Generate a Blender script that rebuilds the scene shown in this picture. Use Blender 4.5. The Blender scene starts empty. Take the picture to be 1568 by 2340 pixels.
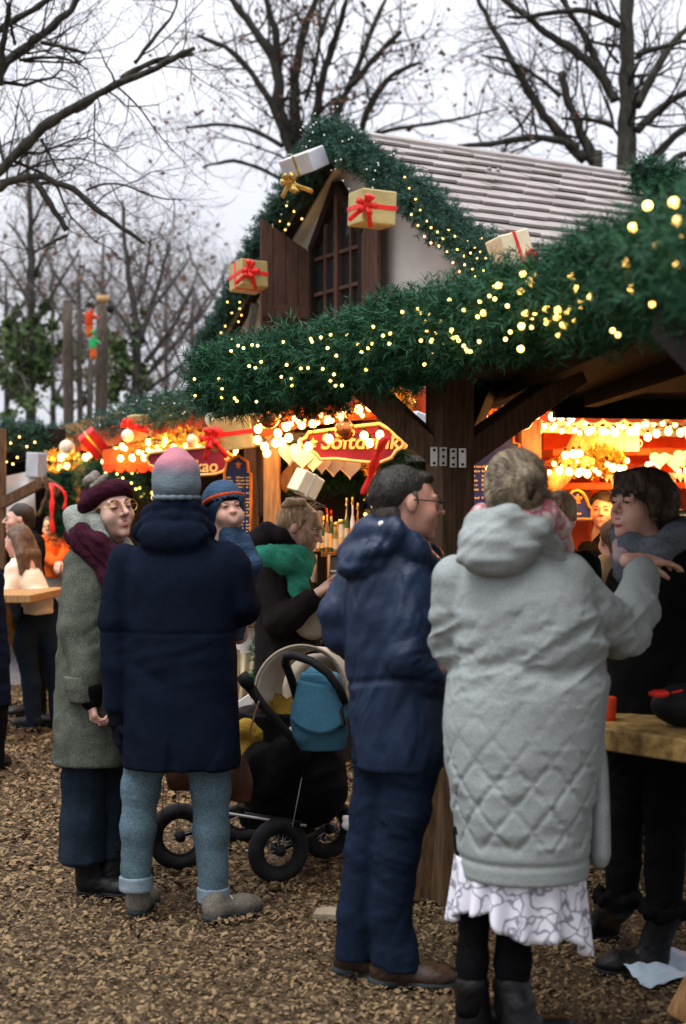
import bpy, math, random
import numpy as np
from mathutils import Vector, Matrix, Euler
SC = bpy.context.scene
rnd = random.Random(7); RS = np.random.RandomState(7)
# ---------------------------------------------------------------- camera, sky, sun, exposure
W, H = 1568., 2339.; FX = 2339 * 50 / 36.; CZ = 1.6
cd = bpy.data.cameras.new('camera'); cam = bpy.data.objects.new('camera', cd); SC.collection.objects.link(cam)
cam.location = (0, 0, CZ); cam.rotation_euler = (math.radians(90), 0, 0)
cd.sensor_fit = 'VERTICAL'; cd.sensor_height = 36; cd.sensor_width = 24; cd.lens = 50
cd.clip_start = .1; cd.clip_end = 2000
cd.dof.use_dof = True; cd.dof.focus_distance = 6.6; cd.dof.aperture_fstop = 2.3; cd.dof.aperture_blades = 7
SC.camera = cam
wd = bpy.data.worlds.new('World'); SC.world = wd; wd.use_nodes = True
nt = wd.node_tree; nt.nodes.clear()
o_ = nt.nodes.new('ShaderNodeOutputWorld'); bg = nt.nodes.new('ShaderNodeBackground'); bg.inputs[1].default_value = .1
sk = nt.nodes.new('ShaderNodeTexSky'); sk.sky_type = 'NISHITA'; sk.sun_disc = False
SUN_EL, SUN_ROT = math.radians(70), math.radians(225)
sk.sun_elevation = SUN_EL; sk.sun_rotation = SUN_ROT
tc = nt.nodes.new('ShaderNodeTexCoord'); mp = nt.nodes.new('ShaderNodeMapping'); mp.inputs['Scale'].default_value = (1, 1, 2.2)
nz = nt.nodes.new('ShaderNodeTexNoise'); nz.inputs['Scale'].default_value = 2.2; nz.inputs['Detail'].default_value = 5
cr = nt.nodes.new('ShaderNodeValToRGB')
cr.color_ramp.elements[0].position = .35; cr.color_ramp.elements[0].color = (4.2, 4.28, 4.75, 1)
cr.color_ramp.elements[1].position = .68; cr.color_ramp.elements[1].color = (5.15, 5.12, 5.38, 1)
mx = nt.nodes.new('ShaderNodeMix'); mx.data_type = 'RGBA'; mx.inputs[0].default_value = .93
L = nt.links.new
L(tc.outputs['Generated'], mp.inputs[0]); L(mp.outputs[0], nz.inputs['Vector']); L(nz.outputs[0], cr.inputs[0])
L(sk.outputs[0], mx.inputs[6]); L(cr.outputs[0], mx.inputs[7]); gz = nt.nodes.new('ShaderNodeSeparateXYZ'); L(tc.outputs['Generated'], gz.inputs[0])
pw = nt.nodes.new('ShaderNodeMath'); pw.operation = 'POWER'; pw.use_clamp = True; pw.inputs[1].default_value = 1.7; L(gz.outputs[2], pw.inputs[0])
ma_ = nt.nodes.new('ShaderNodeMath'); ma_.operation = 'MULTIPLY_ADD'; ma_.inputs[1].default_value = 2.3; ma_.inputs[2].default_value = 1.0; L(pw.outputs[0], ma_.inputs[0])   # overcast sky: brighter towards the zenith
vm = nt.nodes.new('ShaderNodeVectorMath'); vm.operation = 'SCALE'; L(mx.outputs[2], vm.inputs[0]); L(ma_.outputs[0], vm.inputs['Scale'])
L(vm.outputs[0], bg.inputs[0]); L(bg.outputs[0], o_.inputs[0])
sd = bpy.data.lights.new('sun', 'SUN'); so = bpy.data.objects.new('sun', sd); SC.collection.objects.link(so)
sd.energy = 1.75; sd.angle = math.radians(38); sd.color = (1, .96, .92)
# overcast glow comes from behind the camera's left shoulder
sdir = Vector((math.sin(SUN_ROT) * math.cos(SUN_EL), math.cos(SUN_ROT) * math.cos(SUN_EL), math.sin(SUN_EL)))
so.rotation_euler = sdir.to_track_quat('Z', 'Y').to_euler(); so.location = (0, 0, 20)
SC.view_settings.view_transform = 'Standard'; SC.view_settings.look = 'None'
SC.view_settings.exposure = 0.85; SC.view_settings.gamma = 1
SC.render.engine = 'CYCLES'
try:
    SC.cycles.use_denoising = True; SC.cycles.max_bounces = 6; SC.cycles.diffuse_bounces = 3; SC.cycles.glossy_bounces = 3
    SC.cycles.sample_clamp_indirect = 6; SC.cycles.caustics_reflective = False; SC.cycles.caustics_refractive = False
except Exception: pass
# ---------------------------------------------------------------- helpers
A = np.array
def P(px, py, d): return A(((px - 784) / FX * d, d, CZ - (py - 1169.5) / FX * d), float)
def G(px, py): return P(px, py, CZ * FX / (py - 1169.5))
def nrm(v): v = A(v, float); return v / (np.linalg.norm(v) + 1e-12)
def rotz(a): c, s = math.cos(a), math.sin(a); return A(((c, -s, 0), (s, c, 0), (0, 0, 1)), float)
def rotx(a): c, s = math.cos(a), math.sin(a); return A(((1, 0, 0), (0, c, -s), (0, s, c)), float)
def roty(a): c, s = math.cos(a), math.sin(a); return A(((c, 0, s), (0, 1, 0), (-s, 0, c)), float)
D2R = math.pi / 180
def frame(z, up=(0, 0, 1)):
    z = nrm(z); up = A(up, float)
    if abs(z @ up) > .98: up = A((0, 1., 0)) if abs(z[1]) < .9 else A((1., 0, 0))
    x = nrm(np.cross(up, z)); return np.stack([x, np.cross(z, x), z], 1)

def mat(name, col, rough=.8, var=.25, scale=6., bump=0., bscale=60., st=(1, 1, 1), metal=0., emis=None, es=0., isl=0., col2=None, spec=.16, sheen=0., alpha=1., trans=0., grain=0):
    m = bpy.data.materials.new(name); m.use_nodes = True; t = m.node_tree; b = t.nodes['Principled BSDF']
    b.inputs['Roughness'].default_value = rough; b.inputs['Metallic'].default_value = metal
    b.inputs['Specular IOR Level'].default_value = spec
    if sheen: b.inputs['Sheen Weight'].default_value = sheen; b.inputs['Sheen Roughness'].default_value = .6
    if trans: b.inputs['Transmission Weight'].default_value = trans
    if emis is not None:
        b.inputs['Emission Color'].default_value = (*emis, 1); b.inputs['Emission Strength'].default_value = es
    c = A(col, float); lo = c * (1 - var); hi = np.minimum(c * (1 + var), .95)
    if col2 is not None: lo, hi = c, A(col2, float)
    co = t.nodes.new('ShaderNodeTexCoord'); ma = t.nodes.new('ShaderNodeMapping'); ma.inputs['Scale'].default_value = st
    n = t.nodes.new('ShaderNodeTexNoise'); n.inputs['Scale'].default_value = scale; n.inputs['Detail'].default_value = 6; n.inputs['Roughness'].default_value = .5 if not grain else .72
    r = t.nodes.new('ShaderNodeValToRGB'); r.color_ramp.elements[0].position = .3; r.color_ramp.elements[1].position = .7
    r.color_ramp.elements[0].color = (*lo, 1); r.color_ramp.elements[1].color = (*hi, 1)
    l = t.links.new; l(co.outputs['Object'], ma.inputs[0]); l(ma.outputs[0], n.inputs['Vector'])
    if isl:
        g = t.nodes.new('ShaderNodeNewGeometry'); x = t.nodes.new('ShaderNodeMix'); x.inputs[0].default_value = isl
        l(n.outputs[0], x.inputs[2]); l(g.outputs['Random Per Island'], x.inputs[3]); l(x.outputs[0], r.inputs[0])
        if isl >= .7: r.color_ramp.elements[0].position = .02; r.color_ramp.elements[1].position = .98
    elif grain:
        n3 = t.nodes.new('ShaderNodeTexNoise'); n3.inputs['Scale'].default_value = 170; n3.inputs['Detail'].default_value = 2; x = t.nodes.new('ShaderNodeMix'); x.inputs[0].default_value = .55
        l(co.outputs['Object'], n3.inputs['Vector']); l(n.outputs[0], x.inputs[2]); l(n3.outputs[0], x.inputs[3]); l(x.outputs[0], r.inputs[0]); r.color_ramp.elements[0].position = .33; r.color_ramp.elements[1].position = .67
    else: l(n.outputs[0], r.inputs[0])
    l(r.outputs[0], b.inputs['Base Color'])
    if bump:
        n2 = t.nodes.new('ShaderNodeTexNoise'); n2.inputs['Scale'].default_value = bscale; n2.inputs['Detail'].default_value = 4
        bp = t.nodes.new('ShaderNodeBump'); bp.inputs['Strength'].default_value = bump; bp.inputs['Distance'].default_value = .01
        l(ma.outputs[0], n2.inputs['Vector']); l(n2.outputs[0], bp.inputs['Height']); l(bp.outputs[0], b.inputs['Normal'])
    return m

ORG = {}
def tag(o, label=None, cat=None, group=None, kind=None):
    if label: o['label'] = label
    if cat: o['category'] = cat
    if group: o['group'] = group
    if kind: o['kind'] = kind
    return o
def thing(name, label, cat, org, group=None):
    o = bpy.data.objects.new(name, None); o.empty_display_size = .1; SC.collection.objects.link(o)
    o.location = tuple(org); ORG[o.name] = A(org, float); return tag(o, label, cat, group)
def mesh_np(name, V, faces, smooth=True, mi=None):
    me = bpy.data.meshes.new(name); V = np.asarray(V, np.float32); me.vertices.add(len(V)); me.vertices.foreach_set('co', V.ravel())
    idx = []; tot = []
    for f in faces:
        if isinstance(f, np.ndarray):
            if f.size: idx.append(f.ravel()); tot.append(np.full(len(f), f.shape[1]))
        else:
            for g in f: idx.append(A(g)); tot.append(A([len(g)]))
    idx = np.concatenate(idx).astype(np.int32); tot = np.concatenate(tot).astype(np.int32)
    me.loops.add(len(idx)); me.loops.foreach_set('vertex_index', idx)
    st = np.zeros(len(tot), np.int32); st[1:] = np.cumsum(tot)[:-1]
    me.polygons.add(len(tot)); me.polygons.foreach_set('loop_start', st)
    if mi is not None: me.polygons.foreach_set('material_index', np.asarray(mi, np.int32))
    me.update(calc_edges=True); me.validate()
    me.polygons.foreach_set('use_smooth', np.full(len(me.polygons), bool(smooth)))
    return me
def mk(name, V, faces, m, par=None, org=None, smooth=True, mi=None, bevel=0., label=None, cat=None, group=None, kind=None):
    V = np.asarray(V, float)
    base = ORG[par.name] if par is not None else (A(org, float) if org is not None else A((V[:, 0].mean(), V[:, 1].mean(), V[:, 2].min())))
    me = mesh_np(name, V - base, faces, smooth, mi)
    for x in (m if isinstance(m, (list, tuple)) else [m]): me.materials.append(x)
    o = bpy.data.objects.new(name, me); SC.collection.objects.link(o); ORG[o.name] = base
    if par is not None: o.parent = par
    else: o.location = tuple(base)
    if bevel:
        b = o.modifiers.new('bevel', 'BEVEL'); b.width = bevel; b.segments = 2; b.limit_method = 'ANGLE'
    return tag(o, label, cat, group, kind)

class MB:
    def __init__(s): s.V = []; s.F = []; s.M = []; s.n = 0
    def add(s, V, F, mi=0):
        V = np.asarray(V, float); s.V.append(V)
        for f in (F if isinstance(F, list) and len(F) and isinstance(F[0], np.ndarray) else [np.asarray(F)] if not isinstance(F, list) else [F]):
            if isinstance(f, np.ndarray): s.F.append(f + s.n); s.M.append(np.full(len(f), mi))
            else: s.F.append([[i + s.n for i in g] for g in f]); s.M.append(np.full(len(f), mi))
        s.n += len(V); return s
    def box(s, c, size, R=None, mi=0):
        x, y, z = A(size, float) / 2
        v = A([(-x, -y, -z), (x, -y, -z), (x, y, -z), (-x, y, -z), (-x, -y, z), (x, -y, z), (x, y, z), (-x, y, z)])
        if R is not None: v = v @ A(R).T
        return s.add(v + A(c, float), A([(0, 3, 2, 1), (4, 5, 6, 7), (0, 1, 5, 4), (1, 2, 6, 5), (2, 3, 7, 6), (3, 0, 4, 7)]), mi)
    def beam(s, a, b, w, h, up=(0, 0, 1), mi=0):
        a, b = A(a, float), A(b, float); R = frame(b - a, up)
        return s.box((a + b) / 2, (w, h, np.linalg.norm(b - a)), R, mi)
    def tube(s, pts, r, n=8, mi=0, cap=True, closed=False, flat=1.):
        pts = np.asarray(pts, float); m = len(pts); r = np.broadcast_to(np.asarray(r, float), (m,))
        T = np.gradient(pts, axis=0)
        if closed: T = np.roll(pts, -1, 0) - np.roll(pts, 1, 0)
        V = []; up = None
        for i in range(m):
            t = nrm(T[i])
            if up is None: Fm = frame(t)
            else:
                x = nrm(np.cross(up, t)) if np.linalg.norm(np.cross(up, t)) > 1e-6 else frame(t)[:, 0]
                Fm = np.stack([x, np.cross(t, x), t], 1)
            up = Fm[:, 1]
            a = np.arange(n) * 2 * math.pi / n
            V.append(pts[i] + r[i] * (np.cos(a)[:, None] * Fm[:, 0] + flat * np.sin(a)[:, None] * Fm[:, 1]))
        V = np.concatenate(V); j = np.arange(n); F = []
        for i in range(m if closed else m - 1):
            k = (i + 1) % m
            F.append(np.stack([i * n + j, i * n + (j + 1) % n, k * n + (j + 1) % n, k * n + j], 1))
        F = [np.concatenate(F)]
        s.add(V, F, mi)
        if cap and not closed:
            s.F.append([[s.n - len(V) + q for q in range(n)][::-1], [s.n - n + q for q in range(n)]]); s.M.append(np.full(2, mi))
        return s
    def cyl(s, a, b, r1, r2=None, n=16, mi=0): return s.tube([a, b], [r1, r1 if r2 is None else r2], n, mi)
    def ball(s, c, r, n=10, mi=0, R=None):
        r = np.broadcast_to(A(r, float), (3,)); th = np.linspace(0, math.pi, n + 1)[1:-1]; ph = np.arange(2 * n) * math.pi / n
        v = [(0, 0, 1)] + [(math.sin(t) * math.cos(p), math.sin(t) * math.sin(p), math.cos(t)) for t in th for p in ph] + [(0, 0, -1)]
        v = A(v) * r
        if R is not None: v = v @ A(R).T
        m = 2 * n; q = []; t3 = []
        for i in range(n - 2):
            for j in range(m): q.append((1 + i * m + j, 1 + (i + 1) * m + j, 1 + (i + 1) * m + (j + 1) % m, 1 + i * m + (j + 1) % m))
        for j in range(m):
            t3.append((0, 1 + j, 1 + (j + 1) % m)); e = 1 + (n - 2) * m
            t3.append((e + j, len(v) - 1, e + (j + 1) % m))
        fs = [A(t3)] + ([A(q)] if q else [])
        return s.add(v + A(c, float), fs, mi)
    def prism(s, pts, o, ex, ey, th, mi=0):
        """polygon pts (2D) on plane o+ex*u+ey*v, extruded by th along ex x ey (both ways)"""
        ex, ey = nrm(ex), nrm(ey); nn = np.cross(ex, ey); p = A(pts, float); n = len(p)
        b = A(o, float) + p[:, :1] * ex + p[:, 1:] * ey
        V = np.concatenate([b + nn * th / 2, b - nn * th / 2]); f = [list(range(n)), list(range(2 * n - 1, n - 1, -1))]
        f += [[i, n + i, n + (i + 1) % n, (i + 1) % n] for i in range(n)]
        ar = (p[:, 0] * np.roll(p[:, 1], -1) - p[:, 1] * np.roll(p[:, 0], -1)).sum()
        if ar < 0: f = [g[::-1] for g in f]
        s.V.append(V); s.F.append([[i + s.n for i in g] for g in f]); s.M.append(np.full(len(f), mi)); s.n += len(V); return s
    def grid(s, f, nu, nv, mi=0):
        u, v = np.meshgrid(np.linspace(0, 1, nu), np.linspace(0, 1, nv), indexing='ij'); V = f(u.ravel(), v.ravel())
        i, j = np.meshgrid(np.arange(nu - 1), np.arange(nv - 1), indexing='ij'); a = (i * nv + j).ravel()
        return s.add(V, np.stack([a, a + nv, a + nv + 1, a + 1], 1), mi)
    def build(s, name, m, par=None, **k): return mk(name, np.concatenate(s.V), s.F, m, par, mi=np.concatenate(s.M), **k)

def segs_mesh(b, S, mi=0):
    S = A(S); p0, p1, r0, r1 = S[:, 0:3], S[:, 3:6], S[:, 6], S[:, 7]; t = p1 - p0; t /= np.linalg.norm(t, axis=1, keepdims=True) + 1e-9
    x = np.cross(t, np.where(np.abs(t[:, 2:3]) > .9, A([[1., 0, 0]]), A([[0, 0, 1.]]))); x /= np.linalg.norm(x, axis=1, keepdims=True); y = np.cross(t, x); V = []
    for p, r in ((p0, r0), (p1, r1)):
        for k in range(3): a = k * 2.0944; V.append(p + r[:, None] * (math.cos(a) * x + math.sin(a) * y))
    V = np.stack(V, 1).reshape(-1, 3); i = np.arange(len(S))[:, None] * 6
    b.add(V, np.concatenate([i + A([[k, (k + 1) % 3, 3 + (k + 1) % 3, 3 + k]]) for k in range(3)]), mi)
def hash3(i, j, k):
    n = (i.astype(np.int64) * 374761393 + j.astype(np.int64) * 668265263 + k.astype(np.int64) * 1274126177) & 0x7fffffff
    n = ((n ^ (n >> 13)) * 1274126177) & 0x7fffffff
    return ((n ^ (n >> 16)) & 0xffff) / 32767.5 - 1
def vno(p):
    p = np.asarray(p); f = np.floor(p); i = f.astype(np.int64); t = p - f; t = t * t * (3 - 2 * t); r = 0
    for a in (0, 1):
        for b in (0, 1):
            for c in (0, 1):
                w = (t[:, 0] if a else 1 - t[:, 0]) * (t[:, 1] if b else 1 - t[:, 1]) * (t[:, 2] if c else 1 - t[:, 2])
                r = r + w * hash3(i[:, 0] + a, i[:, 1] + b, i[:, 2] + c)
    return r
def vnormals(V, Q):
    n = np.cross(V[Q[:, 2]] - V[Q[:, 0]], V[Q[:, 3]] - V[Q[:, 1]]); N = np.zeros_like(V)
    for k in range(4):
        for c in range(3): N[:, c] += np.bincount(Q[:, k], n[:, c], len(V))
    return N / (np.linalg.norm(N, axis=1, keepdims=True) + 1e-12)

def strands(o, m, n, Ln, flow, r=.0011, lift=.25, seed=1, jit=.25, keep=None):
    """thin hair strands lying on a hair mesh"""
    g = np.random.RandomState(seed); me = o.data; k = len(me.vertices); V = np.zeros(k * 3); me.vertices.foreach_get('co', V); N = np.zeros(k * 3); me.vertices.foreach_get('normal', N); V = V.reshape(-1, 3) + ORG[o.name]; N = N.reshape(-1, 3); S = []
    ids = np.arange(k) if keep is None else np.nonzero(keep(V))[0]
    for i in g.choice(ids, n):
        p = V[i] - N[i] * .002; nn = N[i]; ln = Ln * (.5 + .9 * g.rand()); l_ = lift * g.rand() ** 2
        for j in range(5):
            d = flow(p); d = nrm(nrm(d - .9 * (d @ nn) * nn) + jit * g.randn(3) * .5 + nn * l_); q = p + d * ln / 5; S.append((*p, *q, r * (1 - .16 * j), r * (1 - .16 * (j + 1)))); p = q
            nn = nrm(nn + .12 * d)
    b = MB(); segs_mesh(b, S); return tag(b.build('hair_strands', M[m], o, smooth=True), kind='stuff')
class SDF:
    """smooth union of round cones, ellipsoids and elliptical lofts, turned into one continuous quad mesh"""
    def __init__(s, h): s.h = h; s.p = []
    def cone(s, a, b, ra, rb, k=.02, cut=False, sc=None):
        a, b = A(a, float), A(b, float); r = max(ra, rb); s.p.append(('c', np.minimum(a, b) - r, np.maximum(a, b) + r, k, cut, (a, b, ra, rb))); return s
    def tube(s, pts, rs, k=.02):
        rs = np.broadcast_to(A(rs, float), (len(pts),))
        for i in range(len(pts) - 1): s.cone(pts[i], pts[i + 1], rs[i], rs[i + 1], k)
        return s
    def ell(s, c, r, k=.02, R=None, cut=False):
        c = A(c, float); r = np.broadcast_to(A(r, float), (3,)); R = np.eye(3) if R is None else A(R)
        e = np.sqrt(((R * r) ** 2).sum(1)); s.p.append(('e', c - e, c + e, k, cut, (c, r, R))); return s
    def loft(s, rings, k=.02, yaw=0., n=2.):
        r = A(rings, float); r = r[np.argsort(r[:, 0])]
        zz = np.linspace(r[0, 0], r[-1, 0], 60); g = []
        for q in range(1, 5):
            y = np.interp(zz, r[:, 0], r[:, q]); pd = np.pad(y, 3, mode='edge'); g.append(np.convolve(pd, A([1, 2, 3, 4, 3, 2, 1]) / 16., 'valid'))
        m = np.maximum(r[:, 3], r[:, 4])
        lo = A(((r[:, 1] - m).min(), (r[:, 2] - m).min(), r[0, 0])); hi = A(((r[:, 1] + m).max(), (r[:, 2] + m).max(), r[-1, 0]))
        s.p.append(('l', lo, hi, k, False, (zz, g, yaw, n))); return s
    def floor(s, fn): s.fl = fn; return s
    fl = None
    def mesh(s):
        h = s.h; lo = np.min([p[1] for p in s.p if not p[4]], 0) - 3 * h; hi = np.max([p[2] for p in s.p if not p[4]], 0) + 3 * h
        n = np.ceil((hi - lo) / h).astype(int) + 1; F = np.full(n, .2, np.float32)
        ax = [(lo[i] + h * np.arange(n[i])).astype(np.float32) for i in range(3)]
        for ty, a, b, k, cut, q in s.p:
            m = k + 2.5 * h; i0 = np.clip(np.floor((a - m - lo) / h).astype(int), 0, n); i1 = np.clip(np.ceil((b + m - lo) / h).astype(int) + 1, 0, n)
            if (i1 <= i0).any(): continue
            sl = tuple(slice(x, y) for x, y in zip(i0, i1)); X = ax[0][sl[0]][:, None, None]; Y = ax[1][sl[1]][None, :, None]; Z = ax[2][sl[2]][None, None, :]
            if ty == 'c':
                p0, p1, ra, rb = q; d = p1 - p0; L2 = max(d @ d, 1e-9)
                t = np.clip(((X - p0[0]) * d[0] + (Y - p0[1]) * d[1] + (Z - p0[2]) * d[2]) / L2, 0, 1)
                D = np.sqrt((X - p0[0] - t * d[0]) ** 2 + (Y - p0[1] - t * d[1]) ** 2 + (Z - p0[2] - t * d[2]) ** 2) - (ra + (rb - ra) * t)
            elif ty == 'e':
                c, r, R = q; x, y, z = X - c[0], Y - c[1], Z - c[2]
                u = [(R[0, i] * x + R[1, i] * y + R[2, i] * z) / r[i] for i in range(3)]
                k0 = np.sqrt(u[0] ** 2 + u[1] ** 2 + u[2] ** 2); k1 = np.sqrt((u[0] / r[0]) ** 2 + (u[1] / r[1]) ** 2 + (u[2] / r[2]) ** 2)
                D = k0 * (k0 - 1) / np.maximum(k1, 1e-6)
            else:
                zz, g, yaw, ne = q; zr = Z.ravel(); cx, cy, rx, ry = [np.interp(zr, zz, y).astype(np.float32)[None, None, :] for y in g]
                x, y = X - cx, Y - cy
                if yaw: c_, s_ = math.cos(yaw), math.sin(yaw); x, y = x * c_ + y * s_, -x * s_ + y * c_
                k0 = (np.abs(x / rx) ** ne + np.abs(y / ry) ** ne) ** (1 / ne)
                D = np.maximum((k0 - 1) * np.minimum(rx, ry), np.maximum(zz[0] - Z, Z - zz[-1]))
            f = F[sl]; D = D.astype(np.float32)
            if cut:
                hh = np.clip(.5 - .5 * (f + D) / k, 0, 1); F[sl] = f * (1 - hh) - D * hh + k * hh * (1 - hh)
            else:
                hh = np.clip(.5 + .5 * (f - D) / k, 0, 1); F[sl] = f * (1 - hh) + D * hh - k * hh * (1 - hh)
        if s.fl is not None: F = np.maximum(F, (s.fl(ax[0][:, None, None], ax[1][None, :, None]) - ax[2][None, None, :]).astype(np.float32))
        I = F < 0; s8 = np.zeros(n - 1, np.int8)
        for a in (0, 1):
            for b in (0, 1):
                for c in (0, 1): s8 += I[a:n[0] - 1 + a, b:n[1] - 1 + b, c:n[2] - 1 + c]
        act = (s8 > 0) & (s8 < 8); ci, cj, ck = np.nonzero(act); m = len(ci)
        vid = np.full(n - 1, -1, np.int32); vid[ci, cj, ck] = np.arange(m)
        acc = np.zeros((m, 3)); cnt = np.zeros(m); cn = [(a, b, c) for a in (0, 1) for b in (0, 1) for c in (0, 1)]
        fv = {c: F[ci + c[0], cj + c[1], ck + c[2]] for c in cn}
        for c0 in cn:
            for x in range(3):
                if c0[x]: continue
                c1 = list(c0); c1[x] = 1; c1 = tuple(c1); f0, f1 = fv[c0], fv[c1]; q = (f0 < 0) != (f1 < 0)
                t = np.where(q, f0 / np.where(q, f0 - f1, 1), 0)
                for y in range(3): acc[:, y] += np.where(q, c0[y] + (t if y == x else 0), 0)
                cnt += q
        V = lo + h * (np.stack([ci, cj, ck], 1) + acc / cnt[:, None]); Q = []
        for x in range(3):
            y, z = (x + 1) % 3, (x + 2) % 3; s0 = [slice(1, -1)] * 3; s0[x] = slice(0, -1); s1 = list(s0); s1[x] = slice(1, None)
            e = I[tuple(s0)] != I[tuple(s1)]; w = np.stack(np.nonzero(e), 1); off = A([1, 1, 1]); off[x] = 0; w = w + off
            if not len(w): continue
            ins = I[w[:, 0], w[:, 1], w[:, 2]]; qd = []
            for dy, dz in ((-1, -1), (0, -1), (0, 0), (-1, 0)):
                c = w.copy(); c[:, y] += dy; c[:, z] += dz; qd.append(vid[c[:, 0], c[:, 1], c[:, 2]])
            qd = np.stack(qd, 1); qd[~ins] = qd[~ins][:, ::-1]; Q.append(qd)
        Q = np.concatenate(Q); return V, Q[(Q >= 0).all(1)]
    def build(s, name, m, par=None, disp=None, **k):
        V, Q = s.mesh()
        if disp is not None: V = V + vnormals(V, Q) * disp(V)[:, None]
        return mk(name, V, [Q], m, par, **k)
def crease(amp, ang=0., fa=2.5, fc=13., seed=0., sharp=2.6, yaw=0., at=None, w=.1):
    Rm = rotz(yaw) @ roty(ang)
    def f(V):
        p = V @ Rm; q = np.stack([p[:, 0] * fc, p[:, 1] * fc * .7, p[:, 2] * fa], 1) + seed; q = q + .5 * np.stack([vno(p * 5 + seed), vno(p * 5 + 7), vno(p * 4 + 3)], 1)
        mk_ = np.clip(.55 + .9 * vno(p * 4.5 + seed), .12, 1)
        a1 = vno(q * 1.15); a2 = vno(q * 2.2 + 11); r = 1.25 * amp * mk_ * (.75 * np.sign(a1) * np.abs(a1) ** .8 + .42 * a2 - .5 * np.clip(1 - np.abs(vno(q * .8 + 4)) * 5, 0, 1))
        if at is not None: r = r * np.exp(-((V[:, 2] - at) / w) ** 2)
        return r
    return f
def cl(*fs): return lambda V: sum(f(V) for f in fs)
def folds(amp, fx=7., fz=11., seed=0., fine=.35, dirv=None):
    """cloth folds: broad soft creases with a finer set on top"""
    def f(V):
        p = V + seed
        a = vno(p * A((fx, fx, fz))) ; b = vno(p * A((fx * 2.3, fx * 2.3, fz * 2.6)) + 9)
        r = 1 - 2 * np.abs(vno(p @ rotx(.6).T @ roty(.5).T * A((fx * .8, fx * .8, fz * 1.7)) + 3))
        return amp * (.55 * a + fine * b + .45 * r)
    return f
# ---------------------------------------------------------------- materials
M = {}
M['mulch'] = mat('mulch', (.040, .028, .016), .95, col2=(.11, .074, .038), scale=40, bump=.9, bscale=90)
M['chip'] = mat('chip', (.048, .034, .020), .9, col2=(.215, .145, .075), isl=.66, scale=1.5)
M['paving'] = mat('paving', (.15, .15, .15), .95, .25, 1.5, .2, 80, spec=.03)
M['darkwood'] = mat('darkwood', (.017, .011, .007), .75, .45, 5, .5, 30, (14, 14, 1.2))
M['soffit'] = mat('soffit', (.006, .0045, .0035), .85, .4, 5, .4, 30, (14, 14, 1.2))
M['brownwood'] = mat('brownwood', (.105, .062, .033), .75, .45, 5, .5, 30, (14, 14, 1.2))
M['oakwood'] = mat('oakwood', (.34, .19, .075), .65, .35, 5, .4, 30, (12, 12, 1.2))
M['tablewood'] = mat('tablewood', (.16, .095, .035), .5, col2=(.50, .33, .12), scale=9, bump=.3, bscale=40, st=(3, 3, 3))
M['greywood'] = mat('greywood', (.17, .17, .165), .85, .35, 5, .5, 30, (14, 14, 1.2))
M['shutterwood'] = mat('shutterwood', (.095, .052, .038), .85, .45, 5, .6, 30, (22, 22, 1.5))
M['shingle'] = mat('shingle', (.225, .200, .185), .9, col2=(.335, .305, .285), scale=5, bump=.3, bscale=40, st=(1, 1, 1), isl=.15)
M['plaster'] = mat('plaster', (.50, .50, .48), .95, .12, 3, .3, 50)
M['pale'] = mat('pale', (.55, .54, .48), .8, .12, 6)
M['black'] = mat('black', (.012, .012, .013), .6, .3, 8)
M['blackrub'] = mat('blackrub', (.016, .016, .017), .85, .3, 20, .4, 120)
M['glass_dark'] = mat('glass_dark', (.015, .018, .02), .08, .2, 3, spec=.6)
M['needle'] = mat('needle', (.004, .024, .012), .55, col2=(.032, .135, .060), isl=.85, scale=4)
M['needle_frost'] = mat('needle_frost', (.007, .036, .026), .6, col2=(.060, .145, .105), isl=.85, scale=4)
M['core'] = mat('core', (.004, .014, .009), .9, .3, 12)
M['gold'] = mat('gold', (.62, .42, .12), .28, .3, 12, .25, 40, metal=.85)
M['goldpaper'] = mat('goldpaper', (.50, .40, .17), .42, .25, 5, .35, 25, metal=.5)
M['creampaper'] = mat('creampaper', (.72, .62, .40), .5, .14, 5, .3, 25)
M['silverpaper'] = mat('silverpaper', (.62, .64, .68), .38, .12, 5, .35, 18, metal=.35)
M['redpaper'] = mat('redpaper', (.55, .02, .02), .35, .3, 5, .35, 18)
M['ribbon'] = mat('ribbon', (.75, .03, .025), .35, .3, 9, .2, 30)
M['redboard'] = mat('redboard', (.55, .075, .015), .6, .3, 6)
M['redcloth'] = mat('redcloth', (.60, .055, .012), .75, .25, 8, .3, 40)
M['orangecloth'] = mat('orangecloth', (.75, .22, .03), .7, .3, 8)
M['tinsel'] = mat('tinsel', (.70, .30, .03), .3, col2=(1., .62, .14), isl=.8, metal=.75, scale=6)
M['tinselred'] = mat('tinselred', (.55, .05, .01), .35, col2=(.95, .38, .05), isl=.8, metal=.5, scale=6)
M['signred'] = mat('signred', (.19, .016, .03), .45, .3, 4)
M['signblue'] = mat('signblue', (.025, .035, .11), .5, .3, 4)
M['signgold'] = mat('signgold', (.85, .52, .16), .4, .1, 6)
M['chalk'] = mat('chalk', (.55, .52, .44), .9, .15, 20)
M['slate'] = mat('slate', (.06, .065, .06), .8, .2, 8)
M['slategrey'] = mat('slategrey', (.25, .23, .19), .8, .2, 8)
M['white'] = mat('white', (.78, .77, .74), .6, .08, 6)
M['icing'] = mat('icing', (.80, .70, .52), .6, .12, 9)
M['copper'] = mat('copper', (.55, .16, .04), .12, .3, 5, metal=.8)
M['darkball'] = mat('darkball', (.05, .03, .02), .1, .3, 5, spec=.8)
M['bulb'] = mat('bulb', (.9, .8, .6), .3, .02, 2, emis=(1, .55, .10), es=5)
M['lamp'] = mat('lamp', (.9, .8, .6), .3, .02, 2, emis=(1, .46, .09), es=7)
M['ledw'] = mat('ledw', (.75, .8, .8), .25, .05, 2, emis=(1, .85, .6), es=.1)  # faint emission stands in for the glimmer on unlit bulbs
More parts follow.
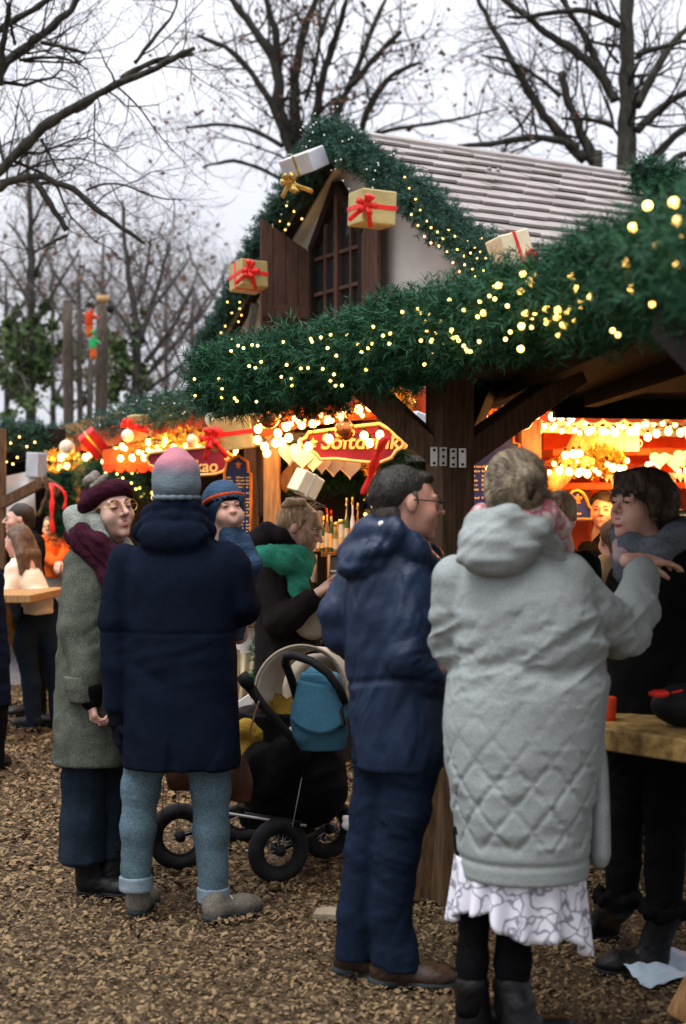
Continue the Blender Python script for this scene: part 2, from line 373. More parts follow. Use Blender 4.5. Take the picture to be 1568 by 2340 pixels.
M['ledy'] = mat('ledy', (.9, .8, .4), .3, .02, 2, emis=(1, .55, .12), es=4.5)
M['bottle'] = mat('bottle', (.04, .10, .02), .1, .4, 5, spec=.6)
M['bottleamber'] = mat('bottleamber', (.40, .14, .02), .12, .4, 5, spec=.6)
M['steel'] = mat('steel', (.45, .44, .41), .5, .25, 15, metal=.55)
M['tan'] = mat('tan', (.42, .27, .12), .8, .2, 8, .2, 60)
M['cream'] = mat('cream', (.62, .56, .46), .85, .12, 8, .3, 150)

# ---------------------------------------------------------------- ground
def sheet(name, x0, x1, y0, y1, z, m, n=2, amp=0):
    b = MB(); b.grid(lambda u, v: np.stack([x0 + (x1 - x0) * u, y0 + (y1 - y0) * v, np.full(len(u), z) + (amp * vno(np.stack([u * 40, v * 40, u * 0], 1)) if amp else 0)], 1), n, n)
    return b.build(name, M[m], kind='structure', org=((x0 + x1) / 2, (y0 + y1) / 2, 0))
sheet('ground', -400, 400, -60, 900, -.03, 'mulch')
sheet('path', -60, 60, 13.2, 60, -.004, 'paving')
b = MB()
gx = lambda u, v: np.stack([-9 + 18 * u, .8 + 12.5 * v, .012 * vno(np.stack([u * 60, v * 42, u * 0], 1)) + .008 * vno(np.stack([u * 160, v * 110, u * 0 + 3], 1)) - .01], 1)
b.grid(gx, 180, 130); tag(b.build('wood_chip_ground', M['mulch'], org=(0, 6, 0)), kind='structure')
def chips(N, y0, y1, xw, s0, s1):
    y = y0 + (y1 - y0) * RS.rand(N); x = (RS.rand(N) * 2 - 1) * (xw * (y / y1) ** .6 + .6); l = s0 + (s1 - s0) * RS.rand(N) ** 1.6; w = l * (.3 + .4 * RS.rand(N))
    yaw = RS.rand(N) * 6.283; t1 = RS.randn(N) * .32; t2 = RS.randn(N) * .3
    T = A([(-1, -1, 0), (.1, -1.15, .12), (1, -.8, 0), (1.1, .9, 0), (0, 1.1, .16), (-.9, .85, 0)])
    X = T[None, :, 0] * l[:, None] / 2; Y = T[None, :, 1] * w[:, None] / 2; Z = T[None, :, 2] * w[:, None] + X * np.tan(t1)[:, None] + Y * np.tan(t2)[:, None]
    c, s = np.cos(yaw)[:, None], np.sin(yaw)[:, None]
    V = np.stack([X * c - Y * s + x[:, None], X * s + Y * c + y[:, None], Z + (.004 + .012 * RS.rand(N))[:, None]], 2).reshape(-1, 3)
    i = np.arange(N)[:, None] * 6
    return V, np.concatenate([i + A([[0, 1, 4, 5]]), i + A([[1, 2, 3, 4]])])
b = MB()
for a in ((100000, 2.8, 6.2, 2.5, .006, .026), (48000, 6.0, 9.5, 3.4, .011, .038), (14000, 9.3, 13.2, 4.2, .022, .06)): b.add(*chips(*a))
b.build('bark_mulch_chips', M['chip'], org=(0, 6, 0), kind='stuff', smooth=False, label='loose brown bark chips covering the trodden ground', cat='bark mulch')

g_ = np.random.RandomState(9); C_ = np.stack([g_.uniform(-140, 140, 16000), g_.uniform(84, 100, 16000), g_.rand(16000) ** 1.4 * 4.6], 1); C_[:, 2] *= .65 + .35 * vno(np.stack([C_[:, 0] * .16, C_[:, 0] * 0, C_[:, 0] * 0 + 2], 1)); e1 = g_.randn(16000, 3); e1 /= np.linalg.norm(e1, axis=1, keepdims=True); e2 = np.cross(e1, g_.randn(16000, 3)); e2 /= np.linalg.norm(e2, axis=1, keepdims=True)
b = MB(); b.add(np.stack([C_ - e1 * .9, C_ + e2 * .5, C_ + e1 * .9, C_ - e2 * .5], 1).reshape(-1, 3), np.arange(64000).reshape(-1, 4)); tag(b.build('treeline', mat('treeline', (.05, .05, .035), .95, col2=(.11, .10, .075), isl=.8), smooth=False, org=(0, 90, 0)), 'far low line of winter undergrowth on the horizon', 'undergrowth', kind='stuff')
# ---------------------------------------------------------------- evergreen garlands and fairy lights
def tuft_t(n, Lg, nl, nw, seed):
    r = np.random.RandomState(seed); z = r.rand(n) * Lg; a = r.rand(n) * 6.283; el = .75 + .35 * r.rand(n)
    d = np.stack([np.cos(a) * np.sin(el), np.sin(a) * np.sin(el), np.cos(el)], 1); p = np.stack([z * 0, z * 0, z], 1)
    sd = np.cross(d, r.randn(n, 3)); sd /= np.linalg.norm(sd, axis=1, keepdims=True)
    ln = nl * (.7 + .5 * r.rand(n))[:, None]; w = sd * nw / 2
    V = np.stack([p - w, p + w, p + d * ln + w * .4, p + d * ln - w * .4], 1)
    return V.reshape(-1, 3), np.arange(n * 4).reshape(-1, 4)
def pathpts(pts, n):
    pts = A(pts, float); s = np.r_[0, np.cumsum(np.linalg.norm(np.diff(pts, axis=0), axis=1))]; u = np.linspace(0, s[-1], n)
    q = np.stack([np.interp(u, s, pts[:, i]) for i in range(3)], 1)
    if n > 12:
        k = np.ones(7) / 7; q = np.stack([np.convolve(np.pad(q[:, i], 3, mode='edge'), k, 'valid') for i in range(3)], 1)
    return q, s[-1]
def needles(b, pts, R, N, tl, nl, nw, m=24, seed=0, droop=.12, lo=.3, sag=None):
    r = np.random.RandomState(seed + 5); q, Lg = pathpts(pts, 200); T = np.gradient(q, axis=0); T /= np.linalg.norm(T, axis=1, keepdims=True)
    i = r.randint(0, 200, N); t = T[i]; rad = r.randn(N, 3); rad -= (rad * t).sum(1)[:, None] * t; rad /= np.linalg.norm(rad, axis=1, keepdims=True)
    lump = 1 + .28 * vno(q[i] * 4.5 + seed) + .18 * vno(q[i] * 11)
    Rr = (R if np.isscalar(R) else np.interp(i / 199., np.linspace(0, 1, len(R)), R)) * lump
    pos = q[i] + (r.rand(N, 1) - .5) * T[i] * Lg / 200 + rad * (Rr * (lo + (1 - lo) * r.rand(N) ** .6) - tl * .5)[:, None]
    dr = rad + .55 * r.randn(N, 3) + t * .5 * r.choice([-1, 1], N)[:, None]; dr[:, 2] -= droop; dr /= np.linalg.norm(dr, axis=1, keepdims=True)
    up = np.cross(dr, r.randn(N, 3)); up /= np.linalg.norm(up, axis=1, keepdims=True); ot = np.cross(dr, up)
    for k in range(4):
        TV, TF = tuft_t(m, tl, nl, nw, seed * 7 + k); s = np.arange(k, N, 4); sc = (.75 + .5 * r.rand(len(s)))[:, None, None]
        V = pos[s][:, None, :] + sc * (TV[None, :, :1] * up[s][:, None] + TV[None, :, 1:2] * ot[s][:, None] + TV[None, :, 2:] * dr[s][:, None])
        b.add(V.reshape(-1, 3), (TF[None] + (np.arange(len(s)) * len(TV))[:, None, None]).reshape(-1, 4), 0)
    return q, T
def garland(name, label, pts, R, N, tl=.10, nl=.035, nw=.004, m=24, seed=0, mt='needle', core=.62, group=None, par=None):
    b = MB(); q, T = needles(b, pts, R, N, tl, nl, nw, m, seed)
    Rq = R if np.isscalar(R) else np.interp(np.linspace(0, 1, 41), np.linspace(0, 1, len(R)), R)
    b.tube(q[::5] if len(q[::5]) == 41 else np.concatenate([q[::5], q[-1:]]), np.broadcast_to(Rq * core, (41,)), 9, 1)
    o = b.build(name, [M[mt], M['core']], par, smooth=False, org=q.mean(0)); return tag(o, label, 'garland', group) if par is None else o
def onpath(pts, R, n, seed, front=True, lo=-70, hi=70, out=1.0):
    """bulb places on a garland's outer surface"""
    r = np.random.RandomState(seed); q, _ = pathpts(pts, 200); T = np.gradient(q, axis=0); res = []
    for k in range(n):
        i = r.randint(0, 200); t = nrm(T[i]); s = nrm(np.cross(t, (0, 0, 1))); s = s if s[1] < 0 else -s; u = np.cross(s, t) if np.cross(s, t)[2] > 0 else -np.cross(s, t)
        a = (lo + (hi - lo) * r.rand()) * D2R; Rr = (R if np.isscalar(R) else np.interp(i / 199., np.linspace(0, 1, len(R)), R)) * (1 + .28 * vno(q[i:i + 1] * 4.5)[0])
        res.append(q[i] + (s * math.cos(a) + u * math.sin(a)) * Rr * out)
    return res
def lights(name, label, pts, r, mt, group, wire=True, shape='ball', cat='fairy lights', nmax=100):
    pts = [A(p) for p in pts]; root = thing(name, label, cat, pts[0], group)
    me = None; o = ORG[root.name]
    if wire:
        b = MB(); b.tube(A(pts) + A((0, .004, .012)), .0025, 4, 0, False); b.build('wire', M['black'], root)
    b = MB()
    if shape == 'ball': b.ball((0, 0, 0), r, 6)
    else: b.ball((0, 0, 0), (r, r, r * 1.15), 7); b.cyl((0, 0, r * .9), (0, 0, r * 1.9), r * .45, r * .4, 8, 1)
    me = mesh_np('bulb', np.concatenate(b.V), b.F, True, np.concatenate(b.M)); me.materials.append(M[mt]); me.materials.append(M['black'])
    for p in pts[:nmax]:
        c = bpy.data.objects.new('bulb', me); SC.collection.objects.link(c); c.parent = root; c.location = tuple(p - o)
    return root
def lamp(p, w, col=(1, .52, .17), r=.05):
    l = bpy.data.lights.new('bulb_glow', 'POINT'); l.energy = w; l.color = col; l.shadow_soft_size = r
    o = bpy.data.objects.new('bulb_glow', l); SC.collection.objects.link(o); o.location = tuple(p)

# ---------------------------------------------------------------- wrapped presents
def bow(b, c, ex, ey, s, mi=0, loops=6, tails=2, seed=0):
    r = np.random.RandomState(seed); ez = np.cross(ex, ey)
    for k in range(loops):
        a = k * 6.283 / loops + .3 * r.randn(); d = ex * math.cos(a) + ey * math.sin(a); side = np.cross(ez, d); l = s * (.8 + .35 * r.rand())
        t = np.linspace(0, 1, 9); prof = [(math.sin(math.pi * x) ** .6 * .0 + l * math.sin(math.pi * x * .5 if x < .5 else math.pi * (1 - x) * .5) * 1.3, s * .55 * math.sin(math.pi * x) * (1 if x < .5 else .55) + s * .25 * x) for x in t]
        V = A([c + d * p + ez * (q + .1 * s) + side * w * s * .26 * (.5 + .5 * math.sin(math.pi * x)) for x, (p, q) in zip(t, prof) for w in (-1, 1)])
        i = np.arange(8) * 2; b.add(V, np.stack([i, i + 1, i + 3, i + 2], 1), mi)
    for k in range(tails):
        a = -1.2 - .8 * k + .3 * r.randn(); d = ex * math.cos(a) + ey * math.sin(a); side = np.cross(ez, d); t = np.linspace(0, 1, 7)
        V = A([c + d * s * 1.9 * x + ez * s * (.25 * math.sin(5 * x) + .15) + side * w * s * .2 for x in t for w in (-1, 1)]); i = np.arange(6) * 2
        b.add(V, np.stack([i, i + 1, i + 3, i + 2], 1), mi)
    b.ball(c + ez * s * .2, s * .28, 6, mi)
def gift(label, c, size, R, paper, ribbon, bowpos=None, bs=.07, bands=(0, 1), group='wrapped presents on the garlands', bowface=1, bm=None, seed=0):
    c = A(c, float); R = A(R); sz = A(size, float); root = thing('gift_box', label, 'present', c - R[:, 2] * sz[2] / 2, group)
    b = MB(); b.box(c, sz, R); b.build('box', M[paper], root, smooth=False, bevel=.008)
    if ribbon:
        b = MB(); w = min(sz) * .14
        if 0 in bands: b.box(c, (w, sz[1] + .006, sz[2] + .006), R)
        if 1 in bands: b.box(c, (sz[0] + .007, sz[1] + .007, w), R)
        if 2 in bands: b.box(c, (sz[0] + .005, w, sz[2] + .005), R)
        b.build('ribbon', M[ribbon], root, smooth=False, bevel=.002)
    if bowpos is not None:
        u, v = bowpos; b = MB(); ex, ey, ez = R[:, 0], R[:, 2], -R[:, 1]
        if bowface == 2: ex, ey, ez = R[:, 0], R[:, 1], R[:, 2]
        if bowface == 3: ex, ey, ez = R[:, 1], R[:, 2], R[:, 0]
        dep = sz[1] if bowface == 1 else sz[2] if bowface == 2 else sz[0]
        bow(b, c + ex * u + ey * v + ez * (dep / 2 + .004), ex, np.cross(ez, ex) if False else ey, bs, 0, seed=seed)
        o = b.build('bow', M[bm or ribbon], root, smooth=True); sm = o.modifiers.new('thick', 'SOLIDIFY'); sm.thickness = .003
    return root
def Rpx(yaw, pitch=0, roll=0): return rotz(yaw * D2R) @ rotx(pitch * D2R) @ roty(roll * D2R)

# ---------------------------------------------------------------- near shelter: post, braces, roof, garland
sh = thing('timber_shelter', 'dark timber shelter roof on a braced post with white hinge plates', 'shelter', (.439, 5.85, 0))
pz = 24 * D2R; ph = rotz(pz)
b = MB(); b.box((.439, 5.85, 1.09), (.15, .15, 2.18), ph); b.build('post', M['brownwood'], sh, smooth=False, bevel=.006)
b = MB(); b.beam((.29, 5.9, .0), (.41, 5.78, .80), .14, .10, (0, -1, 0)); b.build('foot', M['brownwood'], sh, smooth=False, bevel=.006)
for tp, w in (((.052, 5.98, 2.16), .135), ((1.0, 6.15, 2.2), .13), ((.66, 6.75, 2.19), .12)):
    b = MB(); a = A((.439, 5.85, 1.80)); d = nrm(A(tp) - a); b.beam(a + d * .04, tp, .10, w, (d[1], -d[0], 0)); b.build('brace', M['brownwood'], sh, smooth=False, bevel=.006)
for px in (1003, 1047):
    for q, (dx, hw) in enumerate(((-11, 16), (10, 17))):
        b = MB(); c = P(px + dx, 1043 + (px > 1020) * 3, 5.745); s = 5.745 / FX
        b.box(c, (hw * s, .006, 44 * s), rotz(.12 if px < 1020 else -.12)); b.build('hinge_plate', M['pale'] if q == (px < 1020) else M['white'], sh, smooth=False, bevel=.002)
        b = MB()
        for dy in ((-15, 15) if q == (px > 1020) else (-15, 0, 15)): e = c + A((0, -.003, dy * s)); b.cyl(e, e + A((0, -.005, 0)), .006, .005, 8)
        b.build('bolt', M['darkwood'], sh)
soff = [(1.62, .9), (1.02, 3.1), (.42, 5.2), (-.60, 6.58), (.60, 6.78), (1.12, 7.6), (2.6, 7.9), (4.0, 5.5), (3.6, .9)]
b = MB(); n = len(soff); zt = 2.32
V = [(x, y, 2.2) for x, y in soff] + [(x, y, zt) for x, y in soff] + [(2.0, 4.6, 2.62)]
F = [list(range(n))[::1]] + [[i, i + n, (i + 1) % n + n, (i + 1) % n] for i in range(n)] + [[i + n, 2 * n, (i + 1) % n + n] for i in range(n)]
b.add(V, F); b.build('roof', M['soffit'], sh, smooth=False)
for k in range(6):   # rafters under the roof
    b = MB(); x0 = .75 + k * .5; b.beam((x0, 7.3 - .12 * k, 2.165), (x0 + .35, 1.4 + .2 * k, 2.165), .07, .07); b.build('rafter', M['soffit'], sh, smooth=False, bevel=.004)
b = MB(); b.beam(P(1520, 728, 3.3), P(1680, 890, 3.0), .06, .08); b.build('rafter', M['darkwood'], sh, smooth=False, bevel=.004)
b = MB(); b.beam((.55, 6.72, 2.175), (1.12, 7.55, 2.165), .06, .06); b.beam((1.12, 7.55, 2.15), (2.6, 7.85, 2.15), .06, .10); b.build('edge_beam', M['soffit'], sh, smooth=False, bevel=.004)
GN = [P(1760, 560, 2.6), P(1660, 595, 2.95), P(1568, 602, 3.4), P(1420, 638, 3.9), P(1280, 680, 4.4), P(1030, 748, 5.2), P(760, 815, 5.9), P(560, 855, 6.4), P(480, 862, 6.65)]
GR = [.135, .135, .135, .135, .138, .142, .155, .155, .125]
garland('evergreen_garland', 'thick blurred near garland along the eave of the shelter roof', GN, GR, 6800, .105, .032, .0034, 34, 1)
garland('evergreen_garland', 'dark garland return behind the corner of the shelter roof', [P(478, 862, 6.65), P(620, 880, 6.8), P(800, 890, 6.9)], [.14, .12, .1], 700, .11, .04, .0042, 26, 2)
px_l = [(1446, 520, 0), (1480, 470, 0), (1540, 463, 0), (1548, 505, 0), (1560, 545, 0), (1503, 562, 0), (1550, 600, 0), (1432, 600, 0), (1305, 632, 0), (1445, 660, 0), (1350, 678, 0), (1195, 625, 0), (1190, 665, 0), (1140, 652, 0), (1228, 627, 0), (1210, 642, 0), (1225, 650, 0), (1248, 705, 0), (1275, 708, 0), (1273, 725, 0), (1250, 735, 0), (1288, 742, 0), (1200, 715, 0), (1192, 745, 0), (1190, 797, 0), (1105, 715, 0), (1060, 708, 0), (1027, 685, 0), (963, 715, 0), (970, 733, 0), (975, 755, 0), (1008, 735, 0), (892, 762, 0), (890, 785, 0), (962, 778, 0), (985, 780, 0), (1030, 758, 0), (1035, 772, 0), (1048, 778, 0), (1060, 790, 0), (1075, 803, 0), (1095, 780, 0), (1155, 775, 0), (1275, 765, 0), (1400, 755, 0), (1412, 765, 0), (1490, 695, 0)]
qn, _ = pathpts(GN, 400)
def on_garland(px, py, R=.15):
    pr = np.stack([784 + qn[:, 0] / qn[:, 1] * FX, 1169.5 - (qn[:, 2] - CZ) / qn[:, 1] * FX], 1); i = np.argmin(np.abs(pr[:, 0] - px)); d = qn[i, 1] - .27 - .22 * min(1, max(0, (px - 1250) / 300.))
    return P(px, py, d)
pts = [on_garland(x, y) for x, y, _ in px_l]
extra = onpath(GN[3:], A(GR[3:]) * 1.12, 74, 31, lo=-60, hi=30)
lights('light_string', 'large warm fairy lights on the near right end of the shelter garland', pts[:26], .011, 'bulb', 'fairy lights on the garlands', wire=False)
lights('light_string', 'warm fairy lights scattered through the thick near shelter garland', pts[26:] + extra, .0062, 'bulb', 'fairy lights on the garlands', wire=False)

# ---------------------------------------------------------------- attic hut with shingle roof
HK = 1.0
TH = 29.6 * D2R; rd = A((math.cos(TH), math.sin(TH), 0)); gd = A((math.sin(TH), -math.cos(TH), 0)); ZZ = A((0, 0, 1.))
HS = 1.15; apex = P(755, 303, 9 * HS); hw_ = 1.69 * HS; drop = 1.07 * HS
def hut(r, g, z): return apex + rd * r + gd * g + ZZ * z          # along the ridge, across, up from apex
zr = lambda g: -abs(g) / hw_ * drop
ht = thing('attic_hut', 'small white gabled hut with shingle roof above the stall', 'hut', hut(1.6, 0, -2.0))
HL = 3.05
sl = nrm(gd * hw_ - ZZ * drop); sn = nrm(np.cross(rd, sl)); sn = sn if sn[2] > 0 else -sn
b = MB(); L_ = math.hypot(hw_, drop) * 1.18
for s in (1, -1):
    sg = nrm(gd * s * hw_ - ZZ * drop); n_ = sn if s == 1 else nrm(np.cross(sg, rd)) ; n_ = n_ if n_[2] > 0 else -n_
    c = apex + rd * (HL / 2 - .0) + sg * L_ / 2 - n_ * .035
    b.box(c, (HL, L_, .05), np.stack([rd, sg, np.cross(rd, sg)], 1), 0)
b.build('roof_deck', M['darkwood'], ht, smooth=False)
b = MB(); rows = 15; ex_ = L_ / rows; TW = .285; rr = random.Random(3)
for i in range(rows):
    off = (i % 2) * TW * .5; nT = int(HL / TW) + 2
    for j in range(-1, nT):
        r0 = j * TW + off; r1 = r0 + TW - .004
        r0, r1 = max(r0, -.03), min(r1, HL + .03)
        if r1 - r0 < .03: continue
        e = ex_ * (i + 1) + .032 + .006 * rr.random() - .020 * (j % 2); t0 = ex_ * i - .01; h0, h1 = .010, .038 + .006 * rr.random()
        dd = nrm(sl * (e - t0) + sn * (h1 - h0)); c0 = apex + rd * (r0 + r1) / 2 + sl * (t0 + e) / 2 + sn * ((h0 + h1) / 2)
        b.box(c0, (r1 - r0, e - t0, .019), np.stack([rd, dd, np.cross(rd, dd)], 1))
b.build('roof_tiles', M['shingle'], ht, smooth=False)
b = MB(); b.prism([(-.02, -.03), (.0, .05), (.11, .0), (.11, -.03)], apex + rd * HL / 2, gd, ZZ, HL); b.build('ridge_cap', M['shingle'], ht, smooth=False)
WR = .26                                                         # gable wall set back under the overhang
b = MB(); wz = zr(hw_ * .93) - .0
pg = [(-hw_ * .93, -2.2), (hw_ * .93, -2.2), (hw_ * .93, wz - .08), (0, -.10), (-hw_ * .93, wz - .08)]
b.prism(pg, hut(WR, 0, 0), gd, ZZ, .08); b.prism(pg, hut(HL - .3, 0, 0), gd, ZZ, .08)
for s in (1, -1): b.box(hut((WR + HL - .3) / 2, s * (hw_ * .9), -1.7), (HL - .9, .06, 1.1), np.stack([rd, gd, ZZ], 1))
b.build('wall', M['plaster'], ht, smooth=False)
# pale barge rafter and dark ones, left slope underside
for r0, m_, w in ((WR - .075, 'pale', .06), (.03, 'greywood', .03)):
    for s in (-1, 1):
        b = MB(); b.beam(hut(r0, s * .06, -.10), hut(r0, s * hw_ * 1.1, zr(hw_ * 1.1) - .09), .05 if w > .055 else .022, .085 if w > .055 else .03, rd); b.build('rafter', M[m_], ht, smooth=False, bevel=.004)
b = MB()   # steel strut in the left eave
b.beam(hut(.1, -1.45, -1.05), hut(.1, -1.75, -1.75), .04, .06, rd); b.build('strut', M['greywood'], ht, smooth=False)
# pointed window
wn = []
def wpt(px, py, r=WR - .05):                                      # pixel to point on the gable plane at ridge offset r
    o = hut(r, 0, 0); d0 = P(px, py, 1.) - A((0, 0, CZ)); n_ = rd; t = ((o - A((0, 0, CZ))) @ n_) / (d0 @ n_); q = A((0, 0, CZ)) + d0 * t - hut(r, 0, 0)
    return q @ gd, q[2]
wc = [wpt(720, 740), wpt(838, 720), wpt(838, 520), wpt(790, 415), wpt(722, 575)]
xl, xr = wc[0][0], wc[1][0]; xm = (xl + xr) / 2; zt_ = min(wc[4][1], wc[2][1]) ; za = wpt(787, 418)[1]; zb = -2.15
win = MB(); ring = [(xl, zb), (xr, zb), (xr, zt_), (xm, za), (xl, zt_)]
fr = MB(); ow = hut(WR - .06, 0, 0)
for i in range(5):
    a, c = ring[i], ring[(i + 1) % 5]; pa = ow + gd * a[0] + ZZ * a[1]; pb = ow + gd * c[0] + ZZ * c[1]; fr.beam(pa, pb, .07, .09, rd)
wf = fr.build('window', M['darkwood'], ht, smooth=False, bevel=.004)
b = MB(); b.prism(ring, hut(WR - .045, 0, 0), gd, ZZ, .01); b.build('pane', M['glass_dark'], wf, smooth=False)
b = MB(); b.beam(ow + gd * xm + ZZ * zb, ow + gd * xm + ZZ * (za - .05), .05, .06, rd)
for z in np.arange(zb + .25, zt_ + .1, .27): b.beam(ow + gd * xl + ZZ * z, ow + gd * xr + ZZ * z, .025, .03, rd)
for x in (xl + (xm - xl) * .5, xm + (xr - xm) * .5): b.beam(ow + gd * x + ZZ * zb, ow + gd * x + ZZ * (zt_ + .25), .025, .03, rd)
b.build('glazing_bar', M['shutterwood'], wf, smooth=False)
# opened shutters
def shutter(hx, out_dir, wdt, ztall, zshort, inner_tall=False):
    R = np.stack([out_dir, np.cross(ZZ, out_dir), ZZ], 1); o = hut(WR - .09, hx, 0); n = 4; b = MB()
    for k in range(n):
        u0, u1 = k * wdt / n, (k + 1) * wdt / n - .006; f = lambda u: zshort + (ztall - zshort) * u / wdt
        b.prism([(u0, zb), (u1, zb), (u1, f(u1)), (u0, f(u0))], o, out_dir, ZZ, .03)
    s_ = b.build('shutter', M['shutterwood'], ht, smooth=False, bevel=.003)
    b = MB(); zc = zb + (zshort - zb) * .66
    for z in (zc, zb + .25): b.prism([(.01, z - .045), (wdt - .01, z - .045), (wdt - .01, z + .045), (.01, z + .045)], o + np.cross(out_dir, ZZ) * (-.024), out_dir, ZZ, .02)
    b.build('batten', M['shutterwood'], s_, smooth=False, bevel=.003)
sdir_ = nrm(A((-.95, -.30, 0))); s_off = wpt(718, 578)
sc_ = (hut(WR, xl, 0)[1]) / FX
shutter(xl - .01, sdir_, 115 * sc_ * 1.02, s_off[1] + .24, s_off[1])
shutter(xr + .02, nrm(A((.30, -.95, 0))), .36, zt_ + .22, zt_)
b = MB(); c = hut(.95, hw_ * .36, zr(hw_ * .36) + .12); b.box(c, (.12, .07, .02), np.stack([rd, sl, sn], 1)); b.ball(c + ZZ * .02 - rd * .035, .017, 6); b.ball(c + ZZ * .02 + rd * .04, .017, 6); b.build('roof_fitting', M['shingle'], ht)
GH = [hut(-.02, -hw_ * 1.12, zr(hw_ * 1.12) + .02), hut(-.02, -hw_ * .5, zr(hw_ * .5) + .06), hut(-.02, 0, .0), hut(-.02, hw_ * .5, zr(hw_ * .5) + .06), hut(-.02, hw_ * .9, zr(hw_ * .9) + .03), hut(.0, hw_ * 1.12, zr(hw_ * 1.12))]
HR = [.10, .085, .135, .13, .15, .15]
garland('evergreen_garland', 'frosted garland draped over the gable of the white attic hut', GH, HR, 4800, .085, .027, .0042, 30, 3, 'needle_frost', .5)
def px_on_path(path, px, py, dd=-.16):
    q, _ = pathpts(path, 400); pr = np.stack([784 + q[:, 0] / q[:, 1] * FX, 1169.5 - (q[:, 2] - CZ) / q[:, 1] * FX], 1)
    i = np.argmin(((pr - A((px, py))) ** 2).sum(1)); return P(px, py, q[i, 1] + dd)
hl = [(655, 470), (672, 483), (640, 505), (660, 512), (690, 500), (652, 525), (622, 520), (600, 560), (548, 690), (548, 705), (552, 720), (545, 735), (530, 715), (515, 745), (530, 775), (505, 760), (520, 690), (590, 600),
      (925, 405), (935, 430), (950, 455), (960, 480), (940, 490), (975, 505), (985, 520), (955, 515), (1000, 530), (1012, 545), (1025, 525), (1040, 540), (1003, 562), (1022, 575), (1045, 570), (1060, 585), (1075, 578), (1085, 565), (1098, 575), (1090, 590), (1110, 590), (1062, 605), (1080, 615), (1105, 618), (1050, 620), (1035, 600), (985, 555), (970, 540), (1120, 560), (1100, 545), (1070, 550), (1085, 632)]
lights('light_string', 'warm fairy lights on the lower arms of the attic hut garland', [px_on_path(GH, *p) for p in hl], .0065, 'ledy', 'fairy lights on the garlands', wire=False)
lights('light_string', 'unlit pale bulbs dotted over the peak of the hut garland', onpath(GH[1:4], [.16, .2, .19], 60, 12, lo=-60, hi=80), .0055, 'ledw', 'fairy lights on the garlands', wire=False)
dH = apex[1]
gift('silver present with gold bow hanging at the hut gable peak', P(695, 372, dH - .35), (.26, .23, .14), Rpx(-30, 24, -9), 'silverpaper', 'gold', (-.06, -.09), .085, (0,), bm='gold', seed=1)
gift('gold present with red bow hung on the right arm of the hut garland', P(850, 478, 8.9), (.235, .22, .21), Rpx(24, 3, 1), 'goldpaper', 'ribbon', (-.105, .0), .075, (1,), seed=2)
gift('cream present with red ribbon tilted at the low end of the hut garland', P(1168, 575, 8.35), (.21, .16, .20), Rpx(28, -6, -18), 'creampaper', 'ribbon', (.04, -.08), .06, (0,), seed=3)
gift('gold present with red bow at the left eave of the attic hut', P(568, 632, 10.6), (.22, .22, .2), Rpx(30, -8, 2), 'goldpaper', 'ribbon', (-.06, -.0), .075, (1, 2), seed=4)
gb = [P(1455, 395, 10.9), P(1510, 405, 11), P(1560, 430, 11.1), P(1620, 500, 11.2)]
garland('evergreen_garland', 'small dark garland clump at the far end of the shingle ridge', gb, [.13, .16, .15, .15], 500, .11, .04, .006, 22, 5)
